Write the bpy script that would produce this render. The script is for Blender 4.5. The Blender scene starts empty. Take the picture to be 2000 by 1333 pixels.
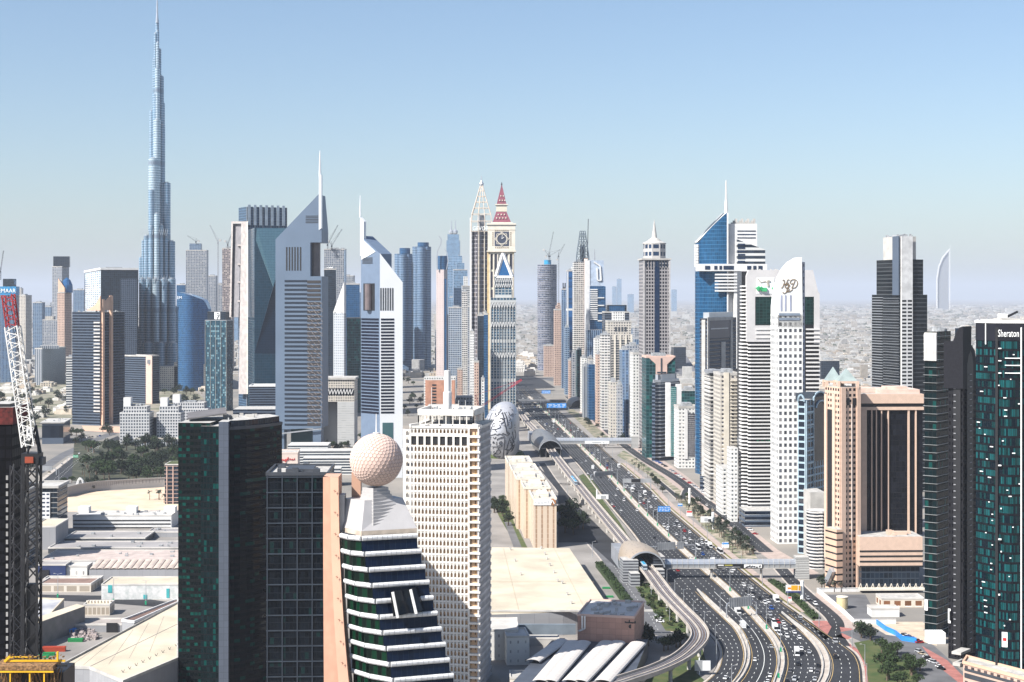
import bpy, math, random
from math import sin, cos, pi, radians, sqrt, floor, atan2, hypot
from mathutils import Vector, Matrix
random.seed(7)
S = bpy.context.scene
# ---------------------------------------------------------------- camera, sky, sun, exposure
H = 190.0; F = 3000.0; YH = 578.0          # eye height, focal length and horizon row in the 2000 px photograph
cd = bpy.data.cameras.new('camera'); cam = bpy.data.objects.new('camera', cd); S.collection.objects.link(cam)
cam.location = (0, 0, H); cam.rotation_euler = (radians(90), 0, 0)
cd.sensor_width = 36; cd.lens = 36 * F / 2000; cd.shift_y = -(666.5 - YH) / 2000
cd.clip_start = 1; cd.clip_end = 250000
S.camera = cam
SUN_EL = 43; SUN_AZ = 54                    # sun behind the camera and to its side
W = bpy.data.worlds.new('World'); S.world = W; W.use_nodes = True
nt = W.node_tree; bg = nt.nodes['Background']; sky = nt.nodes.new('ShaderNodeTexSky')
sky.sky_type = 'NISHITA'; sky.sun_disc = False; sky.sun_elevation = radians(SUN_EL); sky.sun_rotation = radians(180 + SUN_AZ)
sky.altitude = 100; sky.air_density = 1.0; sky.dust_density = 1.2; sky.ozone_density = 3.2
nt.links.new(sky.outputs[0], bg.inputs[0]); bg.inputs[1].default_value = 0.084
sl = bpy.data.lights.new('sun', 'SUN'); sl.energy = 5.0; sl.angle = radians(0.5); sl.color = (1, 0.97, 0.92)
so = bpy.data.objects.new('sun', sl); S.collection.objects.link(so)
sd = Vector((-sin(radians(SUN_AZ)) * cos(radians(SUN_EL)), -cos(radians(SUN_AZ)) * cos(radians(SUN_EL)), sin(radians(SUN_EL))))
so.rotation_euler = sd.to_track_quat('Z', 'Y').to_euler(); so.location = (-300, -300, 900)
S.view_settings.view_transform = 'Standard'; S.view_settings.look = 'None'; S.view_settings.exposure = 0.86; S.view_settings.gamma = 1
S.cycles.max_bounces = 5; S.cycles.diffuse_bounces = 1; S.cycles.glossy_bounces = 2; S.cycles.transmission_bounces = 2
S.cycles.volume_bounces = 0; S.cycles.transparent_max_bounces = 4; S.cycles.use_denoising = True
S.cycles.caustics_reflective = False; S.cycles.caustics_refractive = False; S.cycles.sample_clamp_indirect = 4
try: S.cycles.denoising_prefilter = 'ACCURATE'
except Exception: pass

# ---------------------------------------------------------------- helpers: where a point of the photograph lies
def YB(py, z=0): return (H - z) * F / (py - YH)
def P(px, py, z=0):
    Y = YB(py, z); return ((px - 1000) * Y / F, Y, z)
def XZ(px, py, Y): return ((px - 1000) * Y / F, H - (py - YH) * Y / F)
def X_(px, Y): return (px - 1000) * Y / F
def Z_(py, Y): return H - (py - YH) * Y / F

COL = S.collection
class MB:
    def __init__(s): s.v = []; s.f = []; s.m = []; s.uv = []
    def face(s, pts, mi=0, uv=None):
        n = len(s.v); s.v += [tuple(p) for p in pts]; s.f.append(tuple(range(n, n + len(pts)))); s.m.append(mi)
        s.uv += list(uv) if uv else [(0, 0)] * len(pts)
        return s
    def hexa(s, b, t, mi=0):                      # 4 bottom points anticlockwise from above, 4 top points
        for i in range(4):
            j = (i + 1) % 4; s.face([b[i], b[j], t[j], t[i]], mi)
        s.face(t, mi); s.face(b[::-1], mi); return s
    def box(s, x0, x1, y0, y1, z0, z1, mi=0):
        b = [(x0, y0, z0), (x1, y0, z0), (x1, y1, z0), (x0, y1, z0)]
        return s.hexa(b, [(x, y, z1) for x, y, _ in b], mi)
    def prism(s, poly, z0, z1, mi=0, cw=4, ch=4, top=None, smooth=False, zt=None, per=False):
        """poly anticlockwise from above; walls carry window-cell coordinates"""
        n = len(poly); nv = max(1, round((z1 - z0) / ch)); acc = 0.0
        for i in range(n):
            a = poly[i]; b = poly[(i + 1) % n]; L = hypot(b[0] - a[0], b[1] - a[1])
            if per: u0 = acc / cw; u1 = (acc + L) / cw; acc += L
            else: u0 = 0; u1 = max(1, round(L / cw))
            za = zt[i] if zt else z1; zb = zt[(i + 1) % n] if zt else z1
            s.face([(a[0], a[1], z0), (b[0], b[1], z0), (b[0], b[1], zb), (a[0], a[1], za)], mi,
                   [(u0, 0), (u1, 0), (u1, nv * (zb - z0) / (z1 - z0)), (u0, nv * (za - z0) / (z1 - z0))])
        s.face([(p[0], p[1], zt[i] if zt else z1) for i, p in enumerate(poly)], mi if top is None else top)
        return s
    def ring(s, poly, z0, z1, out, mi=0):         # a thin slab standing proud of the wall
        return s.prism(grow(poly, out), z0, z1, mi, 1, 1).face([(p[0], p[1], z0) for p in grow(poly, out)][::-1], mi)
    def beam(s, p, q, w, mi=0, h=None):
        p = Vector(p); q = Vector(q); d = (q - p)
        if d.length < 1e-6: return s
        d.normalize(); up = Vector((0, 0, 1)) if abs(d.z) < .95 else Vector((0, 1, 0))
        a = d.cross(up).normalized() * w / 2; b = a.cross(d).normalized() * (h or w) / 2
        c = [p - a - b, p + a - b, p + a + b, p - a + b]; e = [x + (q - p) for x in c]
        for i in range(4):
            j = (i + 1) % 4; s.face([c[i], c[j], e[j], e[i]], mi)
        s.face(c[::-1], mi); s.face(e, mi); return s
    def lathe(s, c, prof, n=16, mi=0, sx=1, sy=1, a0=0, a1=2 * pi, cu=1, cap=True):
        """prof: list of (radius, z); c centre (x,y)"""
        full = abs(a1 - a0 - 2 * pi) < 1e-6; v = 0.0
        for k in range(len(prof) - 1):
            (r0, z0), (r1, z1) = prof[k], prof[k + 1]; dv = 1
            for i in range(n):
                t0 = a0 + (a1 - a0) * i / n; t1 = a0 + (a1 - a0) * (i + 1) / n
                q = [(c[0] + r0 * cos(t0) * sx, c[1] + r0 * sin(t0) * sy, z0), (c[0] + r0 * cos(t1) * sx, c[1] + r0 * sin(t1) * sy, z0),
                     (c[0] + r1 * cos(t1) * sx, c[1] + r1 * sin(t1) * sy, z1), (c[0] + r1 * cos(t0) * sx, c[1] + r1 * sin(t0) * sy, z1)]
                uv = [(i * cu, z0), (i * cu + cu, z0), (i * cu + cu, z1), (i * cu, z1)]
                if r0 < 1e-6: q = q[1:]; uv = uv[1:]
                elif r1 < 1e-6: q = q[:3]; uv = uv[:3]
                s.face(q, mi, uv)
        if cap and full and prof[-1][0] > 1e-6:
            s.face([(c[0] + prof[-1][0] * cos(2 * pi * i / n) * sx, c[1] + prof[-1][0] * sin(2 * pi * i / n) * sy, prof[-1][1]) for i in range(n)], mi)
        return s
    def cyl(s, x, y, z0, z1, r, n=12, mi=0, r1=None): return s.lathe((x, y), [(r, z0), (r if r1 is None else r1, z1)], n, mi)
    def ribbon(s, A, B, z, mi=0, z2=None):        # sheet between two equally long lists of (x, y)
        for i in range(len(A) - 1):
            s.face([(A[i][0], A[i][1], z), (B[i][0], B[i][1], z), (B[i + 1][0], B[i + 1][1], z), (A[i + 1][0], A[i + 1][1], z)], mi)
        return s
    def build(s, name, mats, parent=None, smooth=False, kind=None, weld=False):
        me = bpy.data.meshes.new(name)
        o = (0, 0, 0)
        if parent is not None:
            o = parent.matrix_basis.translation if not parent.get('_c') else (0, 0, 0)
        off = Vector(o)
        if parent is not None and parent.parent is not None: off = off + parent.parent.matrix_basis.translation
        vs = [(x - off[0], y - off[1], z - off[2]) for x, y, z in s.v]
        me.from_pydata(vs, [], s.f)
        ul = me.uv_layers.new(name='UVMap')
        flat = []
        for a in s.uv: flat += a
        ul.data.foreach_set('uv', flat)
        if not isinstance(mats, (list, tuple)): mats = [mats]
        for m_ in mats: me.materials.append(m_)
        me.polygons.foreach_set('material_index', s.m)
        if weld or smooth:
            import bmesh
            bm = bmesh.new(); bm.from_mesh(me); bmesh.ops.remove_doubles(bm, verts=bm.verts, dist=1e-3); bm.to_mesh(me); bm.free()
        if smooth: me.polygons.foreach_set('use_smooth', [True] * len(me.polygons))
        me.update()
        ob = bpy.data.objects.new(name, me); COL.objects.link(ob)
        if parent is not None: ob.parent = parent
        if kind: ob['kind'] = kind
        return ob

def area2(poly): return sum(poly[i][0] * poly[(i + 1) % len(poly)][1] - poly[(i + 1) % len(poly)][0] * poly[i][1] for i in range(len(poly)))
def grow(poly, d):
    n = len(poly); out = []
    for i in range(n):
        a = Vector(poly[i - 1][:2]); b = Vector(poly[i][:2]); c = Vector(poly[(i + 1) % n][:2])
        e1 = (b - a).normalized(); e2 = (c - b).normalized()
        n1 = Vector((e1.y, -e1.x)); n2 = Vector((e2.y, -e2.x)); m_ = n1 + n2
        if m_.length < 1e-6: m_ = n1
        else: m_ = m_ / max(.35, (1 + n1.dot(n2)))
        out.append((b.x + m_.x * d, b.y + m_.y * d))
    return out
def E(name, label, cat, loc, group=None, rz=0):
    o = bpy.data.objects.new(name, None); COL.objects.link(o); o.location = loc; o.rotation_euler[2] = rz
    o.empty_display_size = 1
    o['label'] = label; o['category'] = cat
    if group: o['group'] = group
    return o
def tag(o, label, cat, group=None):
    o['label'] = label; o['category'] = cat
    if group: o['group'] = group
    return o
def origin(o, loc):                              # put a single-mesh thing's origin at its base
    o.data.transform(Matrix.Translation(-Vector(loc))); o.location = loc; return o

# ---------------------------------------------------------------- materials
MATS = {}
def _mat(name):
    m_ = bpy.data.materials.new(name); m_.use_nodes = True; MATS[name] = m_
    return m_, m_.node_tree, m_.node_tree.nodes, m_.node_tree.links, m_.node_tree.nodes['Principled BSDF']
def c4(c): return (c[0], c[1], c[2], 1) if isinstance(c, (tuple, list)) else (c, c, c, 1)
def sc(c, k): c = c4(c); return (min(c[0] * k, 1), min(c[1] * k, 1), min(c[2] * k, 1))
def plain(name, col, r=.75, met=0, amt=.15, scale=.15, spec=.5, col2=None, detail=4, bump=0):
    m_, t, N, L, b = _mat(name)
    tc = N.new('ShaderNodeTexCoord'); nz = N.new('ShaderNodeTexNoise'); nz.inputs['Scale'].default_value = scale; nz.inputs['Detail'].default_value = detail
    L.new(tc.outputs['Object'], nz.inputs['Vector'])
    cr = N.new('ShaderNodeValToRGB'); cr.color_ramp.elements[0].position = .35; cr.color_ramp.elements[1].position = .65
    cr.color_ramp.elements[0].color = c4(col2) if col2 else c4(sc(col, 1 - amt)); cr.color_ramp.elements[1].color = c4(sc(col, 1 + amt)) if not col2 else c4(col)
    L.new(nz.outputs['Fac'], cr.inputs[0]); L.new(cr.outputs[0], b.inputs['Base Color'])
    b.inputs['Roughness'].default_value = r; b.inputs['Metallic'].default_value = met; b.inputs['Specular IOR Level'].default_value = spec
    if bump:
        bp = N.new('ShaderNodeBump'); bp.inputs['Strength'].default_value = bump; bp.inputs['Distance'].default_value = 1
        L.new(nz.outputs['Fac'], bp.inputs['Height']); L.new(bp.outputs[0], b.inputs['Normal'])
    return m_
def mth(N, L, op, a, b=None):
    n = N.new('ShaderNodeMath'); n.operation = op
    for i, x in enumerate((a, b)):
        if x is None: continue
        if isinstance(x, (int, float)): n.inputs[i].default_value = x
        else: L.new(x, n.inputs[i])
    return n.outputs[0]
def mixc(N, L, f, a, b):
    n = N.new('ShaderNodeMix'); n.data_type = 'RGBA'
    for i, x in ((0, f), (6, a), (7, b)):
        if isinstance(x, (int, float)) and i == 0: n.inputs[0].default_value = x
        elif isinstance(x, (tuple, float, int)): n.inputs[i].default_value = c4(x)
        else: L.new(x, n.inputs[i])
    return n.outputs[2]
def fac(name, wall, glass, u=(.15, .85), v=(.3, .85), alt=None, altp=.12, gr=.15, gm=0, wr=.7, wm=0, var=.45, mech=None, mcol=.2, bump=.5, gspec=.28):
    m_, t, N, L, b = _mat(name)
    uv = N.new('ShaderNodeUVMap'); sp = N.new('ShaderNodeSeparateXYZ'); L.new(uv.outputs[0], sp.inputs[0])
    x, y = sp.outputs[0], sp.outputs[1]
    fx = mth(N, L, 'FRACT', x); fy = mth(N, L, 'FRACT', y); k = None
    def mul(k, s_): return s_ if k is None else mth(N, L, 'MULTIPLY', k, s_)
    if u[0] > 0: k = mul(k, mth(N, L, 'GREATER_THAN', fx, u[0]))
    if u[1] < 1: k = mul(k, mth(N, L, 'LESS_THAN', fx, u[1]))
    if v[0] > 0: k = mul(k, mth(N, L, 'GREATER_THAN', fy, v[0]))
    if v[1] < 1: k = mul(k, mth(N, L, 'LESS_THAN', fy, v[1]))
    cb = N.new('ShaderNodeCombineXYZ'); L.new(mth(N, L, 'FLOOR', x), cb.inputs[0]); L.new(mth(N, L, 'FLOOR', y), cb.inputs[1])
    wn = N.new('ShaderNodeTexWhiteNoise'); wn.noise_dimensions = '3D'; L.new(cb.outputs[0], wn.inputs['Vector'])
    g = mixc(N, L, wn.outputs['Value'], sc(glass, 1 - var), sc(glass, 1 + var))
    if alt is not None:
        ws = N.new('ShaderNodeSeparateColor'); L.new(wn.outputs['Color'], ws.inputs[0])
        g = mixc(N, L, mth(N, L, 'GREATER_THAN', ws.outputs[1], 1 - altp), g, alt)
    tc = N.new('ShaderNodeTexCoord'); nz = N.new('ShaderNodeTexNoise'); nz.inputs['Scale'].default_value = .04; nz.inputs['Detail'].default_value = 6
    L.new(tc.outputs['Object'], nz.inputs['Vector'])
    w = mixc(N, L, nz.outputs['Fac'], sc(wall, .82), sc(wall, 1.12))
    col = mixc(N, L, k, w, g) if k is not None else g
    if mech:
        mk = mth(N, L, 'LESS_THAN', mth(N, L, 'FRACT', mth(N, L, 'DIVIDE', mth(N, L, 'ADD', y, .01), mech[0])), mech[1] / mech[0])
        col = mixc(N, L, mk, col, mcol)
        if k is not None: k = mth(N, L, 'MULTIPLY', k, mth(N, L, 'SUBTRACT', 1, mk))
    L.new(col, b.inputs['Base Color'])
    if k is not None:
        r = mth(N, L, 'ADD', mth(N, L, 'MULTIPLY', k, gr - wr), wr); L.new(r, b.inputs['Roughness'])
        if gm or wm: L.new(mth(N, L, 'ADD', mth(N, L, 'MULTIPLY', k, gm - wm), wm), b.inputs['Metallic'])
        if bump:
            bp = N.new('ShaderNodeBump'); bp.inputs['Strength'].default_value = bump; bp.inputs['Distance'].default_value = .4; bp.invert = True
            L.new(k, bp.inputs['Height']); L.new(bp.outputs[0], b.inputs['Normal'])
    else: b.inputs['Roughness'].default_value = gr; b.inputs['Metallic'].default_value = gm
    b.inputs['Specular IOR Level'].default_value = gspec
    return m_

white = plain('white_render', (.68, .67, .65), .6, amt=.07)
cream = plain('cream_render', (.66, .60, .50), .7, amt=.08)
concrete = plain('pale_concrete', (.44, .42, .39), .8)
grey = plain('grey_cladding', (.24, .25, .27), .6)
dgrey = plain('dark_grey_cladding', (.045, .05, .06), .5)
black = plain('black_metal', (.012, .012, .014), .5)
steel = plain('brushed_steel', (.5, .52, .55), .35, .6, amt=.05)
peach = plain('peach_stone', (.62, .40, .28), .7, amt=.07)
pinkst = plain('pink_stone', (.60, .42, .35), .7, amt=.07)
roofm = plain('roof_gravel', (.42, .40, .37), .9, amt=.2, scale=.3)
roofw = plain('white_roof_sheet', (.54, .51, .47), .8, amt=.18, scale=.08, detail=9)
roofc = plain('cream_roof_membrane', (.52, .45, .34), .85, amt=.14, scale=.05, detail=9)
roofg = plain('grey_roof_sheet', (.30, .28, .27), .7, amt=.12, scale=.05)
glassd = plain('dark_glass', (.008, .011, .017), .08, 0, amt=.3, spec=.25)
glassb = plain('blue_glass', (.02, .10, .24), .12, .25, amt=.15, scale=.02)
glasst = plain('teal_glass', (.005, .06, .065), .1, .1, amt=.4, scale=.2)
red = plain('red_paint', (.55, .02, .02), .5)
yellow = plain('yellow_paint', (.60, .30, .01), .5)
blue = plain('blue_sign_paint', (.02, .22, .62), .5)
green = plain('green_paint', (.01, .30, .14), .5)
orange = plain('orange_paint', (.70, .22, .02), .6)
maroon = plain('maroon_tiles', (.19, .045, .07), .6)
gold = plain('champagne_shell', (.50, .40, .30), .35, .35, amt=.08, scale=.4)
asphalt = plain('asphalt', (.020, .021, .025), .85, amt=.4, scale=.03, detail=8)
asphalt2 = plain('worn_asphalt', (.11, .11, .115), .9, amt=.2, scale=.08, detail=8)
paint = plain('road_paint', (.70, .70, .66), .8, amt=.05)
kerbm = plain('kerb_concrete', (.42, .37, .32), .85, amt=.15)
pinkpave = plain('pink_paving', (.38, .30, .26), .9, amt=.12, scale=.2)
redpave = plain('red_paving', (.33, .13, .11), .9, amt=.15, scale=.2)
grass = plain('grass', (.035, .065, .012), .95, col2=(.085, .09, .028), scale=.12, detail=8)
hedgem = plain('hedge_leaves', (.03, .07, .012), .95, col2=(.012, .03, .008), scale=.8, bump=1)
sand = plain('desert_ground', (.27, .24, .205), .95, col2=(.17, .16, .145), scale=.012, detail=10)
concg = plain('concrete_yard', (.24, .22, .20), .9, amt=.2, scale=.03, detail=8)
plant_m = plain('roof_machinery', (.30, .31, .32), .6, amt=.3, scale=.6)
# ================================================================ ground, roads, markings
def cr(p0, p1, p2, p3, t):
    return .5 * ((2 * p1) + (-p0 + p2) * t + (2 * p0 - 5 * p1 + 4 * p2 - p3) * t * t + (-p0 + 3 * p1 - 3 * p2 + p3) * t ** 3)
def smoothp(pts, n=6):
    out = []; q = [tuple(2 * a - b for a, b in zip(pts[0], pts[1]))] + list(pts) + [tuple(2 * a - b for a, b in zip(pts[-1], pts[-2]))]
    for i in range(1, len(q) - 2):
        for k in range(n): out.append(tuple(cr(q[i - 1][j], q[i][j], q[i + 1][j], q[i + 2][j], k / n) for j in range(len(q[0]))))
    out.append(tuple(pts[-1])); return out
def hermite(tab, y):
    t = sorted(tab)
    if y <= t[0][0]: a, b = t[0], t[1]; return a[1] + (y - a[0]) * (b[1] - a[1]) / (b[0] - a[0])
    if y >= t[-1][0]: a, b = t[-2], t[-1]; return b[1] + (y - b[0]) * (b[1] - a[1]) / (b[0] - a[0])
    for i in range(len(t) - 1):
        if t[i][0] <= y <= t[i + 1][0]: break
    (y0, x0), (y1, x1) = t[i], t[i + 1]; h = y1 - y0; d = (x1 - x0) / h
    m0 = (x1 - t[i - 1][1]) / (y1 - t[i - 1][0]) if i > 0 else d
    m1 = (t[i + 2][1] - x0) / (t[i + 2][0] - y0) if i + 2 < len(t) else d
    s_ = (y - y0) / h
    return (2 * s_ ** 3 - 3 * s_ ** 2 + 1) * x0 + (s_ ** 3 - 2 * s_ ** 2 + s_) * h * m0 + (-2 * s_ ** 3 + 3 * s_ ** 2) * x1 + (s_ ** 3 - s_ ** 2) * h * m1
EDGE = dict(
 M=[(1380, 1495), (1345, 1514), (1332, 1518), (1310, 1525), (1293, 1527), (1272, 1524), (1246, 1510.5), (1215, 1484), (1193, 1464), (1167, 1438), (1145, 1414), (1125, 1391), (1074, 1333), (1000, 1256), (918, 1180), (877, 1139), (842, 1105), (800, 1060), (760, 1017), (735, 992)],
 L=[(1380, 1330), (1345, 1362), (1331, 1378), (1315, 1396), (1297, 1405), (1273, 1408), (1252, 1399), (1225, 1374), (1199, 1352), (1150, 1312), (1100, 1276), (1046, 1239), (994, 1196), (967, 1174), (911, 1131), (887, 1108), (827, 1051), (790, 1012), (760, 985), (735, 962)],
 S=[(1380, 1402), (1345, 1429), (1333, 1438), (1322, 1447), (1300, 1458), (1277, 1460.5), (1255, 1455), (1229, 1441), (1210, 1422), (1194, 1405), (1169, 1378), (1152, 1361)],
 R=[(1380, 1684), (1328, 1682.5), (1300, 1679.5), (1279, 1670), (1267, 1656), (1243, 1622), (1221, 1589), (1198, 1556), (1170, 1517), (1150, 1491), (1087, 1414), (1032, 1349.5), (984, 1294), (954, 1265), (915, 1220), (900, 1202), (868, 1166), (829, 1122), (800, 1088), (760, 1045), (735, 1019)],
 T=[(1380, 1590), (1345, 1600), (1333, 1606), (1320, 1612), (1297, 1614), (1279, 1609), (1259, 1597), (1235, 1573), (1215, 1548), (1197, 1526)])
def ex(n, y): return hermite(EDGE[n], y)
def mpx(y): return (y - YH) / H                         # photograph pixels per metre on the ground
def eline(n, ys, off=0.0):                              # world points of an edge shifted sideways by metres
    return [P(ex(n, y) + (off(y) if callable(off) else off) * mpx(y), y)[:2] for y in ys]
def yrange(a, b):
    out = []; y = a
    while y > b: out.append(y); y -= max(1.2, (y - YH) ** 2 / 570000 * 9)
    out.append(b); return out
g = MB(); R_ = 45000
g.face([(-R_, -6000, 0), (R_, -6000, 0), (R_, 90000, 0), (-R_, 90000, 0)])
g.build('ground', sand, kind='structure')
Y_ALL = yrange(1372, 738)
g = MB().ribbon(eline('L', Y_ALL, -1.2), eline('R', Y_ALL, .6), .03); g.build('highway', asphalt, kind='structure')
def patch(name, mat, px, z=.02):
    MB().face([P(x, y)[:2] + (z,) for x, y in px][::1]).build(name, mat, kind='structure')
ZP = [0.006]
def pat(name, mat, px):
    ZP[0] += .004
    pts = [P(x, y)[:2] for x, y in px]
    if area2(pts) < 0: pts = pts[::-1]
    MB().face([(x, y, ZP[0]) for x, y in pts]).build(name, mat, kind='structure')
def pathpts(px, z=0): return [P(x, y, z)[:2] for x, y in px]
def offs(pts, d):
    out = []
    for i in range(len(pts)):
        a = Vector(pts[max(i - 1, 0)][:2]); b = Vector(pts[min(i + 1, len(pts) - 1)][:2]); t = (b - a).normalized()
        out.append((pts[i][0] + t.y * d, pts[i][1] - t.x * d))
    return out
def road(name, px, w, mat=asphalt, n=6, kerb=True, z=None, dash=None):
    pts = smoothp(pathpts(px), n); z = z or .03
    if kerb: MB().ribbon(offs(pts, -w / 2 - 1.2), offs(pts, w / 2 + 1.2), z - .012).build('kerb', kerbm, kind='structure')
    MB().ribbon(offs(pts, -w / 2), offs(pts, w / 2), z).build(name, mat, kind='structure')
    if dash:
        d = MB()
        for o in dash: dashes(d, offs(pts, o), z + .012, 2.5, 6)
        d.build('lane_markings', paint, kind='structure')
    return pts
def dashes(mb, pts, z, on=3.2, off=6.3, w=.28, ph=0):
    acc = ph; per = on + off
    for i in range(len(pts) - 1):
        a = Vector(pts[i][:2]); b = Vector(pts[i + 1][:2]); L = (b - a).length
        if L < 1e-6: continue
        t = (b - a) / L; nrm = Vector((t.y, -t.x)) * w / 2; s_ = 0
        while s_ < L:
            p = (acc + s_) % per
            if p < on: e = min(L, s_ + on - p); q = [a + t * s_ - nrm, a + t * s_ + nrm, a + t * e + nrm, a + t * e - nrm]; mb.face([(v.x, v.y, z) for v in q]); s_ = e + 1e-4
            else: s_ += per - p + 1e-4
        acc = (acc + L) % per
def lane(a, ao, b, bo, f, ys):                          # line a fraction f of the way across a carriageway
    out = []
    for y in ys:
        xa = ex(a, y) + ao * mpx(y); xb = ex(b, y) + bo * mpx(y); out.append(P(xa + (xb - xa) * f, y)[:2])
    return out
# carriageways: name, left edge, offset, right edge, offset, lanes, near y, far y
CW = [('curved outer carriageway beside the metro', 'L', .8, 'S', -2.2, 4, 1372, 1156), ('carriageway between the two kerbed medians', 'S', 2.2, 'M', -2.6, 4, 1372, 1156),
      ('outbound carriageway beside the metro', 'L', .8, 'M', -3.0, 6, 1152, 742), ('inbound carriageway beside the main median', 'M', 3.2, 'T', -2.4, 5, 1372, 1200),
      ('slip road carriageway beside the red pavement', 'T', 3.4, 'R', -.8, 3, 1372, 1200), ('inbound carriageway beside the main median', 'M', 3.2, 'R', -.8, 7, 1196, 742)]
mk = MB()
for (nm, a, ao, b, bo, n, y0, y1) in CW:
    ys = yrange(y0, y1)
    for k in range(1, n):
        ln = lane(a, ao, b, bo, k / n, ys)
        if nm.startswith('carriageway between') and k == 2: dashes(mk, ln, .045, 1e6, 0, .3)
        else: dashes(mk, ln, .045, w=.26)
mk.build('lane_markings', paint, kind='structure')
ye = MB()
for (nm, a, ao, b, bo, n, y0, y1) in CW:
    ys = yrange(y0, y1)
    for f in (.004, .996): dashes(ye, lane(a, ao, b, bo, f, ys), .045, 1e6, 0, .25)
ye.build('edge_lines', plain('faded_yellow_paint', (.55, .38, .16), .8), kind='structure')
# medians: raised concrete strips with low barrier walls
def strip(name, label, n, hw, y0, y1, wall=True, cat='median'):
    ys = yrange(y0, y1); A = eline(n, ys, lambda y: -hw(y)); B = eline(n, ys, lambda y: hw(y))
    m_ = MB(); sweep2(m_, A, B, 0, .25, 0)
    c0 = A[0]; r = E(name, label, cat, (c0[0], c0[1], 0)); m_.build('raised_kerb', [kerbm], r)
    if wall:
        w1 = MB(); sweep2(w1, eline(n, ys, lambda y: -hw(y) * .62 - .2), eline(n, ys, lambda y: -hw(y) * .62 + .2), .252, 1.05)
        w1.build('barrier_wall', [concrete], r)
        w1 = MB(); sweep2(w1, eline(n, ys, lambda y: hw(y) * .62 - .2), eline(n, ys, lambda y: hw(y) * .62 + .2), .252, 1.05)
        w1.build('barrier_wall', [concrete], r)
    return r
def sweep2(m_, A, B, z0, z1, mi=0):
    m_.ribbon(A, B, z1, mi)
    for i in range(len(A) - 1):
        for Q, s_ in ((A, 1), (B, -1)):
            p, q = Q[i], Q[i + 1]; f = [(p[0], p[1], z0), (p[0], p[1], z1), (q[0], q[1], z1), (q[0], q[1], z0)]
            m_.face(f if s_ > 0 else f[::-1], mi)
strip('highway_median', 'long pale concrete central median carrying the tall double lamp posts', 'M', lambda y: 2.4 if y < 1200 else 2.1, 1370, 775)
strip('highway_median', 'pale curving kerbed divider that begins just below the near footbridge', 'S', lambda y: max(.3, min(1.7, (y - 1152) / 12)), 1370, 1153)
strip('highway_median', 'widening pale divider with a rubble bed, along the inbound slip road', 'T', lambda y: max(.3, min(2.6, (y - 1196) / 22)), 1370, 1198)
strip('road_verge', 'narrow pale kerb between the metro side verge and the outbound lanes', 'L', lambda y: .7, 1370, 800, False, 'verge')
# roadside strips
def side(name, mat, o0, o1, y0, y1, z, n='R'):
    ys = yrange(y0, y1); MB().ribbon(eline(n, ys, o0), eline(n, ys, o1), z).build(name, mat, kind='structure')
side('pavement', kerbm, .6, 2.4, 1240, 905, .034); side('pavement', pinkpave, 3.6, 9, 1196, 905, .030)
side('grass', plain('dry_hedge_strip', (.13, .12, .02), .9, amt=.3, scale=.6), 2.4, 3.9, 1196, 905, .038)
side('pavement', kerbm, .6, 2.0, 1372, 1240, .034); side('pavement', redpave, 2, 4.6, 1372, 1243, .030)
pat('pavement', concg, [(985, 800), (1120, 800), (1700, 1240), (1700, 1372), (1000, 1372), (860, 1100)])
pat('garden', plain('garden_bed', (.045, .08, .02), .95, col2=(.40, .33, .26), scale=.09), [(1218, 880), (1300, 935), (1380, 998), (1470, 1075), (1480, 1092), (1440, 1092), (1380, 1035), (1320, 975), (1262, 925), (1205, 890)])
pat('garden', plain('far_garden_bed', (.035, .06, .02), .95, col2=(.35, .29, .22), scale=.09), [(1120, 800), (1175, 838), (1200, 868), (1175, 868), (1130, 824), (1100, 797)])
pat('pavement', pinkpave, [(1150, 800), (1210, 840), (1340, 930), (1520, 1075), (1600, 1120), (1560, 1130), (1480, 1078), (1300, 935), (1190, 855), (1130, 805)])
pat('grass', grass, [(1500, 1140), (1520, 1137), (1560, 1160), (1596, 1205), (1590, 1214), (1560, 1190), (1512, 1150)])
pat('pavement', pinkpave, [(1460, 1125), (1480, 1130), (1600, 1232), (1625, 1245), (1610, 1250), (1560, 1195)])
pat('pavement', pinkpave, [(1600, 1150), (1640, 1190), (1690, 1225), (1680, 1245), (1650, 1240), (1640, 1215), (1590, 1165)])
pat('pavement', redpave, [(1640, 1225), (1664, 1228), (1672, 1242), (1655, 1250), (1645, 1243)])
pat('pavement', redpave, [(1585, 1213), (1615, 1213), (1624, 1225), (1616, 1240), (1592, 1222)])
pat('car_park', asphalt2, [(1640, 1235), (1700, 1225), (1800, 1240), (1900, 1330), (1900, 1370), (1760, 1370), (1700, 1262)])
pat('pavement', plain('sandy_paving', (.50, .40, .30), .9), [(1690, 1215), (1820, 1215), (1830, 1262), (1790, 1250), (1730, 1240)])
pat('pavement', redpave, [(1800, 1262), (1850, 1290), (1900, 1340), (1880, 1340), (1830, 1300)])
pat('grass', grass, [(1668, 1256), (1700, 1250), (1740, 1275), (1790, 1310), (1800, 1372), (1700, 1372), (1692, 1300)])
pat('grass', grass, [(1130, 930), (1140, 926), (1210, 1020), (1236, 1062), (1226, 1066), (1165, 985)])
pat('grass', grass, [(1135, 932), (1150, 928), (1172, 958), (1160, 958)])
pat('grass', grass, [(1238, 1143), (1262, 1140), (1300, 1180), (1340, 1215), (1350, 1238), (1300, 1232), (1270, 1185)])
pat('grass', grass, [(1240, 1325), (1370, 1262), (1378, 1290), (1360, 1315), (1380, 1333), (1240, 1372)])
pat('car_park', asphalt, [(1040, 900), (1140, 1000), (1225, 1085), (1205, 1110), (1150, 1060), (1090, 1060), (1090, 960)])
road('service_road', [(1108, 775), (1140, 800), (1185, 840), (1222, 872), (1262, 900), (1322, 936), (1375, 978), (1420, 1011), (1465, 1051), (1497, 1079)], 11, dash=(0,))
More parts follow.
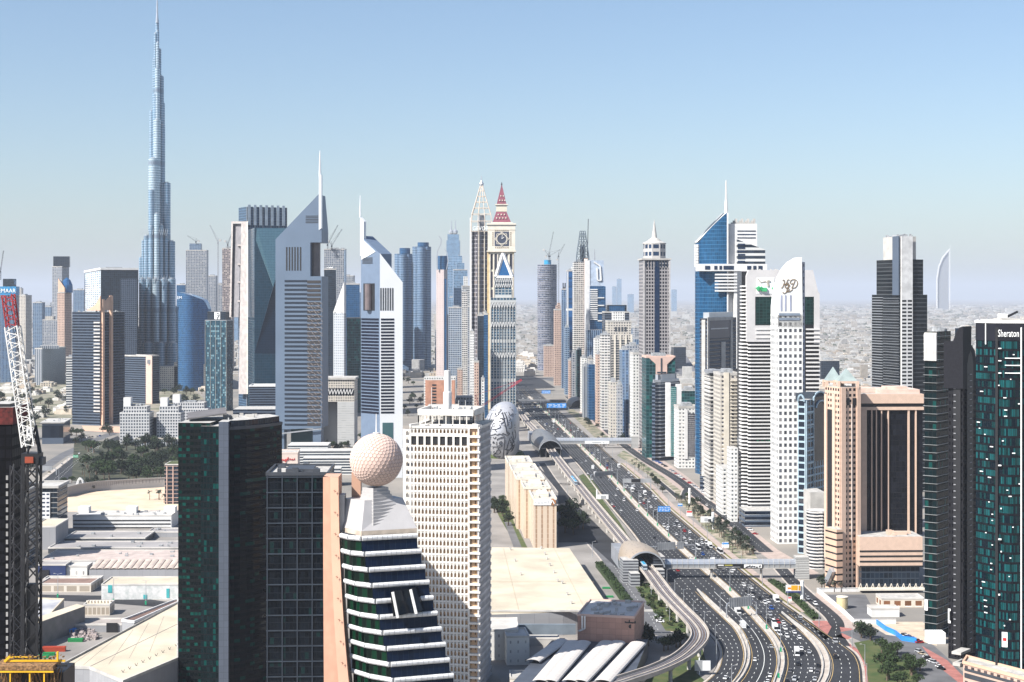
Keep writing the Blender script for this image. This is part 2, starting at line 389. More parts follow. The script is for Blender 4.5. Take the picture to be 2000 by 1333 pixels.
road('service_road', [(1520, 1105), (1552, 1140), (1575, 1162), (1605, 1187), (1627, 1207), (1634, 1222), (1632, 1240), (1645, 1262)], 9, z=.036, dash=(0,))
road('service_road', [(1280, 935), (1310, 960), (1330, 975), (1340, 957), (1352, 955)], 5, z=.038)
road('service_road', [(1640, 1246), (1680, 1238), (1730, 1252), (1790, 1290), (1850, 1335), (1880, 1365)], 9, z=.036)
road('side_street', [(1100, 975), (1120, 1005), (1160, 1058), (1190, 1092), (1215, 1130), (1240, 1165), (1268, 1200), (1290, 1235), (1330, 1243), (1362, 1240)], 12, asphalt2, z=.036, dash=(0,))
road('side_street', [(1058, 905), (1085, 945), (1120, 985), (1142, 980), (1126, 950), (1092, 945)], 7, z=.034)
side('pavement', redpave, -16, -12, 1060, 920, .030, 'L')
# streets on the far side of the exhibition halls
pat('avenue', asphalt, [(76, 945), (135, 898), (190, 868), (230, 852), (236, 858), (215, 870), (160, 912), (122, 948)])
pat('avenue', asphalt2, [(70, 915), (120, 885), (200, 850), (232, 838), (236, 845), (190, 862), (130, 892), (76, 930)])
pat('median_strip', kerbm, [(80, 942), (138, 897), (195, 867), (192, 866), (132, 896), (74, 940)])
mk = MB()
for o in (.33, .6): dashes(mk, [P(a + (b - a) * o, c)[:2] for a, b, c in ((92, 124, 940), (135, 158, 905), (190, 205, 870))], .2, 4, 8, .5)
mk.build('lane_markings', paint, kind='structure')
pat('park_floor', plain('park_floor', (.012, .018, .008), .95, col2=(.07, .07, .04), scale=.08), [(145, 862), (350, 862), (350, 945), (140, 940)])
pat('grass', plain('scrub_ground', (.10, .11, .06), .95, col2=(.30, .26, .20), scale=.03), [(0, 735), (345, 735), (400, 780), (240, 822), (120, 830), (0, 850)])
pat('excavated_sand', plain('pale_sand', (.60, .46, .33), .95, amt=.12, scale=.05), [(125, 965), (350, 950), (350, 1012), (100, 1000)])
pat('forecourt', peach, [(160, 832), (243, 834), (236, 846), (165, 842)])
pat('yard', concg, [(60, 1000), (350, 1000), (350, 1372), (0, 1372), (0, 1000)])
pat('grass', grass, [(960, 975), (990, 975), (1000, 1010), (1030, 1070), (1010, 1070), (975, 1010)])
pat('street', asphalt2, [(985, 1020), (998, 1020), (1020, 1072), (1004, 1072)])
pat('highway', asphalt, [(985, 762), (1085, 758), (1060, 742), (1040, 735), (1005, 735), (970, 742)])
road('far_road', [(800, 742), (870, 745), (950, 742), (1040, 738), (1120, 748), (1200, 742)], 30, asphalt2, kerb=False, z=.05)
road('far_road', [(600, 690), (760, 718), (900, 722), (1010, 716), (1100, 700), (1300, 690)], 24, asphalt2, kerb=False, z=.05)
# ================================================================ metro viaduct
TR = [(980, 772), (1008, 796), (1028, 822), (1052, 848), (1092, 900), (1143.5, 965), (1200, 1034), (1245, 1089), (1270, 1118), (1300, 1158), (1330, 1190), (1350, 1210), (1364, 1228), (1367, 1243), (1357, 1260), (1330, 1283), (1285, 1305), (1225, 1325), (1195, 1334), (1120, 1352), (1040, 1370)]
DZ = 9.6
TRK = smoothp([P(x, y, DZ)[:2] for x, y in TR], 8)
def seg(mb, o0, o1, z0, z1, pts=TRK, mi=0):
    A, B = offs(pts, o0), offs(pts, o1); sweep2(mb, A, B, z0, z1, mi)
    mb.ribbon(B, A, z0, mi)
vd = E('metro_viaduct', 'long pale concrete viaduct carrying metro tracks, curving beside the highway', 'viaduct', (TRK[8][0], TRK[8][1], 0))
m_ = MB(); seg(m_, -4.6, 4.6, DZ - 1.0, DZ - .3); seg(m_, -2.6, 2.6, DZ - 2.4, DZ - 1.002); m_.build('deck', concrete, vd)
m_ = MB(); seg(m_, -4.9, -4.3, DZ - .9, DZ + .9); m_.build('parapet', kerbm, vd)
m_ = MB(); seg(m_, 4.3, 4.9, DZ - .9, DZ + .9); m_.build('parapet', kerbm, vd)
m_ = MB(); seg(m_, -.35, .35, DZ - .29, DZ + .1); m_.build('walkway', kerbm, vd)
bal = plain('track_slab', (.11, .08, .07), .9)
for c in (-2.2, 2.2):
    m_ = MB(); seg(m_, c - 1.5, c + 1.5, DZ - .28, DZ - .2); m_.build('track_slab', bal, vd)
    for r_ in (-.72, .72):
        m_ = MB(); seg(m_, c + r_ - .14, c + r_ + .14, DZ - .19, DZ); m_.build('rail', steel, vd)
acc = 0
for i in range(1, len(TRK)):
    a, b = TRK[i - 1], TRK[i]; acc += hypot(b[0] - a[0], b[1] - a[1])
    if acc > 27:
        acc = 0
        if 4 < i < len(TRK) - 1:
            m_ = MB(); m_.lathe((b[0], b[1]), [(1.05, 0), (.95, DZ - 4.2), (2.3, DZ - 2.42)], 12); m_.build('pier', concrete, vd)
# ---------------------------------------------------------------- trains
def along(px, py, z):
    q = Vector(P(px, py, z)[:2]); i = min(range(len(TRK)), key=lambda k: (Vector(TRK[k]) - q).length); return i
trb = plain('train_silver', (.55, .62, .68), .3, .3); trd = plain('train_window', (.01, .03, .06), .1); trl = plain('train_blue', (.04, .30, .50), .4)
def train(label, px, py, n, off):
    i0 = along(px, py, DZ); pts = TRK; s_ = [0]
    for k in range(i0, 0, -1): s_.append(s_[-1] + hypot(pts[k][0] - pts[k - 1][0], pts[k][1] - pts[k - 1][1]))
    def at(d):
        for k in range(len(s_) - 1):
            if s_[k + 1] >= d:
                f = (d - s_[k]) / (s_[k + 1] - s_[k]); a, b = pts[i0 - k], pts[i0 - k - 1]
                t = (Vector(b) - Vector(a)).normalized(); return Vector(a).lerp(Vector(b), f) + Vector((t.y, -t.x)) * -off, t
        return Vector(pts[0]), Vector((0, 1))
    p0, t0 = at(0); r = E('metro_train', label, 'train', (p0.x, p0.y, DZ))
    for c in range(n):
        a, t = at(c * 15.5 + .2); b, _ = at(c * 15.5 + 15.1); d = (b - a).normalized(); nrm = Vector((d.y, -d.x)) * 1.35
        def sec(z0, z1, w, mi, mb, e0=0, e1=0):
            a2 = a - d * e0; b2 = b + d * e1
            q = [a2 - nrm * w, a2 + nrm * w, b2 + nrm * w, b2 - nrm * w]
            mb.hexa([(v.x, v.y, z0) for v in q], [(v.x, v.y, z1) for v in q], mi)
        m_ = MB(); sec(DZ + .25, DZ + 1.4, 1, 0, m_); sec(DZ + 2.62, DZ + 3.45, .96, 0, m_); cr_ = m_.build('carriage', [trb], r)
        m_ = MB(); sec(DZ + 1.41, DZ + 2.6, .97, 0, m_, -.1, -.1); m_.build('window_band', [trd], cr_)
        m_ = MB(); q = [a + d * 3 - nrm * .6, a + d * 3 + nrm * .6, a + d * 12 + nrm * .6, a + d * 12 - nrm * .6]
        m_.hexa([(v.x, v.y, DZ + 3.46) for v in q], [(v.x, v.y, DZ + 3.8) for v in q]); m_.build('roof_unit', [trl], cr_)
train('silver and blue metro train running on the viaduct above the lawns', 1134, 945, 3, 2.2)
train('blue metro train just leaving the golden shell station', 1262, 1114, 3, 2.2)
# ---------------------------------------------------------------- shell stations
stdot = fac('shell_panels', (.46, .37, .28), (.12, .08, .05), (.3, .7), (.35, .75), alt=(.46, .37, .28), altp=.88, gr=.4, wr=.35, wm=.35, bump=0)
shin = plain('station_glass', (.02, .05, .06), .15)
def station(label, i0, i1, w, h, mat=stdot, bx=True):
    pts = TRK[i0:i1 + 1][::-1]; n = len(pts); r = E('metro_station', label, 'metro station', (pts[0][0], pts[0][1], 0))
    rows = []
    for k in range(n):
        t = k / (n - 1); s_ = max(.1, sin(pi * (.30 + .66 * t))) ** .7
        a = Vector(pts[max(k - 1, 0)]); b = Vector(pts[min(k + 1, n - 1)]); d = (b - a).normalized(); nr = Vector((d.y, -d.x)); c = Vector(pts[k])
        row = []
        for j in range(25):
            an = -.28 + (pi + .56) * j / 24
            row.append((c.x + nr.x * cos(an) * w * s_, c.y + nr.y * cos(an) * w * s_, DZ - 3 + 3 * (1 - s_) + max(sin(an), -.27) * h * s_))
        rows.append(row)
    def shell(off, mi, mb, j0, j1):
        for k in range(n - 1):
            for j in range(j0, j1):
                f = [rows[k][j], rows[k][j + 1], rows[k + 1][j + 1], rows[k + 1][j]]
                mb.face(f, mi, [(k * 3, j * 2), (k * 3, j * 2 + 2), (k * 3 + 3, j * 2 + 2), (k * 3 + 3, j * 2)])
    m_ = MB(); shell(0, 0, m_, 3, 21); m_.build('roof_shell', [mat], r, smooth=True)
    m_ = MB(); shell(0, 0, m_, 0, 3); shell(0, 0, m_, 21, 24); m_.build('side_glazing', [shin], r, smooth=True)
    m_ = MB()
    for k in (0,):
        for j in range(3, 21):
            a, b = Vector(rows[k][j]), Vector(rows[k][j + 1]); m_.beam(a, b, .9, 0)
    m_.build('mouth_rim', [steel], r)
    m_ = MB(); A = offs(pts, -w * .78), offs(pts, -5.2); sweep2(m_, A[0], A[1], 0, DZ + 1.2); A = offs(pts, 5.2), offs(pts, w * .78); sweep2(m_, A[0], A[1], 0, DZ + 1.2); m_.build('platform', [grey], r)
    return r, pts
ia = along(1262, 1108, DZ); ib = along(1224, 1062, DZ)
ia = along(1262, 1108, DZ); ib = along(1224, 1062, DZ)
st1, sp1 = station('big domed metro station with golden shell beside the near footbridge', min(ia, ib), max(ia, ib), 14.8, 14.5)
shg = fac('shell_grey_panels', (.22, .22, .22), (.10, .10, .10), (.3, .7), (.35, .75), gr=.4, wr=.4, wm=.3, bump=0)
ia = along(1076, 879, DZ); ib = along(1046, 842, DZ)
st2, sp2 = station('grey domed metro station at the far footbridge, below the oval museum', min(ia, ib), max(ia, ib), 15.5, 15, shg)
# entrance blocks at the near station
louv = fac('louvre_cladding', (.33, .34, .35), (.06, .06, .07), (0, 1), (.35, .8), gr=.4, bump=.3)
def block(parent, name, x0, x1, yb, d, z0, z1, mat, th=0, ch=2, cw=3, top=None):
    Y = YB(yb); X0, X1 = X_(x0, Y), X_(x1, Y)
    p = [(X0, Y), (X1, Y), (X1 - sin(th) * d, Y + cos(th) * d), (X0 - sin(th) * d, Y + cos(th) * d)]
    return MB().prism(p, z0, z1, 0, cw, ch, 1).build(name, [mat, top or roofm], parent)
r = st1
for (x0, x1, yb, d, z0, z1, nm) in ((1217, 1247, 1139, 14, 0, 15, 'stair_tower'), (1232, 1250, 1146, 9, 0, 8.5, 'plant_room'), (1276, 1299, 1133, 16, 0, 15.5, 'stair_tower'), (1281, 1298, 1140, 8, 0, 9, 'plant_room')):
    block(r, nm, x0, x1, yb, d, z0, z1, louv, .1)
def footbridge(label, x0, x1, ybase, ztop, zbot, tw, ad=None, px_p=()):
    Y = YB(ybase); X0, X1 = X_(x0, Y), X_(x1, Y); zm = zbot + (ztop - zbot) * .42; D = 5.5
    r = E('footbridge', label, 'footbridge', (X0, Y, 0))
    MB().box(X0, X1, Y, Y + D, zbot - .6, zbot).build('deck', [concrete], r)
    MB().box(X0, X1, Y + .15, Y + D - .15, zbot + .003, zm - .003).build('glazed_side', [bridge_glass], r)
    m_ = MB(); n = 6
    prof = [(Y + D / 2 - cos(a) * D / 2 * 1.08, zm + sin(a) * (ztop - zm)) for a in [pi * i / n for i in range(n + 1)]]
    for i in range(n):
        (y0, z0), (y1, z1) = prof[i], prof[i + 1]; m_.face([(X0, y0, z0), (X1, y0, z0), (X1, y1, z1), (X0, y1, z1)])
    m_.face([(X0, p[0], p[1]) for p in prof]); m_.face([(X1, p[0], p[1]) for p in prof][::-1]); m_.face([(X0, prof[0][0], zm), (X0, prof[-1][0], zm), (X1, prof[-1][0], zm), (X1, prof[0][0], zm)])
    m_.build('vaulted_roof', [steel], r)
    x = X0 + 2; m_ = MB()
    while x < X1 - 1:
        for i in range(n - 2): (y0, z0), (y1, z1) = prof[i], prof[i + 1]; m_.beam((x, y0 - .1, z0), (x, y1 - .1, z1 + .1), .25, 0)
        m_.box(x - .15, x + .15, Y - .12, Y - .01, zbot, zm); x += 3.6
    m_.build('roof_ribs', [concrete], r)
    for px in px_p:
        x = X_(px, Y); MB().prism([(x + .9 * cos(a * pi / 4), Y + D / 2 + .9 * sin(a * pi / 4)) for a in range(8)], 0, zbot - .62).build('pier', [concrete], r)
    xt0, xt1 = X_(tw[0], Y), X_(tw[1], Y)
    MB().prism([(xt0, Y - 1.5), (xt1, Y - 1.5), (xt1, Y + D + 2), (xt0, Y + D + 2)], 0, ztop + 1.8, 0, 30, 1.6, 1).build('lift_tower', [louv2, roofm], r)
    if ad:
        a0, a1 = X_(ad[0], Y), X_(ad[1], Y)
        b = MB().box(a0, a1, Y - .55, Y - .25, zbot - .2, zm + .4).build('advert_panel', [ad[2]], r)
        if ad[3]: ad[3](a0, a1, Y - .56, zbot - .2, zm + .4, r)
    return r
bridge_glass = fac('bridge_glazing', (.28, .29, .30), (.03, .035, .045), (.08, .92), (.12, .9))
louv2 = fac('tower_louvres', (.36, .36, .35), (.20, .20, .20), (0, 1), (.0, .3), bump=.5)
FONTCACHE = {}
def text(s_, size, loc, mat, parent, rz=0, ex=.06, name='lettering', shear=0, squash=1, align='CENTER', space=1):
    cu = bpy.data.curves.new('t', 'FONT'); cu.body = s_; cu.size = size; cu.extrude = ex; cu.align_x = align; cu.align_y = 'CENTER'; cu.shear = shear; cu.resolution_u = 2; cu.space_character = space
    o = bpy.data.objects.new('t', cu); COL.objects.link(o); dg = bpy.context.evaluated_depsgraph_get()
    me = bpy.data.meshes.new_from_object(o.evaluated_get(dg)); bpy.data.objects.remove(o); bpy.data.curves.remove(cu)
    off = Vector((0, 0, 0)); p = parent
    while p is not None: off = off + p.matrix_basis.translation; p = p.parent
    me.transform(Matrix.Translation(Vector(loc) - off) @ Matrix.Rotation(rz, 4, 'Z') @ Matrix.Rotation(radians(90), 4, 'X') @ Matrix.Diagonal((squash, 1, 1, 1)))
    me.materials.clear(); me.materials.append(mat)
    o = bpy.data.objects.new(name, me); COL.objects.link(o); o.parent = parent; return o
wpaint = plain('white_lettering', (.85, .85, .83), .6, amt=.02)
signw = plain('grey_legend', (.35, .35, .35), .6)
def ad1(a0, a1, y, z0, z1, r):
    MB().box(a0 + (a1 - a0) * .6, a1 - .4, y - .08, y - .002, z0 + .3, z1 - .3).build('white_panel', [wpaint], r)
    w = a1 - a0; zc = (z0 + z1) / 2
    MB().box(a0 + w * .03, a0 + w * .16, y - .05, y - .002, zc + .3, zc + .9).build('white_legend', [wpaint], r); MB().box(a0 + w * .18, a0 + w * .35, y - .05, y - .002, zc + .35, zc + .85).build('gold_legend', [plain('gold_lettering', (.5, .45, .08), .6)], r); MB().box(a0 + w * .03, a0 + w * .52, y - .05, y - .002, zc - .9, zc - .5).build('white_legend', [signw], r)
    m_ = MB()
    for k, (u, w_, h_) in enumerate(((.63, .07, .5), (.71, .02, .9), (.74, .05, .7), (.80, .04, .5), (.86, .03, .3), (.92, .035, .8))):
        x = a0 + (a1 - a0) * u; m_.beam((x, y - .12, z0 + .6 + (k % 2) * .4), (x + (a1 - a0) * w_, y - .12, z0 + .6 + (z1 - z0 - 1.2) * h_), .55)
    m_.build('dark_brush_lettering', [black], r)
footbridge('covered footbridge with vaulted silver roof crossing the highway from the golden domed station', 1296, 1556, 1131, 12.9, 7.4, (1554, 1580), (1399, 1489, plain('black_advert', (.01, .01, .012), .5), ad1), (1391, 1488))
footbridge('covered footbridge over the highway at the grey domed station', 1086, 1236, 876, 13, 5.8, (1233, 1247), (1142, 1190, wpaint, lambda a0, a1, y, z0, z1, r: MB().box(a0 + (a1 - a0) * .3, a0 + (a1 - a0) * .68, y - .1, y - .01, (z0 + z1) / 2 - .35, (z0 + z1) / 2 + .35).box(a0 + (a1 - a0) * .74, a0 + (a1 - a0) * .8, y - .1, y - .01, (z0 + z1) / 2 - .3, (z0 + z1) / 2 + .3).build('small_print', [grey], r)), (1139, 1180))
# far flyover and its small dome
Y = YB(792); r = E('road_flyover', 'dark road flyover crossing the far highway with a small dome at its end', 'flyover', (X_(1008, Y), Y, 0))
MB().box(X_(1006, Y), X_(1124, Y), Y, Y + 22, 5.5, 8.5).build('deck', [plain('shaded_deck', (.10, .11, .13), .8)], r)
MB().box(X_(1006, Y), X_(1124, Y), Y - .5, Y - .01, 8, 10).build('parapet', [grey], r)
for px in (1015, 1040, 1066, 1092, 1116): x = X_(px, Y); MB().box(x - 1.5, x + 1.5, Y + 3, Y + 19, 0, 5.49).build('pier', [concrete], r)
def dome_station(label, px, py, w, l, h, mat, th=.3):
    Y = YB(py); x = X_(px, Y); r = E('metro_station', label, 'metro station', (x, Y, 0)); m_ = MB(); rows = []
    for k in range(9):
        t = k / 8; s_ = sin(pi * (.22 + .7 * t)) ** .7; yy = l * t
        rows.append([(x + cos(pi * j / 12) * w * s_ - sin(th) * yy, Y + cos(th) * yy, 1 + sin(pi * j / 12) * h * s_) for j in range(13)])
    for k in range(8):
        for j in range(12): m_.face([rows[k][j], rows[k + 1][j], rows[k + 1][j + 1], rows[k][j + 1]][::-1])
    m_.build('roof_shell', [mat], r, smooth=True); m_ = MB().face([(p[0], p[1] + .6, p[2]) for p in rows[0]][::-1]); m_.build('end_glazing', [glassd], r); return r
dome_station('small far metro station dome at the end of the road flyover', 1131, 797, 18, 80, 16, plain('brown_shell', (.30, .25, .20), .4, .2), .1)
# ---------------------------------------------------------------- sign gantries, signs, billboards
def gantry(label, xl, yl, xr, yr, h, sx0, sx1, sh, face_mat, fr=steel, back=False):
    a = Vector(P(xl, yl)); b = Vector(P(xr, yr)); r = E('sign_gantry', label, 'sign gantry', a)
    d = (b - a).normalized(); q = 2.2; pts = [a, a + Vector((0, 0, h - q)), a + d * q * .3 + Vector((0, 0, h - q * .3)), a + d * q + Vector((0, 0, h)), b - d * q + Vector((0, 0, h)), b - d * q * .3 + Vector((0, 0, h - q * .3)), b + Vector((0, 0, h - q)), b]
    m_ = MB()
    for i in range(7): m_.beam(pts[i], pts[i + 1], .7)
    m_.build('frame', [fr], r)
    L = (b - a).length; n = max(1, len(sx0))
    for k in range(len(sx0)):
        s0 = a + d * L * sx0[k]; s1 = a + d * L * sx1[k]; nr = Vector((d.y, -d.x, 0)) * .5
        z0, z1 = h - sh * .55, h + sh * .6
        m_ = MB().hexa([(s0 + nr + Vector((0, 0, z0)))[:], (s1 + nr + Vector((0, 0, z0)))[:], (s1 + nr * 1.5 + Vector((0, 0, z0)))[:], (s0 + nr * 1.5 + Vector((0, 0, z0)))[:]][::-1], [(s0 + nr + Vector((0, 0, z1)))[:], (s1 + nr + Vector((0, 0, z1)))[:], (s1 + nr * 1.5 + Vector((0, 0, z1)))[:], (s0 + nr * 1.5 + Vector((0, 0, z1)))[:]][::-1])
        m_.build('sign_panel', [face_mat], r)
        m_ = MB(); c = 0
        while c < (s1 - s0).length:
            p = s0 + d * c + nr * 1.7; m_.beam(p + Vector((0, 0, z0)), p + Vector((0, 0, z1)), .15); c += 1.6
        m_.build('stiffeners', [grey], r)
    return r
signback = plain('sign_back', (.36, .37, .38), .5, .2)
gantry('curved grey sign gantry over the outbound lanes, with one wide ribbed sign back', 1153.5, 943, 1205, 938, 8, [.14], [.84], 4, signback)
gantry('slim sign gantry with two ribbed sign backs, just above the near footbridge', 1266, 1096, 1359, 1091, 10, [.18, .60], [.56, .74], 4.6, signback)
gantry('rounded grey sign gantry over the lanes below the near footbridge', 1419, 1208, 1477, 1203, 9, [.08], [.84], 5, signback)
gantry('wide grey sign gantry over the avenue beyond the exhibition halls', 80, 928, 110, 928, 7, [.05], [.75], 4, signback)
r = E('message_sign', 'straight grey message board on two posts over the inbound lanes', 'message sign', P(1219, 957))
Y = YB(957); a0, a1 = X_(1216, Y), X_(1272, Y)
for px in (1218, 1271): x = X_(px, Y); MB().box(x - .45, x + .45, Y - .4, Y + .4, 0, 7.2).build('post', [steel], r)
MB().box(a0, a1, Y - .8, Y - .41, 7, 11).build('board', [signback], r); MB().box(a0 + (a1 - a0) * .3, a0 + (a1 - a0) * .62, Y - .9, Y - .81, 7.3, 10.7).build('dark_screen', [black], r)
def armsign(label, px, py, x0, x1, y0, y1, mat, txt=None, nm='overhead_sign', cat='road sign'):
    Y = YB(py); r = E(nm, label, cat, P(px, py)); x = X_(px, Y); zt = Z_((y0 + y1) / 2, Y)
    b0, b1 = X_(x0, Y), X_(x1, Y); m_ = MB(); c = [(x, Y, 0), (x, Y, zt * .75), (x + (b0 - x) * .25, Y, zt * .93), ((b0 + b1) / 2, Y, zt)]
    for i in range(3): m_.beam(c[i], c[i + 1], .55)
    m_.build('curved_post', [steel], r); z0, z1 = Z_(y1, Y), Z_(y0, Y)
    MB().box(b0, b1, Y - .6, Y - .35, z0, z1).build('panel', [mat], r)
    m_ = MB()
    for k in range(3):
        for j in range(4):
            u = b0 + (b1 - b0) * (.08 + .23 * j + .03 * (k % 2)); m_.box(u, u + (b1 - b0) * (.11 + .04 * ((j + k) % 3)), Y - .66, Y - .601, z0 + (z1 - z0) * (.16 + .27 * k), z0 + (z1 - z0) * (.24 + .27 * k))
    m_.build('white_legend', [wpaint], r)
    return r
armsign('blue overhead direction sign on a curved post at the median, above the parted slip lane', 1276, 1012, 1285, 1309, 989, 1000, blue)
armsign('long blue direction sign over the far lanes just in front of the dark flyover', 1110, 804, 1068, 1106, 788, 797, blue)
armsign('small blue direction sign over the highway beyond the dark flyover', 1078, 776, 1058, 1075, 763, 769, blue)
armsign('green direction sign on a white curved post above the avenue beside the park', 131, 904, 143, 153, 889, 894, green)
def billboard(label, px, py, ztp, x0=None, x1=None, y0=None, y1=None, mats=(), w=1.1):
    Y = YB(py); x = X_(px, Y); zt = Z_(ztp, Y); r = E('billboard', label, 'billboard', (x, Y, 0))
    MB().cyl(x, Y, 0, zt, w, 10).build('pole', [wpaint], r)
    if x0:
        b0, b1, z0, z1 = X_(x0, Y), X_(x1, Y), Z_(y1, Y), Z_(y0, Y)
        MB().box(b0, b1, Y - 1.9, Y - 1.2, z0, z1).build('panel', [mats[0]], r)
        for k, (u0, u1, v0, v1, mt) in enumerate(mats[1]): MB().box(b0 + (b1 - b0) * u0, b0 + (b1 - b0) * u1, Y - 1.95 - .02 * k, Y - 1.901, z0 + (z1 - z0) * v0, z0 + (z1 - z0) * v1).build('printed_area', [mt], r)
    return r
billboard('plain white pole beside the long garden, with its board seen edge-on', 1347, 985, 954)
billboard('grey and white billboard on a white pole in the middle of the long garden', 1392.5, 1034, 1001, 1368, 1391, 1009, 1020, (wpaint, ((.3, .6, .15, .75, signback), (.62, .9, .1, .6, dgrey))))
billboard('yellow billboard with a dark blue foot on a tall white pole beside the hedge', 1566.5, 1176, 1135, 1534, 1563, 1142, 1157, (wpaint, ((.35, .8, .3, .97, yellow), (.0, 1, .0, .22, plain('navy_print', (.01, .02, .12), .6)), (.1, .33, .45, .7, orange), (.84, .97, .3, .95, yellow))))
billboard('white back-to-back billboard on a pole beside the metro viaduct', 1166, 975, 957, 1167, 1188, 966, 976, (wpaint, ((.3, .8, .1, .8, signback),)), .8)
billboard('large white billboard seen from its ribbed back, on the lawn inside the curve', 1366, 1318, 1285, 1356, 1387, 1289, 1309, (signback, ((.5, .98, .05, .95, wpaint),)), .3)
for (lb, x0, x1, y0, y1, yb, m1, m2) in (('small blue board in the upper end of the long garden', 1324, 1333, 984, 989, 993, blue, wpaint), ('white board with a red head, standing in the garden', 1341, 1352, 998, 1008, 1012, wpaint, red),
        ('blue headed white board near the lower end of the long garden', 1410, 1424, 1060, 1070, 1074, wpaint, blue), ('small white and red board standing on the hedge beside the slip road', 1539, 1546, 1166, 1175, 1180, wpaint, red)):
    Y = YB(yb); r = E('advert_board', lb, 'advertising board', (X_(x0, Y), Y, 0)); b0, b1, z0, z1 = X_(x0, Y), X_(x1, Y), Z_(y1, Y), Z_(y0, Y)
    MB().box(b0, b1, Y, Y + .3, z0, z1).build('panel', [m1], r); MB().box(b0 + .2, b1 - .2, Y - .05, Y - .003, z0 + (z1 - z0) * .62, z1 - .2).build('printed_head', [m2], r)
    for u in (.2, .8): x = b0 + (b1 - b0) * u; MB().box(x - .15, x + .15, Y + .05, Y + .25, 0, z0 - .001).build('leg', [steel], r)
# ================================================================ building helpers
def R3(xL, xM, xR, Y, th):
    """rectangle with its near corner on column xM at distance Y, seen faces ending at columns xL and xR; th turns it (degrees)"""
    t = radians(th); Cx = X_(xM, Y); kL = xL - 1000; kR = xR - 1000
    a = (Cx * F - kL * Y) / (F * cos(t) + kL * sin(t)); b = (kR * Y - Cx * F) / (F * sin(t) - kR * cos(t))
    L = (Cx - a * cos(t), Y + a * sin(t)); R = (Cx + b * sin(t), Y + b * cos(t)); D = (L[0] + R[0] - Cx, L[1] + R[1] - Y)
    return [(Cx, Y), R, D, L]
def RC(x0, x1, Y, d, th=0):
    """front face between two columns at distance Y, d metres deep, turned th degrees"""
    t = radians(th); a = X_(x0, Y); w = (x1 - x0) / F * Y / max(.3, cos(t)); 
    p = (a, Y); q = (a + w * cos(t), Y + w * sin(t)); return [p, q, (q[0] - d * sin(t), q[1] + d * cos(t)), (p[0] - d * sin(t), p[1] + d * cos(t))]
def inset(poly, k):
    cx = sum(p[0] for p in poly) / len(poly); cy = sum(p[1] for p in poly) / len(poly)
    return [(cx + (p[0] - cx) * k, cy + (p[1] - cy) * k) for p in poly]
def oct_(poly, c):
    out = []
    n = len(poly)
    for i in range(n):
        a, b, d = Vector(poly[i - 1]), Vector(poly[i]), Vector(poly[(i + 1) % n])
        out += [tuple(b + (a - b).normalized() * c), tuple(b + (d - b).normalized() * c)]
    return out
class Face:
    def __init__(s, p, q):
        s.p = Vector(p[:2]); s.q = Vector(q[:2]); s.t = (s.q - s.p).normalized(); s.n = Vector((s.t.y, -s.t.x)); s.L = (s.q - s.p).length
    def u(s, px, off=0):
        d = Vector(((px - 1000) / F, 1)); o = s.p + s.n * off; k = o.dot(s.n) / d.dot(s.n); return (d * k - s.p).dot(s.t), k
    def pt(s, px, py, off=0):
        u, k = s.u(px, off); v = s.p + s.t * u + s.n * off; return (v.x, v.y, H - (py - YH) * k / F)
    def at(s, u, z, off=0): v = s.p + s.t * u + s.n * off; return (v.x, v.y, z)
    def slab(s, mb, u0, u1, z0, z1, o0, o1, mi=0):
        return mb.hexa([s.at(u0, z0, o1), s.at(u1, z0, o1), s.at(u1, z0, o0), s.at(u0, z0, o0)], [s.at(u0, z1, o1), s.at(u1, z1, o1), s.at(u1, z1, o0), s.at(u0, z1, o0)], mi)
    def rect(s, mb, x0, x1, y0, y1, o0, o1, mi=0):
        u0, k0 = s.u(x0); u1, k1 = s.u(x1); k = (k0 + k1) / 2
        return s.slab(mb, u0, u1, Z_(y1, k), Z_(y0, k), o0, o1, mi)
    def grid(s, x0, x1, y0, y1, nx, ny, o, mat, parent, name='window_field'):
        u0, k0 = s.u(x0); u1, k1 = s.u(x1); k = (k0 + k1) / 2; z0, z1 = Z_(y1, k), Z_(y0, k)
        m_ = MB(); s.slab(m_, u0, u1, z0, z1, .01, o - .01)
        m_.face([s.at(u0, z0, o), s.at(u1, z0, o), s.at(u1, z1, o), s.at(u0, z1, o)], 0, [(0, 0), (nx, 0), (nx, ny), (0, ny)])
        return m_.build(name, [mat], parent)
    def bands(s, x0, x1, y0, y1, n, frac, o0, o1, mat, parent, name='floor_band'):
        u0, k0 = s.u(x0); u1, k1 = s.u(x1); k = (k0 + k1) / 2; z0, z1 = Z_(y1, k), Z_(y0, k); h = (z1 - z0) / n; m_ = MB()
        for i in range(n): s.slab(m_, u0, u1, z0 + i * h, z0 + i * h + h * frac, o0, o1)
        return m_.build(name, [mat], parent)
    def cols(s, x0, x1, y0, y1, n, w, o0, o1, mat, parent, name='vertical_fins'):
        u0, k0 = s.u(x0); u1, k1 = s.u(x1); k = (k0 + k1) / 2; z0, z1 = Z_(y1, k), Z_(y0, k); m_ = MB()
        for i in range(n): c = u0 + (u1 - u0) * (i / (n - 1) if n > 1 else .5); s.slab(m_, c - w / 2, c + w / 2, z0, z1, o0, o1)
        return m_.build(name, [mat], parent)
    def strokes(s, mb, lines, w, off=.1, mi=0):
        for ln in lines:
            for a, b in zip(ln, ln[1:]): mb.beam(s.pt(a[0], a[1], off), s.pt(b[0], b[1], off), w, mi)
def B(name, label, poly, zt, mat, cw=3.5, ch=3.7, z0=0, top=None, group=None, cat='building', tops=None, part='facade'):
    if area2(poly) < 0: poly = poly[::-1]
    r = E(name, label, cat, (sum(p[0] for p in poly) / len(poly), sum(p[1] for p in poly) / len(poly), 0), group)
    MB().prism(poly, z0, zt, 0, cw, ch, 1, zt=tops).build(part, [mat, top or roofm], r); return r
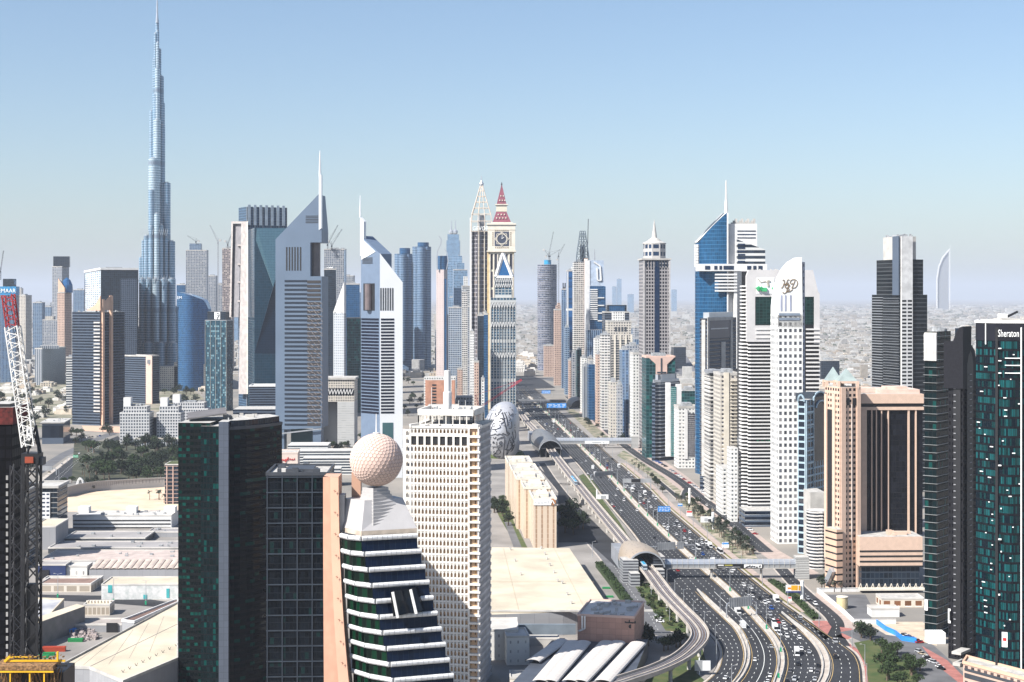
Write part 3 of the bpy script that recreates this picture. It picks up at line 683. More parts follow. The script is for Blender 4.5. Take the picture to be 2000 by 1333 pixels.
def add(r, part, poly, z0, z1, mat, cw=3.5, ch=3.7, top=None, tops=None):
    return MB().prism(poly, z0, z1, 0, cw, ch, 1, zt=tops).build(part, [mat, top or roofm], r)
def slabs(r, poly, z0, z1, step, out, th, mat, name='floor_slabs'):
    m_ = MB(); z = z0
    while z < z1: m_.ring(poly, z, z + th, out); z += step
    return m_.build(name, [mat], r)
def parapet(r, poly, z, h=1.3, mat=None, out=.25, name='parapet'):
    A = grow(poly, out); C = grow(poly, -.5); m_ = MB(); n = len(poly)
    for i in range(n):
        j = (i + 1) % n
        m_.face([(A[i][0], A[i][1], z - .4), (A[j][0], A[j][1], z - .4), (A[j][0], A[j][1], z + h), (A[i][0], A[i][1], z + h)])
        m_.face([(A[i][0], A[i][1], z + h), (A[j][0], A[j][1], z + h), (C[j][0], C[j][1], z + h), (C[i][0], C[i][1], z + h)])
        m_.face([(C[j][0], C[j][1], z), (C[i][0], C[i][1], z), (C[i][0], C[i][1], z + h), (C[j][0], C[j][1], z + h)])
    return m_.build(name, [mat or concrete], r)
def fins(r, poly, edges, sp, out, w, z0, z1, mat, name='vertical_fins'):
    m_ = MB(); n = len(poly)
    for e in edges:
        f = Face(poly[e], poly[(e + 1) % n]); k = max(1, round(f.L / sp))
        for i in range(k + 1): f.slab(m_, f.L * i / k - w / 2, f.L * i / k + w / 2, z0, z1, -.05, out)
    return m_.build(name, [mat], r)
def rooftop(r, poly, z, seed=1, h=4, mat=None):
    rd = random.Random(seed); m_ = MB(); q = inset(poly, .45); m_.prism(q, z + .02, z + h, 0, 3, 3)
    a, b, c = Vector(poly[0]), Vector(poly[1]), Vector(poly[3] if len(poly) > 3 else poly[2])
    for i in range(9):
        u, v = rd.uniform(.08, .85), rd.choice((rd.uniform(.08, .22), rd.uniform(.75, .88))); p = a + (b - a) * u + (c - a) * v; s_ = rd.uniform(.8, 2); hh = rd.uniform(1, 2.6)
        m_.box(p.x - s_, p.x + s_, p.y - s_ * .7, p.y + s_ * .7, z + .02, z + hh)
    return m_.build('roof_plant', [mat or plant_m], r)
def crane(label, px, Y, ybase, ytop, jx, jy, cx, cy, mat, w=1.6, group=None, lat=True):
    """tower crane: mast from ybase to ytop at column px; jib tip at (jx,jy), counter jib end at (cx,cy)"""
    x = X_(px, Y); z0, z1 = Z_(ybase, Y), Z_(ytop, Y); r = E('tower_crane', label, 'tower crane', (x, Y, z0), group)
    lattice((x, Y, z0), (x, Y, z1), w, mat, r, 'mast'); t = (X_(jx, Y), Y, Z_(jy, Y)); lattice((x, Y, z1), t, w * .75, mat, r, 'jib')
    c = (X_(cx, Y), Y, Z_(cy, Y)); lattice((x, Y, z1), c, w * .75, mat, r, 'counter_jib')
    m_ = MB(); m_.beam((x, Y, z1), (x, Y, z1 + w * 4), w * .35); m_.beam((x, Y, z1 + w * 4), t, w * .13); m_.beam((x, Y, z1 + w * 4), c, w * .13); m_.build('tie_bars', [mat], r)
    MB().box(c[0] - w, c[0] + w, Y - w, Y + w, c[2] - w * 2, c[2] - .01).build('counterweight', [concrete], r)
    MB().box(x - w * .8, x + w * .8, Y - w * 1.4, Y - w * .5, z1 - w * 1.6, z1).build('cab', [mat], r); return r
def lattice(p, q, w, mat, parent, name, k=.14, n=None):
    p, q = Vector(p), Vector(q); d = (q - p); L = d.length; d = d / L; up = Vector((0, 0, 1)) if abs(d.z) < .8 else Vector((0, 1, 0))
    a = d.cross(up).normalized() * w / 2; b = a.cross(d).normalized() * w / 2; C = [-a - b, a - b, a + b, -a + b]; m_ = MB(); n = n or max(3, int(L / w / 1.1))
    for c in C: m_.beam(p + c, q + c, w * k)
    for i in range(n):
        s0, s1 = p + d * L * i / n, p + d * L * (i + 1) / n
        for j in range(4):
            c, e = C[j], C[(j + 1) % 4]
            if i % 2: c, e = e, c
            m_.beam(s0 + c, s1 + e, w * k * .6)
    return m_.build(name, [mat], parent)
def tube(mb, x, y, r, z0, z1, cu=3.0, ch=4.0, n=20, sx=1, sy=1, mi=0, top=None, a0=0, a1=2 * pi):
    L = 2 * pi * r / n
    for i in range(n):
        t0 = a0 + (a1 - a0) * i / n; t1 = a0 + (a1 - a0) * (i + 1) / n
        a, b = (x + r * sx * cos(t0), y + r * sy * sin(t0)), (x + r * sx * cos(t1), y + r * sy * sin(t1))
        mb.face([(a[0], a[1], z0), (b[0], b[1], z0), (b[0], b[1], z1), (a[0], a[1], z1)], mi, [(i * L / cu, z0 / ch), ((i + 1) * L / cu, z0 / ch), ((i + 1) * L / cu, z1 / ch), (i * L / cu, z1 / ch)])
    mb.face([(x + r * sx * cos(2 * pi * i / n), y + r * sy * sin(2 * pi * i / n), z1) for i in range(n)], mi if top is None else top); return mb
# facade styles
FS = dict(
 bluegrid=fac('blue_grid_facade', (.22, .29, .38), (.03, .07, .13), (.12, .88), (.25, .85)),
 greyres=fac('grey_residential_facade', (.34, .35, .37), (.04, .06, .09), (.2, .8), (.22, .8), alt=(.25, .25, .25)),
 creamres=fac('cream_residential_facade', (.52, .48, .42), (.07, .07, .08), (.25, .75), (.25, .75), alt=(.3, .26, .2)),
 pinkres=fac('pink_residential_facade', (.50, .36, .29), (.08, .06, .06), (.25, .75), (.25, .72), alt=(.3, .2, .16)),
 whiteres=fac('white_residential_facade', (.68, .67, .64), (.05, .06, .07), (.28, .72), (.25, .72), alt=(.35, .33, .3)),
 darkg=fac('dark_glass_facade', (.03, .04, .055), (.012, .02, .032), (.06, .94), (.12, .92), gr=.1, bump=.2, gspec=.25),
 blueg=fac('blue_glass_facade', (.05, .12, .22), (.015, .075, .18), (.05, .95), (.15, .95), gr=.1, gm=.3, bump=.2, var=.25),
 tealg=fac('teal_glass_facade', (.04, .10, .11), (.01, .05, .055), (.06, .94), (.15, .95), gr=.1, gm=.2, bump=.2, alt=(.02, .14, .13), altp=.15),
 vstripe=fac('vertical_stripe_facade', (.36, .38, .40), (.035, .05, .08), (.3, .75), (0, 1), var=.2),
 bluev=fac('blue_vertical_stripe_facade', (.20, .27, .36), (.02, .06, .13), (.25, .85), (0, .92), gm=.2),
 hband=fac('banded_facade', (.62, .62, .60), (.02, .03, .045), (0, 1), (.38, .9), gr=.12),
 hdark=fac('dark_banded_facade', (.085, .11, .15), (.008, .014, .026), (0, 1), (.3, .9), gr=.1, gspec=.25),
 balc=fac('balcony_facade', (.60, .58, .54), (.05, .05, .06), (.1, .9), (.42, .95), alt=(.22, .2, .18), altp=.3),
 hazyb=fac('haze_toned_blue_facade', (.26, .36, .48), (.08, .16, .26), (.1, .9), (.2, .85), gm=.2))  # last entry: distance haze put into the pale blue wall and glass tones
# ================================================================ far and middle skyline
BX, BY = X_(307, 3283), 3283.0
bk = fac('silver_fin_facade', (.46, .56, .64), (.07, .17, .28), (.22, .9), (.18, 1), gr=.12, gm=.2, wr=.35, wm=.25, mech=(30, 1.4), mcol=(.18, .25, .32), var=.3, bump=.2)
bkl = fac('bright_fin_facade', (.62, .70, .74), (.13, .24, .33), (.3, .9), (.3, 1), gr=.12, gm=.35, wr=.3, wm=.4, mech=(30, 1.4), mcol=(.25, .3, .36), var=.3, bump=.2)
r = E('supertall_tower', 'tallest stepped silver blue tower tapering to a thin spire', 'skyscraper', (BX, BY, 0))
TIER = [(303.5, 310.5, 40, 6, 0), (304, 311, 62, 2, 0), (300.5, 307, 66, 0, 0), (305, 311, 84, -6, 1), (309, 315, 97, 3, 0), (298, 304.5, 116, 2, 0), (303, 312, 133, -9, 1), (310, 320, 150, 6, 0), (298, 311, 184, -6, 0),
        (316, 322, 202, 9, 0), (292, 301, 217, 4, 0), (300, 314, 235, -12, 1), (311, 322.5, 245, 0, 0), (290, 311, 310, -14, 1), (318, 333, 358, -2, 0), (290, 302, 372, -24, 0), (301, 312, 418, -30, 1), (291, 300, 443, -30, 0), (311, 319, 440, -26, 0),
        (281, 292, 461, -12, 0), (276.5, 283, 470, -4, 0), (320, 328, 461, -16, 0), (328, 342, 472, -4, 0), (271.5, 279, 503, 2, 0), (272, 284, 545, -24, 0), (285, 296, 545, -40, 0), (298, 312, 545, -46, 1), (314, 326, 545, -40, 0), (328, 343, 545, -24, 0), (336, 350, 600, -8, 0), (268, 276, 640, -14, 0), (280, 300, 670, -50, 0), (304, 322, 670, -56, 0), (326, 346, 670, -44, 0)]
for x0, x1, yt, dy, br in TIER:
    Y = BY + dy; m_ = MB(); tube(m_, X_((x0 + x1) / 2, Y), Y, (x1 - x0) / 2 / F * Y, 0, Z_(yt, Y), 2.4, 5.2, 18, sy=1.15, top=1)
    m_.cyl(X_((x0 + x1) / 2, Y), Y, Z_(yt, Y) + .01, Z_(yt, Y) + 2.5, (x1 - x0) / 2 / F * Y * .55, 10, 1)
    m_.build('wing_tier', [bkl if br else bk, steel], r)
MB().lathe((BX, BY), [(3.4, Z_(45, BY)), (2.3, Z_(30, BY)), (1.6, Z_(5, BY)), (.5, Z_(-6, BY))], 10).build('spire', [steel], r)
for z_, hw in ((Z_(455, BY), 28), (Z_(545, BY), 37), (Z_(670, BY), 42)):
    m_ = MB()
    for k in range(14): a = BX - hw + hw * 2 * k / 13; m_.beam((a, BY - 58 if z_ < 320 else BY - 34, z_ - 6), (a + hw / 13, BY - 58 if z_ < 320 else BY - 34, z_ + 6), .8); 
    m_.build('truss_band', [steel], r)

def T(name, label, x0, x1, yt, Y, d, th, style, cw=4, ch=4, group='towers of the far skyline', crown=None, R=None, par=True):
    poly = R3(x0, R, x1, Y, th) if R else RC(x0, x1, Y, d, th)
    zt = Z_(yt, Y); r = B(name, label, poly, zt, FS[style] if isinstance(style, str) else style, cw, ch, group=group, cat='tower')
    if par: parapet(r, poly, zt, 2)
    rooftop(r, poly, zt, int(x0), 5)
    if crown:
        for (cx0, cx1, cy, st) in crown:
            q = RC(cx0, cx1, Y + 4, max(8, d * .6), th); add(r, 'crown', q, zt + .03, Z_(cy, Y), FS[st] if isinstance(st, str) else st, cw, ch)
    return r, poly, zt
GF = 'towers of the far skyline'
r, p, z = T('residential_tower', 'blue grey tower at the picture edge with a bright blue wrapped top', 0, 30, 577, 3353, 30, 4, 'bluev', 3, 3.6)
zc = Z_(560, 3353); add(r, 'blue_wrap', grow(p, .6), z + .1, zc, plain('blue_wrap', (.02, .22, .45), .5)); add(r, 'core_top', inset(p, .7), zc + .05, Z_(545, 3353), FS['darkg'])
text('EMAAR', 12, (X_(14, 3353), 3353 - 1.3, (z + zc) / 2), wpaint, r)
crane('thin luffing crane above the blue wrapped tower', 1, 3360, 547, 530, 7, 490, -5, 536, dgrey, 2)
T('residential_tower', 'cream and grey twin faced tower next to the blue wrapped one', 33, 62, 578, 4300, 30, 10, 'creamres', 5, 4, R=50)
T('residential_tower', 'slim blue tower with a stepped shoulder behind the crane boom', 64, 82, 592, 4500, 30, 0, 'bluegrid', 5, 4)
T('residential_tower', 'lower blue grey tower beside the slim blue one', 82.5, 100, 600, 4650, 30, 0, 'bluegrid', 5, 4)
T('residential_tower', 'short cream topped tower in front of the tall capped one', 83, 112, 626, 4000, 30, 0, 'greyres', 5, 4, crown=[(88, 104, 618, 'creamres')])
T('residential_tower', 'tall white and blue tower with a dark square cap', 102, 135, 522, 4150, 28, 8, 'greyres', 6, 4, R=121, crown=[(104, 134, 501, 'darkg')])
r, p, z = T('residential_tower', 'peach tower with a sloping pointed top and dark vertical stripe', 112, 140, 572, 3600, 30, 12, 'pinkres', 4, 4, R=126)
add(r, 'sloping_crown', inset(p, .9), z + .02, z + 20, peach, tops=[z + 12, z + 8, z + 20, z + 34]); MB().lathe((p[0][0], p[0][1] + 20), [(14, z), (13, z + 18), (8, z + 30), (0, z + 36)], 14).build('dome', [glassb], r)
T('residential_tower', 'plain blue tower half hidden by the peach pointed one', 143, 164, 567, 4700, 30, 0, 'bluegrid', 5, 4)
T('office_block', 'squat grey concrete block with vertical slots among the trees', 68, 128, 682, 3257, 40, 14, 'vstripe', 4, 40, R=82, group='mid-rise blocks', crown=[(78, 112, 676, 'vstripe')])
T('apartment_block', 'narrow white banded block against the dark slab with the peach fin', 129, 143, 700, 2480, 20, 5, 'hband', 6, 4, group='mid-rise blocks')
# big dark hotel slab with white frame
Y = 3000; p = R3(165, 197, 270, Y, 70); z = Z_(527, Y)
r = B('hotel_slab', 'wide dark slab with a glowing white glass end and a flat white roof edge', p, z, FS['darkg'], 4, 4, cat='tower')
f = Face(p[3], p[0]); f.grid(167, 197, 532, 700, 8, 40, .5, fac('painted_lit_glazing', (.62, .66, .68), (.30, .40, .48), (.1, .9), (.15, .9), var=.5), r)  # the lit look of this end is put into its pale glass colour
parapet(r, p, z, 4, white, 1.2, 'roof_frame'); f = Face(p[0], p[1])
f.grid(236, 267, 545, 720, 8, 44, .6, fac('balcony_recesses', (.10, .13, .18), (.005, .01, .02), (.2, .8), (.2, .8)), r, 'balcony_field'); rooftop(r, p, z, 5, 7)
# slab with peach fin
Y = 2250; p = R3(141, 195, 243, Y, 20); z = Z_(610, Y)
r = B('office_tower', 'dark ribbed office tower split by a peach stone fin with a swept crest', p, z, FS['hdark'], 5, 4.2, cat='tower')
f = Face(p[3], p[0]); f.bands(184, 196, 625, 805, 26, .4, .0, 1.6, plain('pale_sills', (.5, .48, .46), .6), r, 'corner_sills')
f2 = Face(p[0], p[1]); m_ = MB(); f2.rect(m_, 196.5, 200, 585, 832, 0, 4); f2.rect(m_, 213, 216.5, 578, 832, 0, 4); m_.build('peach_fin', [peach], r)
m_ = MB(); q = [f.pt(168, 607, 1), f.pt(196, 607, 1), f.pt(196, 578, 1), f.pt(186, 596, 1)]; b_ = [(a[0], a[1] + 5, a[2]) for a in q]; m_.hexa(q, b_); m_.build('swept_crest', [peach], r)
m_ = MB(); q = [f2.pt(196, 606, 3), f2.pt(216.5, 606, 3), f2.pt(216.5, 577, 3), f2.pt(203, 590, 3)]; b_ = [(a[0], a[1] + 5, a[2]) for a in q]; m_.hexa(q, b_); m_.build('swept_crest', [peach], r)
fins(r, p, [0], 4, .4, .3, 12, z, dgrey); add(r, 'lobby_recess', grow(p, -2), 0, .5, black); rooftop(r, p, z, 3)
Y = 2700; p = R3(243, 289, 311, Y, 30); z = Z_(697, Y); r = B('office_block', 'low dark glass office block with a grey stone end panel', p, z, FS['hdark'], 4, 4, group='mid-rise blocks')
f = Face(p[3], p[0]); m_ = MB(); f.rect(m_, 286, 298, 695, 790, .0, 1.5); m_.build('stone_panel', [pinkst], r); MB().box(*(lambda c: (c[0] - 4, c[0] + 4, c[1] - .5, c[1]))(f.pt(292, 707, 2)), f.pt(292, 711, 2)[2], f.pt(292, 703, 2)[2]).build('round_emblem', [grey], r); parapet(r, p, z, 2)
# blue sail hall
Y = 3060; r = E('sail_building', 'blue glass hall with a sloping curved roof beneath the tallest tower', 'building', (X_(372, Y), Y, 0)); m_ = MB(); n = 14; xs = [343 + (401 - 343) * i / n for i in range(n + 1)]
top = [571 + 19 * ((x - 343) / 58) ** 1.6 + (14 * max(0, (x - 392) / 9) ** 2) for x in xs]
pts = [(X_(x, Y), Y + 30 * (1 - sin(pi * (.15 + .85 * i / n)))) for i, x in enumerate(xs)]
for i in range(n):
    a, b = pts[i], pts[i + 1]; za, zb = Z_(top[i], Y), Z_(top[i + 1], Y)
    m_.face([(a[0], a[1], 0), (b[0], b[1], 0), (b[0], b[1], zb), (a[0], a[1], za)], 0, [(i * 2, 0), (i * 2 + 2, 0), (i * 2 + 2, zb / 4.2), (i * 2, za / 4.2)])
    m_.face([(a[0], a[1], za), (b[0], b[1], zb), (b[0], Y + 60, zb), (a[0], Y + 60, za)], 1)
m_.face([(pts[-1][0], pts[-1][1], 0), (pts[-1][0], Y + 60, 0), (pts[-1][0], Y + 60, Z_(top[-1], Y)), (pts[-1][0], pts[-1][1], Z_(top[-1], Y))]); m_.face([(pts[0][0], Y + 60, 0), (pts[0][0], pts[0][1], 0), (pts[0][0], pts[0][1], Z_(top[0], Y)), (pts[0][0], Y + 60, Z_(top[0], Y))])
m_.build('curved_glass_wall', [fac('deep_blue_ribbed_glass', (.10, .22, .36), (.01, .07, .20), (.2, 1), (.0, .9), gr=.1, gm=.35, var=.35), glassb], r); text('EMAAR', 8, (X_(357, Y), Y + 5, Z_(582, Y)), wpaint, r)
r, p, z = T('residential_tower', 'grey blue round cornered tower with a crane over its narrow cap', 363, 403, 490, 3900, 36, 4, 'greyres', 4, 4, crown=[(370, 392, 476, 'bluegrid')])
crane('tower crane on the round cornered grey blue tower', 383, 3905, 478, 472, 366, 461, 388, 470, dgrey, 2)
T('residential_tower', 'pale grey tower with a stepped top behind the portrait block', 404, 421, 540, 4200, 30, 0, 'greyres', 5, 4)
T('residential_tower', 'pale grey lower tower with twin peaks behind the portrait block', 422, 434, 556, 4300, 30, 0, 'greyres', 5, 4)
T('residential_tower', 'tiny blue topped block behind the sail shaped hall', 345, 362, 557, 4100, 30, 0, 'blueg', 5, 4)
r, p, z = T('unfinished_tower', 'unfinished brown grey tower with cranes beside the concrete framed slab', 434, 453, 486, 3700, 30, 0, fac('unfinished_floors', (.30, .25, .24), (.05, .05, .06), (.15, .85), (.25, .8), alt=(.4, .35, .3), altp=.3), 4, 4)
crane('luffing crane on the unfinished tower beside the concrete frame', 445, 3700, 486, 478, 452, 458, 440, 470, dgrey, 2)
crane('tall thin crane standing just short of the unfinished tower', 426, 3720, 720, 474, 410, 440, 430, 468, grey, 2.4)
# palace-like compound
Y = 3080; r = E('palace_hotel', 'cream low hotel with a red pyramid roof and a big arched window', 'hotel', (X_(370, Y), Y, 0)); hm_ = FS['creamres']
for (x0, x1, yt, d) in ((312, 355, 716, 40), (388, 402, 712, 40), (340, 358, 708, 30)): add(r, 'wing', RC(x0, x1, Y, d), 0, Z_(yt, Y), hm_, 4, 4)
q = RC(355, 389, Y - 6, 34); add(r, 'central_block', q, 0, Z_(703, Y), hm_, 4, 4); parapet(r, q, Z_(703, Y), 2, cream)
cx, cy = (q[0][0] + q[1][0]) / 2, (q[0][1] + q[2][1]) / 2; m_ = MB(); m_.lathe((cx, cy), [(20, Z_(703, Y) + .1), (17, Z_(700, Y)), (2.5, Z_(690, Y)), (0, Z_(687, Y))], 8); m_.build('pyramid_roof', [plain('red_roof_tiles', (.35, .16, .13), .7)], r)
f = Face(q[0], q[1]); m_ = MB(); f.rect(m_, 368, 377, 708, 722, 0, .4); m_.lathe((f.pt(372.5, 708)[0], f.p.y - .2), [(0, 0), (0, 0)], 3); m_.build('arched_window', [glassd], r)
# portrait block
Y = 2530; p = R3(401, 442, 455, Y, 12); z = Z_(626, Y)
r = B('office_tower', 'dark teal tower with tall vertical ribs and a white emblem at its top', p, z, fac('teal_office_windows', (.02, .05, .08), (.02, .07, .10), (.1, .9), (.2, .9), alt=(.16, .28, .32), altp=.22, gr=.1), 3.2, 4, cat='tower')
fins(r, p, [3], 8.5, .9, .5, 0, z, plain('silver_ribs', (.42, .42, .40), .4, .3)); q = grow(p, -2.5); add(r, 'top_storey', q, z + .02, Z_(609, Y), FS['darkg'], 3, 4); slabs(r, p, z - .6, z, 3, .6, 1, steel, 'cornice')
f = Face(q[3], q[0]); m_ = MB(); f.rect(m_, 419, 430, 610, 624, .1, .5); m_.build('emblem_panel', [wpaint], r); m_ = MB(); f.strokes(m_, [[(423, 613), (426, 612), (428, 615), (427, 619), (424, 621), (425, 624)], [(424, 616), (426, 617)]], 1, .6); m_.build('emblem_drawing', [dgrey], r)
# slab with concrete end frame
Y = 2480; p = R3(466, 482, 560, Y, 62); z = Z_(404, Y)
ribb = fac('ribbed_blue_glass', (.10, .17, .26), (.012, .035, .075), (.25, 1), (.1, .95), gr=.1, gm=.3)
r = B('slab_tower', 'tall dark blue ribbed slab tower with a thin concrete ladder frame at its end', p, z, ribb, 3, 4.2, cat='tower')
f = Face(p[0], p[1]); m_ = MB()
for k in range(7): f.slab(m_, f.L * (k + .15) / 7, f.L * (k + .62) / 7, Z_(440, Y), z + 3, .0, 2.2)
m_.build('crown_ribs', [plain('pale_blue_ribs', (.34, .40, .46), .4, .3)], r); fins(r, p, [0], 13, .8, 1, 0, z, grey)
fc = Face((X_(451, Y - 6), Y + 14), (X_(484, Y - 6), Y - 12)); m_ = MB(); b0 = fc.u(451)[0]; 
def quadcol(m_, x0, x1, y0, x2, x3, y1, f, o0, o1):
    q = [f.pt(x2, y1, o1), f.pt(x3, y1, o1), f.pt(x3, y1, o0), f.pt(x2, y1, o0)]; t = [f.pt(x0, y0, o1), f.pt(x1, y0, o1), f.pt(x1, y0, o0), f.pt(x0, y0, o0)]; m_.hexa(q, t)
quadcol(m_, 452, 455, 433, 448, 451, 620, fc, -4, 0); quadcol(m_, 471, 483, 433, 466, 483, 770, fc, -6, 0); quadcol(m_, 455, 471, 433, 455, 471, 437, fc, -4, 0)
for y in (478, 515, 550, 587): quadcol(m_, 464, 471, y, 464, 470, y + 3, fc, -5, 0)
m_.build('concrete_frame', [plain('end_frame_concrete', (.40, .36, .34), .8)], r); m_ = MB(); quadcol(m_, 455, 471, 437.5, 452, 466, 620, fc, -8, -5); m_.build('recess_wall', [plain('painted_shade_concrete', (.22, .21, .22), .8)], r); quad = MB(); quadcol(quad, 482.2, 484, 433, 482.2, 484.5, 770, fc, -6, .6); quad.build('painted_lit_edge', [cream], r)  # recess shade painted as darker concrete, sunlit edge as a cream strip
# faceted glass tower
Y = 2330; p = R3(484, 497, 562, Y, 74); z = Z_(445, Y); fm = fac('facet_glass', (.015, .04, .07), (.012, .045, .075), (.04, .96), (.08, .95), gr=.08, gm=.15, var=.15, bump=.15)
r = B('faceted_tower', 'sleek faceted blue glass tower wedged against the grey gable tower', p, z, fm, 3, 4, cat='tower'); f = Face(p[0], p[1])
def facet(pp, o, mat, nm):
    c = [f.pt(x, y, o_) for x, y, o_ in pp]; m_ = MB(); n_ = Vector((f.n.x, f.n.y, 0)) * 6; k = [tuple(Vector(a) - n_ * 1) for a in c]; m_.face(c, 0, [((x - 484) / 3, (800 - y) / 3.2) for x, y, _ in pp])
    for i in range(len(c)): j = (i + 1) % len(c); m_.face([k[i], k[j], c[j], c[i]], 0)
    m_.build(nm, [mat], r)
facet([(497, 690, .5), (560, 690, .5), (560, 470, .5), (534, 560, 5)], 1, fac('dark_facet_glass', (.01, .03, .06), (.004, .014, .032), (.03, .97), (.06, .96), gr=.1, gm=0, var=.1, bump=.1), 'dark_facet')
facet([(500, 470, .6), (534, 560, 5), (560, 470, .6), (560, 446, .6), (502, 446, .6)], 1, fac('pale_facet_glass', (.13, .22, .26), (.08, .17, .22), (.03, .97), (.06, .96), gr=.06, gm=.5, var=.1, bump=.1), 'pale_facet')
p = RC(487, 540, 2200, 40, 3); z = Z_(755, 2200); r = B('office_block', 'low navy glass block at the foot of the faceted tower', p, z, FS['hdark'], 4, 3.6, group='mid-rise blocks'); parapet(r, p, z, 1.5, white, .8)
p = RC(455, 540, 2120, 60, 2); B('podium_block', 'low wide podium with a pale roof edge at the navy block', p, Z_(800, 2120), FS['hdark'], 4, 4, group='mid-rise blocks')
# cluster between the two gable towers
r, p, z = T('unfinished_tower', 'unfinished grey tower carrying two cranes between the gable towers', 633, 672, 488, 3500, 40, 6, 'greyres', 4, 4)
crane('tower crane with raised jib on the unfinished grey tower', 640, 3490, 487, 478, 660, 440, 632, 466, dgrey, 2.2); crane('second tower crane on the unfinished grey tower, jib low', 648, 3500, 490, 480, 668, 448, 642, 470, dgrey, 2.2)
T('residential_tower', 'white and blue tower peeking beside the unfinished one', 662, 674, 488, 3650, 30, 0, 'hazyb', 4, 4)
T('office_tower', 'dark navy slab just beside the grey gable tower', 633, 656, 527, 2900, 40, 5, 'darkg', 4, 4, group=None, crown=[(638, 650, 520, 'greyres')])
r, p, z = T('office_tower', 'pale tower with a slanted white roof facing the oval glass block', 651, 676, 612, 2700, 40, 18, fac('white_square_windows', (.50, .52, .54), (.14, .18, .24), (.3, .7), (.3, .7)), 4.5, 4.5, group=None, R=672, par=False)
add(r, 'slanted_roof', p, z + .05, z + 10, white, tops=[z + 55, z + 55, z + 6, z + 2])
T('office_tower', 'blue glass tower with a flat dark top behind the slanted one', 672, 702, 556, 3100, 40, 5, 'blueg', 4, 4, group=None); T('residential_tower', 'grey tower with stepped blocks behind the blue glass tower', 660, 690, 540, 3900, 40, 0, 'greyres', 4, 4)
Y = 2500; r = E('oval_block', 'oval glass block with a tilted grey roof disc', 'building', (X_(692, Y), Y, 0)); m_ = MB(); z1 = Z_(622, Y); tube(m_, X_(692, Y), Y, 15 / F * Y, 0, z1, 3, 4, 26, sy=.8); m_.build('glass_drum', [FS['tealg']], r); m_ = MB().lathe((X_(692, Y), Y), [(15 / F * Y + .8, z1 + .05), (15 / F * Y + .8, z1 + 1.5)], 26, sy=.8); m_.build('roof_disc', [concrete], r)
# arch building
Y = 1930; r = E('gate_building', 'square pale gate building with a lattice band across its thick lintel', 'building', (X_(660, Y), Y, 0)); gm = fac('gate_stone', (.46, .46, .45), (.30, .31, .32), (0, 1), (.0, .12), bump=.3)
add(r, 'lintel', RC(600, 692, Y, 40), Z_(785, Y), Z_(742, Y), FS['creamres'], 3, 3); add(r, 'roof_slab', grow(RC(600, 692, Y, 40), 1.5), Z_(742, Y) + .03, Z_(738, Y), concrete); add(r, 'leg', RC(659, 692, Y, 40), 0, Z_(785, Y) - .05, gm, 6, 3); add(r, 'leg', RC(600, 626, Y, 40), 0, Z_(785, Y) - .05, gm, 6, 3)
f = Face(*RC(600, 692, Y, 40)[:2]); m_ = MB(); f.rect(m_, 626, 691, 759, 772, .05, .3); m_.build('lattice_recess', [glassd], r); m_ = MB(); f.strokes(m_, [[(626 + 6 * k, 771), (630 + 6 * k, 760)] for k in range(11)] + [[(630 + 6 * k, 760), (632 + 6 * k, 771)] for k in range(10)], .8, .8); m_.build('lattice', [white], r); m_ = MB(); f.rect(m_, 626, 658, 785, 870, -38, -20); m_.build('inner_facade', [FS['greyres']], r)
# pairs beyond
blu2 = fac('blue_balcony_facade', (.20, .28, .38), (.04, .09, .17), (.05, .95), (.35, .9), gm=.2)
for (lb, x0, x1, yt, cyy) in (('blue twin tower with a stepped round top, the lower of its pair', 770, 804, 496, 488), ('blue twin tower with a round glass cap, the taller of its pair', 805, 841, 482, 477)):
    Y = 3800; xc = (x0 + x1) / 2; r = E('twin_tower', lb, 'tower', (X_(xc, Y), Y, 0), GF); m_ = MB(); w = (x1 - x0) / 2 / F * Y; q = oct_(RC(x0, x1, Y, w * 1.6), w * .35); m_.prism(q, 0, Z_(yt, Y), 0, 4, 4.2, 1); m_.build('facade', [blu2, roofm], r)
    m_ = MB(); tube(m_, X_(xc + 3, Y), Y + w * .5, w * .62, Z_(yt, Y) + .02, Z_(cyy, Y) + 4, 4, 4, 18); m_.build('round_cap', [FS['blueg']], r); m_ = MB(); tube(m_, X_(xc, Y), Y - 1, w * .45, 30, Z_(yt, Y) - 4, 5, 4.2, 16); m_.build('bow_front', [blu2], r)
# tower with curled horns
Y = 3350; r, p, z = T('office_tower', 'pale pink fronted tower whose curled steel horns rise beside a round glass cap', 852, 874, 527, Y, 30, 20, fac('pink_slot_facade', (.50, .42, .40), (.2, .18, .18), (.4, .6), (.4, .6)), 6, 5, group=None, R=867, par=False)
m_ = MB(); tube(m_, X_(864, Y), Y + 16, 11, z + .02, Z_(500, Y), 3, 4, 16); m_.build('glass_cap', [FS['blueg']], r); m_ = MB(); hs = [(854, 527), (853.5, 505), (855, 490), (861, 478), (862, 468), (857, 461)]; 
for a, b in zip(hs, hs[1:]): m_.beam((X_(a[0], Y), Y, Z_(a[1], Y)), (X_(b[0], Y), Y, Z_(b[1], Y)), 2.2)
hs = [(872, 527), (875, 510), (873, 494), (868, 486)]
for a, b in zip(hs, hs[1:]): m_.beam((X_(a[0], Y), Y, Z_(a[1], Y)), (X_(b[0], Y), Y, Z_(b[1], Y)), 1.6)
m_.build('curled_horns', [steel], r); add(r, 'blue_side_fin', RC(868, 872, Y - 3, 6), 10, z - 20, FS['blueg'])
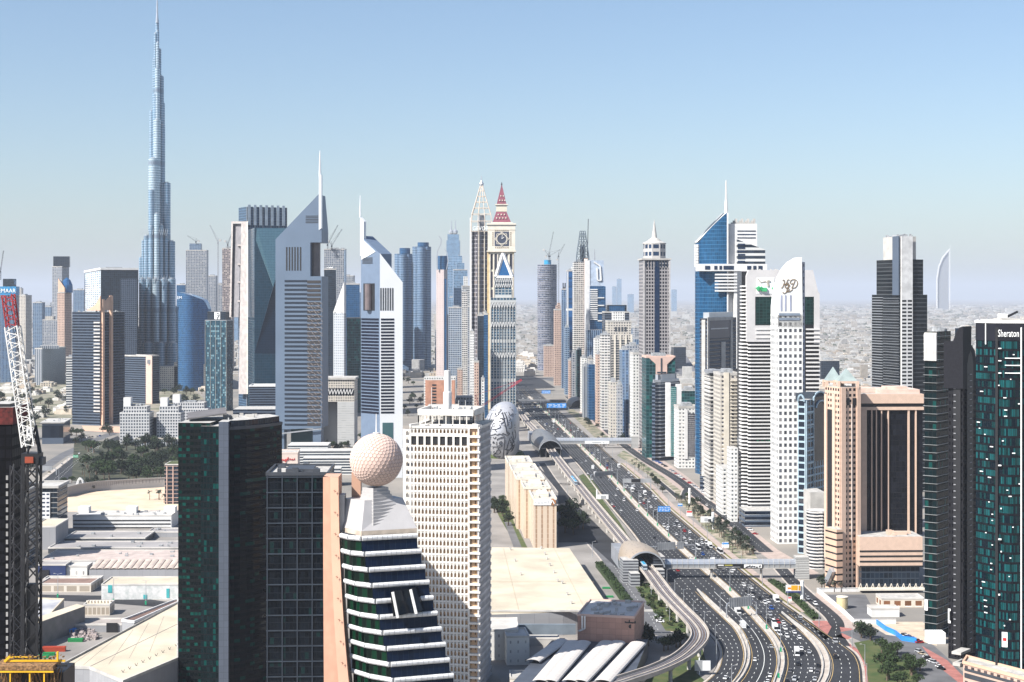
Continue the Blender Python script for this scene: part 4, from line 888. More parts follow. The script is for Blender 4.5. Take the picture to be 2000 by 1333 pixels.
# hazy crowned tower
Y = 4700; r, p, z = T('crowned_tower', 'hazy blue tower with a wide crown and two round tipped masts', 868, 902, 500, Y, 40, 0, 'hazyb', 5, 5, par=False)
for (x0, x1, y0, y1) in ((872, 898, 470, 500), (874, 896, 458, 470)): add(r, 'crown_tier', RC(x0, x1, Y + 3, 34), Z_(y1, Y) + .02, Z_(y0, Y), FS['hazyb'])
for px in (881, 889): x = X_(px, Y); m_ = MB().lathe((x, Y + 20), [(2, Z_(458, Y)), (8, Z_(455, Y)), (8, Z_(451, Y)), (2, Z_(448, Y)), (.7, Z_(430, Y))], 10); m_.build('mast', [steel], r)
T('residential_tower', 'slim pale blue tower in front of the hazy crowned one', 886, 913, 528, 3900, 30, 5, 'hazyb', 4, 4, crown=[(892, 907, 514, 'hazyb')]); T('residential_tower', 'white stepped tower beside the latticed spire tower', 903, 918, 560, 3500, 30, 5, 'hband', 4, 4, crown=[(906, 914, 540, 'whiteres')])
T('residential_tower', 'dark grid tower with white frame in front of the curled horn tower', 876, 905, 602, 3150, 30, 3, fac('dark_grid_facade', (.40, .44, .48), (.03, .06, .11), (.15, .85), (.18, .85)), 4, 4.5)
T('residential_tower', 'narrow tower of zigzag white balconies', 902, 913, 572, 2950, 24, 0, 'balc', 4, 4); T('residential_tower', 'slim grey tower beside the zigzag balcony tower', 913, 920, 600, 2900, 24, 0, 'greyres', 4, 4)
# latticed spire tower
Y = 2620; p = R3(920, 932, 961, Y, 66); z = Z_(452, Y)
r = B('spire_tower', 'brown glass tower under an open gilded lattice crown and thin spire', p, z, fac('brown_tower_bays', (.30, .29, .30), (.07, .065, .08), (.1, .9), (.12, .88), alt=(.2, .16, .14), altp=.2, gr=.15), 6.5, 7, cat='tower')
f = Face(p[0], p[1]); m_ = MB()
for px in (935, 946, 957): f.rect(m_, px - .6, px + .6, 440, 800, 0, 1.6)
m_.build('cream_ribs', [cream], r); cx, cy = (p[0][0] + p[2][0]) / 2, (p[0][1] + p[2][1]) / 2; hw = 20 / F * Y; lv = [(452, 1), (432, 1), (418, .92), (406, .74), (394, .56), (383, .40), (372, .26), (364, .14), (356, .06)]; m_ = MB()
cs = [(-1, -1), (-.33, -1), (.33, -1), (1, -1), (1, -.33), (1, .33), (1, 1), (.33, 1), (-.33, 1), (-1, 1), (-1, .33), (-1, -.33)]
for i, (yy, k) in enumerate(lv):
    zz = Z_(yy, Y); q = [(cx + a * hw * k, cy + b * hw * k, zz) for a, b in cs]
    for j in range(12): m_.beam(q[j], q[(j + 1) % 12], 1.0)
    if i:
        for j in range(12): m_.beam(pq[j], q[j], 1.1)
    pq = q
m_.build('lattice_crown', [plain('gilded_cream', (.62, .52, .42), .5)], r); MB().lathe((cx, cy), [(3, Z_(364, Y)), (4, Z_(358, Y)), (1, Z_(352, Y)), (.6, Z_(342, Y))], 8).build('spire', [steel], r)
text('GEVORA', 10, (X_(942, Y), p[0][1] - 4, Z_(447, Y)), wpaint, r, squash=.85); add(r, 'white_side_fin', RC(917.5, 921, Y + 8, 10), 0, Z_(425, Y), white); add(r, 'inner_core', inset(p, .35), z + .03, Z_(420, Y), grey)
# clock tower
Y = 2500; p = RC(952.5, 1006, Y, 44); pc = RC(955, 1003, Y + 2, 40); cm = fac('clock_tower_shaft', (.66, .60, .48), (.06, .06, .08), (.2, .8), (0, .88), bump=.4)
r = B('clock_tower', 'cream clock tower with maroon pyramid roofs and an ornate round dial', pc, Z_(492, Y), cm, 8, 30, cat='tower'); z0, z1 = Z_(490, Y), Z_(437, Y)
add(r, 'clock_stage', p, z0 + .02, z1, cream); 
for yy, o in ((491, 1.5), (438, 1.6), (448, .5)): m_ = MB(); m_.ring(p, Z_(yy + 1.5, Y), Z_(yy - 1.5, Y), o); m_.build('cornice', [cream], r)
f = Face(p[0], p[1]); m_ = MB(); ccx, ccy, rr = 980, 467, 14
f.rect(m_, 966, 994, 453, 481, .05, .35); m_.build('dial_recess', [plain('dial_recess', (.05, .06, .09), .4)], r); m_ = MB(); cc = f.pt(ccx, ccy, .6)
def circ(R0, n=20): return [(cc[0] + cos(2 * pi * i / n) * R0, cc[1], cc[2] + sin(2 * pi * i / n) * R0) for i in range(n + 1)]
for R0, w in ((8.2, 1.2),):
    c_ = circ(R0)
    for a, b in zip(c_, c_[1:]): m_.beam(a, b, w)
for s_ in (0, pi / 4):
    q = [(cc[0] + cos(s_ + k * pi / 2) * 11.5, cc[1], cc[2] + sin(s_ + k * pi / 2) * 11.5) for k in range(5)]
    for a, b in zip(q, q[1:]): m_.beam(a, b, .8)
for a in range(4): m_.beam((cc[0] + cos(a * pi / 2) * 8, cc[1], cc[2] + sin(a * pi / 2) * 8), (cc[0] + cos(a * pi / 2) * 11.6, cc[1], cc[2] + sin(a * pi / 2) * 11.6), .8)
m_.build('dial_frame', [cream], r); m_ = MB(); m_.beam(cc, (cc[0] + 4, cc[1], cc[2] + 3), .9); m_.beam(cc, (cc[0] + 1, cc[1], cc[2] + 6.5), .7); m_.build('clock_hands', [white], r)
m_ = MB()
for i in range(7):
    for (u, v) in ((962.5, 455 + i * 4), (997.5, 455 + i * 4), (968 + i * 4, 450.5), (968 + i * 4, 484)): a = f.pt(u, v, .4); m_.box(a[0] - .9, a[0] + .9, a[1], a[1] + .3, a[2] - .9, a[2] + .9)
m_.build('pierced_tracery', [plain('tracery_brown', (.25, .2, .14), .7)], r)
def frust(nm, x0, x1, y0, x2, x3, y1, mat, dd=0):
    a, b, c, d_ = X_(x2, Y), X_(x3, Y), X_(x0, Y), X_(x1, Y); yc = Y + 22; z0_, z1_ = Z_(y1, Y), Z_(y0, Y); h0, h1 = (b - a) / 2, (d_ - c) / 2
    MB().hexa([(a, yc - h0, z0_), (b, yc - h0, z0_), (b, yc + h0, z0_), (a, yc + h0, z0_)], [(c, yc - h1, z1_), (d_, yc - h1, z1_), (d_, yc + h1, z1_), (c, yc + h1, z1_)]).build(nm, [mat], r)
frust('belvedere', 959, 1001, 434.2, 959, 1001, 437, cream); frust('lower_roof', 969, 989, 413, 962, 998, 434, maroon); frust('upper_stage', 969, 990, 400, 969, 990, 412.8, cm); frust('upper_cornice', 967, 992, 398, 967, 992, 399.9, cream); frust('upper_roof', 979, 980.4, 360, 970, 989, 397.8, maroon)
m_ = MB()
for (u, v) in [(969 + 6 * i, 427) for i in range(4)] + [(972 + 6 * i, 420) for i in range(3)] + [(975 + 5 * i, 392) for i in range(3)] + [(977 + 5 * i, 383) for i in range(2)]:
    hw_ = {427: 16, 420: 13, 392: 8.5, 383: 5.7}[v]; m_.box(X_(u, Y), X_(u, Y) + 1.6, Y + 22 - hw_ / F * Y - 1, Y + 22, Z_(v, Y), Z_(v, Y) + 2.2)
m_.build('dormers', [cream], r); MB().lathe((X_(979.7, Y), Y + 22), [(.6, Z_(361, Y)), (1.4, Z_(359, Y)), (.2, Z_(354, Y))], 6).build('finial', [dgrey], r)
f = Face(pc[0], pc[1]); f.cols(957, 1002, 497, 800, 7, 1.6, 0, 1.5, cream, r, 'ribs'); m_ = MB(); f.rect(m_, 951.5, 956, 493, 800, -6, .8); f.rect(m_, 1001, 1004, 493, 800, -6, .8); m_.build('yellow_corner', [plain('yellow_stone', (.62, .47, .25), .7)], r)
# blue tower with triangular top
Y = 2330; bg2 = fac('blue_office_grid', (.34, .36, .36), (.03, .085, .14), (.12, .88), (.2, .92), gr=.12, gm=.2, mech=(14, 1), mcol=(.45, .46, .45)); p = RC(958, 1008, Y, 42); z = Z_(582, Y)
r = B('office_tower', 'blue glass tower with a sharp white triangular peak before the clock tower', p, z, bg2, 5, 4.2, cat='tower'); add(r, 'upper_body', inset(p, .66), z + .02, Z_(541, Y), bg2, 5, 4.2)
f = Face(p[0], p[1]); f.cols(959, 1007, 590, 800, 10, .7, 0, 1, plain('silver_mullion', (.55, .55, .53), .4, .3), r)
for yy in (590, 628, 688): 
    m_ = MB()
    for k in range(10): x = 959 + 48 * k / 9.0; f.strokes(m_, [[(x, yy + 12), (x + 2.6, yy), (x + 5.2, yy + 12)]] if k < 9 else [], .8, 1.3)
    m_.build('arched_trim', [white], r)
q = inset(p, .62); fy_ = q[0][1] - .5; a = (X_(969, Y), fy_, Z_(541, Y)); b = (X_(1001, Y), fy_, Z_(541, Y)); t = (X_(982.5, Y), fy_ + 10, Z_(495, Y)); m_ = MB()
for u, v in ((a, t), (b, t), (a, b)): m_.beam(u, v, 4)
for u in (a, b): m_.beam((u[0], u[1] + 22, u[2]), t, 2.5)
m_.build('white_peak_frame', [white], r); m_ = MB().face([a, b, t]); m_.face([(b[0], b[1], b[2]), (b[0], b[1] + 22, b[2]), t]); m_.face([(a[0], a[1] + 22, a[2]), a, t]); m_.face([(b[0], b[1] + 22, b[2]), (a[0], a[1] + 22, a[2]), t]); m_.build('peak_glass', [glassb], r)
m_ = MB()
fz = Face((X_(966, Y), q[0][1] - 1.6), (X_(1001, Y), q[0][1] - 1.6))
for k in range(8): x = 966 + 4.4 * k; fz.strokes(m_, [[(x, 553), (x + 2.2, 543), (x + 4.4, 553), (x + 2.2, 562), (x, 553)]], .7, .2)
m_.build('zigzag_trim', [white], r)
# small blocks between them
for (lb, x0, x1, yt, Y, st) in (('pink brown stepped block in the gap beside the clock tower', 943, 951, 612, 2560, 'pinkres'), ('white capped dark strip tower before the pink brown block', 933, 945, 617, 2450, 'darkg'), ('cream block with square dark windows behind the round white column', 918, 926, 650, 2300, 'whiteres'),
        ('pink block with small windows behind the red crane mast', 926, 935, 708, 2150, 'pinkres'), ('thin cream balcony block beside the red crane', 940, 946, 742, 2120, 'whiteres'), ('narrow pale pink block low in the gap', 893, 903, 722, 2700, 'pinkres'), ('slim navy strip tower beside the yellow cornered shaft', 945, 953, 615, 2380, 'blueg')):
    T('narrow_block', lb, x0, x1, yt, Y, 20, 0, st, 3.5, 4, group='blocks in the gap before the clock tower', par=True)
p = RC(832, 872, 2180, 30, 5); r = B('hotel_block', 'orange brown hotel block with rows of black slot windows', p, Z_(743, 2180), plain('orange_brown_stone', (.46, .23, .15), .8), 4, 4); f = Face(p[0], p[1]); f.bands(844, 852, 748, 796, 8, .5, .02, .3, black, r, 'slot_windows'); add(r, 'rear_block', RC(828, 890, 2230, 30), 0, Z_(737, 2230), FS['whiteres']); add(r, 'base_block', RC(836, 895, 2140, 26), 0, Z_(792, 2140), FS['creamres']); add(r, 'side_block', RC(882, 888, 2178, 24), 0, Z_(743, 2178), plain('orange_brown_stone2', (.46, .23, .15), .8))
text('HOTEL', 5, (X_(864, 2180), p[0][1] - .6, Z_(758, 2180)), wpaint, r) if False else None
p = RC(888, 922, 2250, 30); B('link_building', 'grey bridge like block with a row of square windows', p, Z_(775, 2250), fac('grey_square_windows', (.30, .33, .36), (.02, .03, .04), (.2, .8), (.3, .7)), 4, 6, z0=12)
# sailing hotel far off
Y = 20000; r = E('sail_hotel', 'very faint white sail shaped hotel on the horizon', 'hotel', (X_(1845, Y), Y, 0)); m_ = MB(); cv = [(1830, 606), (1830, 570), (1830, 545), (1834, 520), (1841, 503), (1855, 487)]
for a, b in zip(cv, cv[1:]): m_.beam((X_(a[0], Y), Y, Z_(a[1], Y)), (X_(b[0], Y), Y, Z_(b[1], Y)), 14)
m_.build('curved_mast', [white], r); m_ = MB(); pl = [(1831, 606), (1831.5, 545), (1836, 522), (1843, 506), (1853, 492), (1853, 606)]; m_.face([(X_(a, Y), Y + 12, Z_(b, Y)) for a, b in pl][::-1]); m_.face([(X_(a, Y), Y + 40, Z_(b, Y)) for a, b in pl])
for i in range(6): a, b = pl[i], pl[(i + 1) % 6]; m_.face([(X_(a[0], Y), Y + 12, Z_(a[1], Y)), (X_(b[0], Y), Y + 12, Z_(b[1], Y)), (X_(b[0], Y), Y + 40, Z_(b[1], Y)), (X_(a[0], Y), Y + 40, Z_(a[1], Y))])
m_.build('sail_wall', [grey], r); MB().beam((X_(1855, Y), Y, 0), (X_(1855, Y), Y, Z_(487, Y)), 8).beam((X_(1855.5, Y), Y, Z_(487, Y)), (X_(1855.5, Y), Y, Z_(478, Y)), 3).build('straight_mast', [white], r)
r = E('arch_bridge', 'faint white arched bridge far off beyond the villas', 'bridge', (X_(1668, 5200), 5200, 0)); m_ = MB()
for k in range(12): u0, u1 = pi * k / 12, pi * (k + 1) / 12; m_.beam((X_(1668 - 33 * cos(u0), 5200), 5200, 5 + 52 * sin(u0)), (X_(1668 - 33 * cos(u1), 5200), 5200, 5 + 52 * sin(u1)), 3)
m_.build('arch', [concrete], r); MB().box(X_(1630, 5200), X_(1706, 5200), 5195, 5205, 6, 9).build('deck', [concrete], r)
# ================================================================ the two gable towers
alu = plain('silver_cladding_shade_tone', (.12, .165, .23), .5, .2, amt=.06, scale=.02); aluw = plain('silver_cladding_lit_tone', (.76, .77, .78), .4, .2, amt=.04, scale=.02)  # one silver cladding in two tones: blue-grey paints shade, white paints sunlight
Y = 1790; r = E('gable_tower', 'grey blue gabled tower with a tall mast and a cylinder set in its notch', 'skyscraper', (X_(583, Y), Y, 0))
fa = Face((X_(538, Y), Y + 6), (X_(628, Y), Y)); D = -34
def plate(face, pts, o0, o1, mat, nm, r, cell=None):
    c = [face.pt(x, y, o1) for x, y in pts]; k = [face.pt(x, y, o1) for x, y in pts]; nv = Vector((face.n.x, face.n.y, 0)) * (o1 - o0); k = [tuple(Vector(a) - nv) for a in c]
    m_ = MB(); n = len(c); m_.face(c[::-1], 0); m_.face(k, 0)
    for i in range(n): j = (i + 1) % n; m_.face([c[i], c[j], k[j], k[i]], 0)
    return m_.build(nm, [mat], r)
plate(fa, [(538, 468), (538, 840), (628, 836), (628, 540), (606, 540), (606, 474), (628, 474), (628, 450), (622, 380)], -34, 0, alu, 'facade_plate', r)
plate(fa, [(538, 840.2), (538, 884), (555, 884), (555, 840.2)], -12, 0, alu, 'leg', r); plate(fa, [(611, 837.2), (611, 870), (627, 870), (627, 837.2)], -12, 0, alu, 'leg', r)
m_ = MB(); a = fa.pt(616, 500, -14); m_.cyl(a[0], a[1], Z_(542, Y), Z_(472, Y), 6, 18); m_.build('notch_cylinder', [plain('bronze_drum', (.12, .10, .10), .4)], r)
plate(fa, [(622.6, 342), (622.6, 450), (627.6, 446), (627.6, 342)], -5, .6, aluw, 'mast_base', r); MB().lathe((fa.pt(625, 340, -3)[0], fa.pt(625, 340, -3)[1]), [(1.6, Z_(345, Y)), (1.1, Z_(320, Y)), (.4, Z_(294, Y))], 8).build('mast', [aluw], r)
fa.cols(560, 587, 483, 529, 6, 1.7, .03, .2, black, r, 'slots'); fa.bands(597, 622, 420, 436, 5, .45, .03, .2, black, r, 'grille')
fa.bands(556, 600, 543, 832, 34, .48, .03, .25, fac('tower_glazing', (.012, .02, .035), (.015, .03, .05), (.04, .96), (0, 1)), r, 'window_bands')
fa.bands(600, 626, 545, 832, 34, .62, .05, .5, fac('lattice_glazing', (.045, .04, .04), (.015, .02, .028), (.04, .96), (0, 1)), r, 'window_bands')
lat = MB(); lat2 = [[(601 + 6 * (k % 5), 590 + 8 * (k // 5) + 3 * (k % 2)), (606 + 6 * (k % 5), 597 + 8 * (k // 5) - 2 * (k % 3))] for k in range(150)]; fa.strokes(lat, lat2, .5, .9); lat.build('scaffold_lattice', [plain('scaffold_pipe', (.26, .22, .20), .5)], r)
m_ = MB(); fa.rect(m_, 558, 600, 842, 872, -30, -24); m_.build('inner_core', [FS['tealg']], r); m_ = MB(); m_.beam(fa.pt(534, 849, 3), fa.pt(628, 838, 3), 1.5); m_.build('canopy_edge', [grey], r)
Y = 1600; L_, M_, R2 = (X_(705, Y + 22), Y + 22), (X_(742, Y), Y), (X_(786.5, Y + 3), Y + 3); r = E('gable_tower', 'white gabled tower with a slim mast, shorter of the gabled pair', 'skyscraper', (M_[0], M_[1], 0))
f1 = Face(L_, M_); f2 = Face(M_, R2)
plate(f1, [(705, 461), (705, 886), (742, 886), (742, 496)], -16, 0, plain('hotel_painted_shade_cladding', (.15, .20, .28), .5, .2, amt=.05), 'side_plate', r)  # blue-grey colour puts shade on this face of the silver cladding
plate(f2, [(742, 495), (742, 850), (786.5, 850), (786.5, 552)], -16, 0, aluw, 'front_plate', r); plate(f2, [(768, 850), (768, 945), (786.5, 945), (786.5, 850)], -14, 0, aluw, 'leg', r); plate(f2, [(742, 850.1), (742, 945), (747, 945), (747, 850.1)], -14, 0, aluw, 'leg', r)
plate(f1, [(703.5, 425), (703.5, 500), (710, 500), (710, 433)], -3, .5, aluw, 'mast_base', r); p_ = f1.pt(703.6, 425, -1); MB().lathe((p_[0], p_[1]), [(1.0, p_[2]), (.3, Z_(379, Y))], 8).build('mast', [aluw], r)
plate(f1, [(706, 466), (706, 508), (733, 492)], .02, .4, aluw, 'painted_sunlit_gable', r)  # white triangle paints the sunlit top of the shaded face
m_ = MB(); f1.rect(m_, 710, 732, 554, 607, .03, .3); m_.build('notch_recess', [black], r); m_ = MB(); a = f1.pt(720, 580, 1); m_.cyl(a[0], a[1], Z_(606, Y), Z_(555, Y), 4, 14); m_.build('notch_cylinder', [plain('bronze_drum_2', (.14, .11, .11), .4)], r)
f2.cols(744, 767, 563, 607, 6, 1.5, .03, .2, dgrey, r, 'slots'); f1.bands(708, 728, 502, 515, 5, .45, .41, .5, dgrey, r, 'grille')
hg = plain('hotel_glass_band', (.007, .010, .022), .12, spec=.2); f1.bands(706, 740, 620, 808, 30, .66, .03, .25, hg, r, 'window_bands'); f2.bands(744, 770, 620, 808, 30, .60, .03, .25, hg, r, 'window_bands')
m_ = MB(); f2.rect(m_, 747, 768, 826, 860, .02, .3); f2.rect(m_, 747, 768, 860, 885, -13, -8); m_.build('lobby_glass', [FS['tealg']], r)
m_ = MB().prism([(M_[0], M_[1] + 4), (R2[0] - 2, R2[1] + 4), (R2[0] - 4, R2[1] + 34), (L_[0] + 3, L_[1] + 12), (L_[0] + 2, L_[1] + 3)], 8, Z_(560, Y)); m_.build('core', [grey], r)
# low hotel sign block and roofs beside it
Y = 1500; p = RC(533, 581, Y, 30, 4); z = Z_(886, Y); hs_ = plain('blush_render', (.66, .54, .47), .7, amt=.05); r = B('hotel_block', 'low blush hotel block with a red Arabic rooftop sign', p, z, hs_); parapet(r, p, z, 1, hs_); f = Face(p[0], p[1])
for yy in (904, 912):
    f.bands(537, 546, yy, yy + 4, 1, .8, .02, .2, black, r, 'window'); f.bands(551, 560, yy, yy + 4, 1, .8, .02, .2, black, r, 'window')
m_ = MB(); f.strokes(m_, [[(544.5, 897), (545.5, 900), (548, 900.5), (549.5, 897.5), (551, 899.5), (552.5, 897.5), (554, 899.5), (556, 899.5), (557.5, 897)], [(558, 899.5), (560, 899.5), (560.5, 896)], [(562.5, 893.5), (562.5, 899.5)], [(549.5, 902.3), (551, 902.3)], [(557, 902), (559, 902)]], .8, .25); m_.build('red_sign_strokes', [red], r)
m_ = MB(); f.strokes(m_, [[(565.5, 898), (567, 896), (568.5, 898), (566, 899)], [(569.5, 898.5), (571, 896.5), (572.5, 899), (569.5, 899)], [(573.5, 899), (575, 895.5), (575.5, 899)]], .4, .25); m_.build('small_sign_strokes', [red], r)
for (lb, x0, x1, yt, yb, d, mt) in (('long low building with curved grey roof ribs behind the blush hotel', 562, 640, 871, 905, 40, roofg), ('long low shed with striped pale roof edges behind the golf ball dome', 582, 790, 882, 912, 26, roofg), ('lower striped roof shed in front of it', 592, 792, 896, 928, 22, plain('brown_roof', (.16, .12, .11), .8)), ('small cream plant block on the dark grid building side', 628, 665, 916, 950, 20, concrete)):
    Y = YB(yb); p = RC(x0, x1, Y, d, 2); z = Z_(yt, Y) - (0 if yt > 900 else 0); r = B('low_shed', lb, p, z, FS['hband'], 5, 3, top=mt, group='low roofs around the blush hotel'); f = Face(p[0], p[1]); m_ = MB()
    for k in range(4): m_.beam((p[0][0], p[0][1] + d * (k + .2) / 4.5, z + .8), (p[1][0], p[1][1] + d * (k + .2) / 4.5, z + .8), .9)
    m_.build('roof_ribs', [white], r)
# round villa cluster between them
# ---------------------------------------------------------------- oval museum
Y = 1790; MX, MY = X_(977, Y), Y + 30; ma, mb_, mc, mz = 21.8, 40, 37.5, 27; mp = 2.25
def mus(u, v, k=1):
    sg = lambda a, e: (abs(a) ** e) * (1 if a >= 0 else -1); e = 2 / mp
    x = ma * sg(cos(v), e) * sg(cos(u), e); y = mb_ * sg(cos(v), e) * sg(sin(u), e); z = mc * sg(sin(v), e)
    x += -5 * (z / mc) if z < 0 else 6 * max(0, z / mc) ; return (MX + x * k, MY + y * k, mz + z * k)
r = E('oval_museum', 'silver oval museum shell covered in flowing dark Arabic calligraphy', 'museum', (MX, MY, 0)); m_ = MB(); nu, nv = 40, 24
for i in range(nu):
    for j in range(nv):
        u0, u1 = 2 * pi * i / nu, 2 * pi * (i + 1) / nu; v0, v1 = -pi * .30 + pi * .80 * j / nv, -pi * .30 + pi * .80 * (j + 1) / nv
        m_.face([mus(u0, v0), mus(u1, v0), mus(u1, v1), mus(u0, v1)], 0, [(i * 2, j * 2), (i * 2 + 2, j * 2), (i * 2 + 2, j * 2 + 2), (i * 2, j * 2 + 2)])
m_.build('steel_shell', [plain('museum_steel', (.50, .50, .52), .38, .35, amt=.07, scale=.1)], r, smooth=True)
def hit(px, py):
    best = None; d = Vector(((px - 1000) / F, 1, -(py - YH) / F)); o = Vector((0, 0, H))
    def fn(t):
        q = o + d * t; x, y, z = q.x - MX, q.y - MY, q.z - mz; x -= (-5 * (z / mc) if z < 0 else 6 * max(0, z / mc)); return abs(x / ma) ** mp + abs(y / mb_) ** mp + abs(z / mc) ** mp - 1
    t = MY - 60
    while t < MY + 30:
        if fn(t) < 0:
            lo, hi = t - 2, t
            for _ in range(12):
                mid = (lo + hi) / 2
                if fn(mid) < 0: hi = mid
                else: lo = mid
            q = o + d * (lo - .35); return tuple(q)
        t += 2
    return None
Cs = 130 / 1155
SK = [([(195, 545), (185, 640), (180, 700), (240, 715), (300, 705), (330, 690), (360, 710), (400, 690), (440, 700), (470, 680), (500, 700), (560, 715), (575, 680), (545, 655)], 15), ([(455, 320), (480, 420), (510, 560), (540, 690)], 15), ([(490, 320), (530, 420), (550, 560)], 14), ([(270, 570), (270, 605), (330, 610), (390, 590), (420, 570), (400, 530)], 12), ([(310, 500), (285, 540), (310, 560), (330, 530), (310, 500)], 9),
      ([(330, 480), (370, 490), (400, 470), (390, 440), (420, 420), (470, 440), (460, 500), (420, 505)], 11), ([(240, 420), (215, 470), (230, 520), (270, 500), (300, 440)], 9), ([(330, 330), (360, 380), (420, 300), (445, 270)], 8), ([(340, 400), (380, 400), (320, 390)], 7), ([(280, 330), (250, 390), (240, 440)], 8), ([(360, 785), (430, 755), (495, 740)], 12), ([(290, 745), (315, 775), (345, 745)], 9),
      ([(285, 855), (310, 840), (300, 825), (290, 840), (325, 855)], 9), ([(355, 830), (355, 890)], 9), ([(280, 915), (350, 915), (400, 890), (450, 850), (430, 820), (400, 860), (450, 905), (370, 945)], 12), ([(495, 780), (490, 900), (475, 1040), (465, 1110)], 13), ([(290, 1000), (330, 1040), (400, 1040), (420, 990), (370, 970), (350, 1010), (300, 1060), (330, 1080), (400, 1085)], 12),
      ([(590, 760), (560, 850), (530, 960), (505, 960), (540, 980), (600, 960), (640, 920), (590, 800)], 13), ([(610, 740), (640, 830), (600, 900)], 11), ([(630, 660), (650, 760), (660, 860)], 10), ([(560, 310), (590, 370), (640, 340), (640, 400)], 8), ([(560, 400), (600, 430), (570, 460)], 8), ([(560, 590), (600, 600), (620, 560), (610, 480)], 9), ([(540, 990), (520, 1100), (500, 1130)], 11), ([(640, 880), (560, 1010), (540, 1050)], 11), ([(670, 620), (690, 700), (670, 790)], 8), ([(600, 1000), (640, 960), (670, 870)], 8), ([(330, 1130), (380, 1120), (420, 1080)], 9)]
m_ = MB()
for ln, w in SK:
    sp_ = smoothp(ln, 5)
    for a, b in zip(sp_, sp_[1:]):
        h0, h1 = hit(930 + a[0] * Cs, 770 + a[1] * Cs), hit(930 + b[0] * Cs, 770 + b[1] * Cs)
        if h0 and h1 and (Vector(h0) - Vector(h1)).length < 14: m_.beam(h0, h1, w * Cs / F * Y * 1.15, h=.5)
rd = random.Random(4)
for k in range(60):
    h0 = hit(930 + rd.uniform(190, 680) * Cs, 770 + rd.uniform(200, 1000) * Cs)
    if h0: m_.box(h0[0] - .5, h0[0] + .5, h0[1] - .3, h0[1], h0[2] - .4, h0[2] + .4)
m_.build('calligraphy', [plain('dark_calligraphy', (.02, .02, .025), .4)], r)
MB().lathe((MX, MY), [(30, 0), (26, 6)], 24).build('mound', [grass], r)
# ---------------------------------------------------------------- stepped cream apartment row with roof sign
tanf = fac('tan_column_facade', (.62, .50, .38), (.36, .24, .16), (.35, .65), (0, .93), var=.15, bump=.3)
r = E('apartment_row', 'cream apartment row stepping back along the street, with a white sign and round emblem', 'apartment building', P(1062, 1071)); k = 0
for (xl, xm, xr, yb, yt) in ((1041, 1042, 1087, 1071, 976), (1022, 1024, 1075, 1052, 955), (1008, 1009, 1063, 1034, 937), (1000, 1001, 1052, 1012, 921), (991, 992, 1040, 990, 905)):
    Y = YB(yb); p = RC(xm, xr, Y, 52, 3); z = Z_(yt, Y); add(r, 'block', p, 0, z, tanf, 4.4, 3.6); parapet(r, p, z, 1.2, cream); rooftop(r, p, z, yb, 2.5, cream)
    if k == 0:
        f = Face(p[0], p[1]); m_ = MB(); f.rect(m_, 1042.5, 1085, 975, 987, .05, .5); m_.build('sign_board', [wpaint], r); u, kk = f.u(1060); a = f.at(u, Z_(981.5, kk), .5)
        text('COSMOLL', 2.6, a, grey, r, rz=radians(3), ex=.03, space=1.25, squash=1.15) if False else text('coomll', 3.6, a, grey, r, rz=radians(3), ex=.03, space=1.2)
        c = f.pt(1079, 981, .55); m_ = MB(); m_.face([(c[0] + 2.6 * cos(t * pi / 10), c[1], c[2] + 2.6 * sin(t * pi / 10)) for t in range(20)]); m_.build('round_emblem', [plain('bronze_emblem', (.35, .16, .07), .5)], r)
        m_ = MB(); m_.beam((c[0] - 1.3, c[1] - .1, c[2] - 1.4), (c[0] - .2, c[1] - .1, c[2] + 1.6), .6).beam((c[0] + 1.4, c[1] - .1, c[2] - 1.4), (c[0] - .1, c[1] - .1, c[2] + 1.6), .6); m_.build('emblem_letter', [wpaint], r)
    k += 1
# ---------------------------------------------------------------- tall white office tower with arched openings
r = E('arcaded_tower', 'white office tower wrapped in rows of arched openings under a pylon roof structure', 'skyscraper', (X_(900, 740), 745, 0))
Y = 740; p = R3(801, 936, 960, Y, 10); z1 = Z_(838, Y); arch = plain('white_arcade_panels', (.70, .66, .60), .6, amt=.10)
inn = fac('tan_shaded_recess', (.66, .42, .25), (.10, .06, .04), (.38, .6), (.12, .6), alt=(.55, .30, .10), altp=.25)
add(r, 'recessed_wall', grow(p, -1.0), 0, z1, inn, 2.2, 3.75); f = Face(p[3], p[0]); fr = Face(p[0], p[1])
def arcade(f, u0, u1, z0, z1, nx, ny, o0, o1, nm, mat, arched=True, wf=.62):
    m_ = MB(); w = (u1 - u0) / nx; h = (z1 - z0) / ny
    for j in range(ny):
        zb = z0 + j * h; f.slab(m_, u0, u1, zb - .1, zb + h * .22, o0, o1); f.slab(m_, u0, u1, zb + h * .84, zb + h * .9, o0, o1)
        for i in range(nx):
            ub = u0 + i * w; g_ = w * (1 - wf) / 2
            if j == 0: f.slab(m_, ub - g_, ub + g_, z0, z1, o0, o1 - .02)
            if arched:
                s0, s1 = ub + g_, ub + w - g_; zt = zb + h * .86; m_.face([f.at(s0, zt - h * .26, o1), f.at(s0 + (s1 - s0) * .22, zt - h * .07, o1), f.at(s0 + (s1 - s0) * .4, zt, o1), f.at(s0, zt, o1)]); m_.face([f.at(s1, zt - h * .26, o1), f.at(s1, zt, o1), f.at(s1 - (s1 - s0) * .4, zt, o1), f.at(s1 - (s1 - s0) * .22, zt - h * .07, o1)])
    f.slab(m_, u0, u1, z1 - .4, z1, o0, o1); return m_.build(nm, [mat], r)
zl = Z_(872, Y); nf = round(zl / 3.75)
arcade(f, 0, f.u(914)[0], 0, zl, 16, nf, -.7, 0, 'arcade_front', arch); arcade(f, 0, f.u(914)[0], zl + 5.3, z1, 16, 1, -.7, 0, 'arcade_front', arch)
m_ = MB()
for i in range(8): a = f.u(914)[0] / 8; f.slab(m_, a * i + a * .15, a * i + a * .9, zl + .4, zl + 4.4, -.9, -.62)
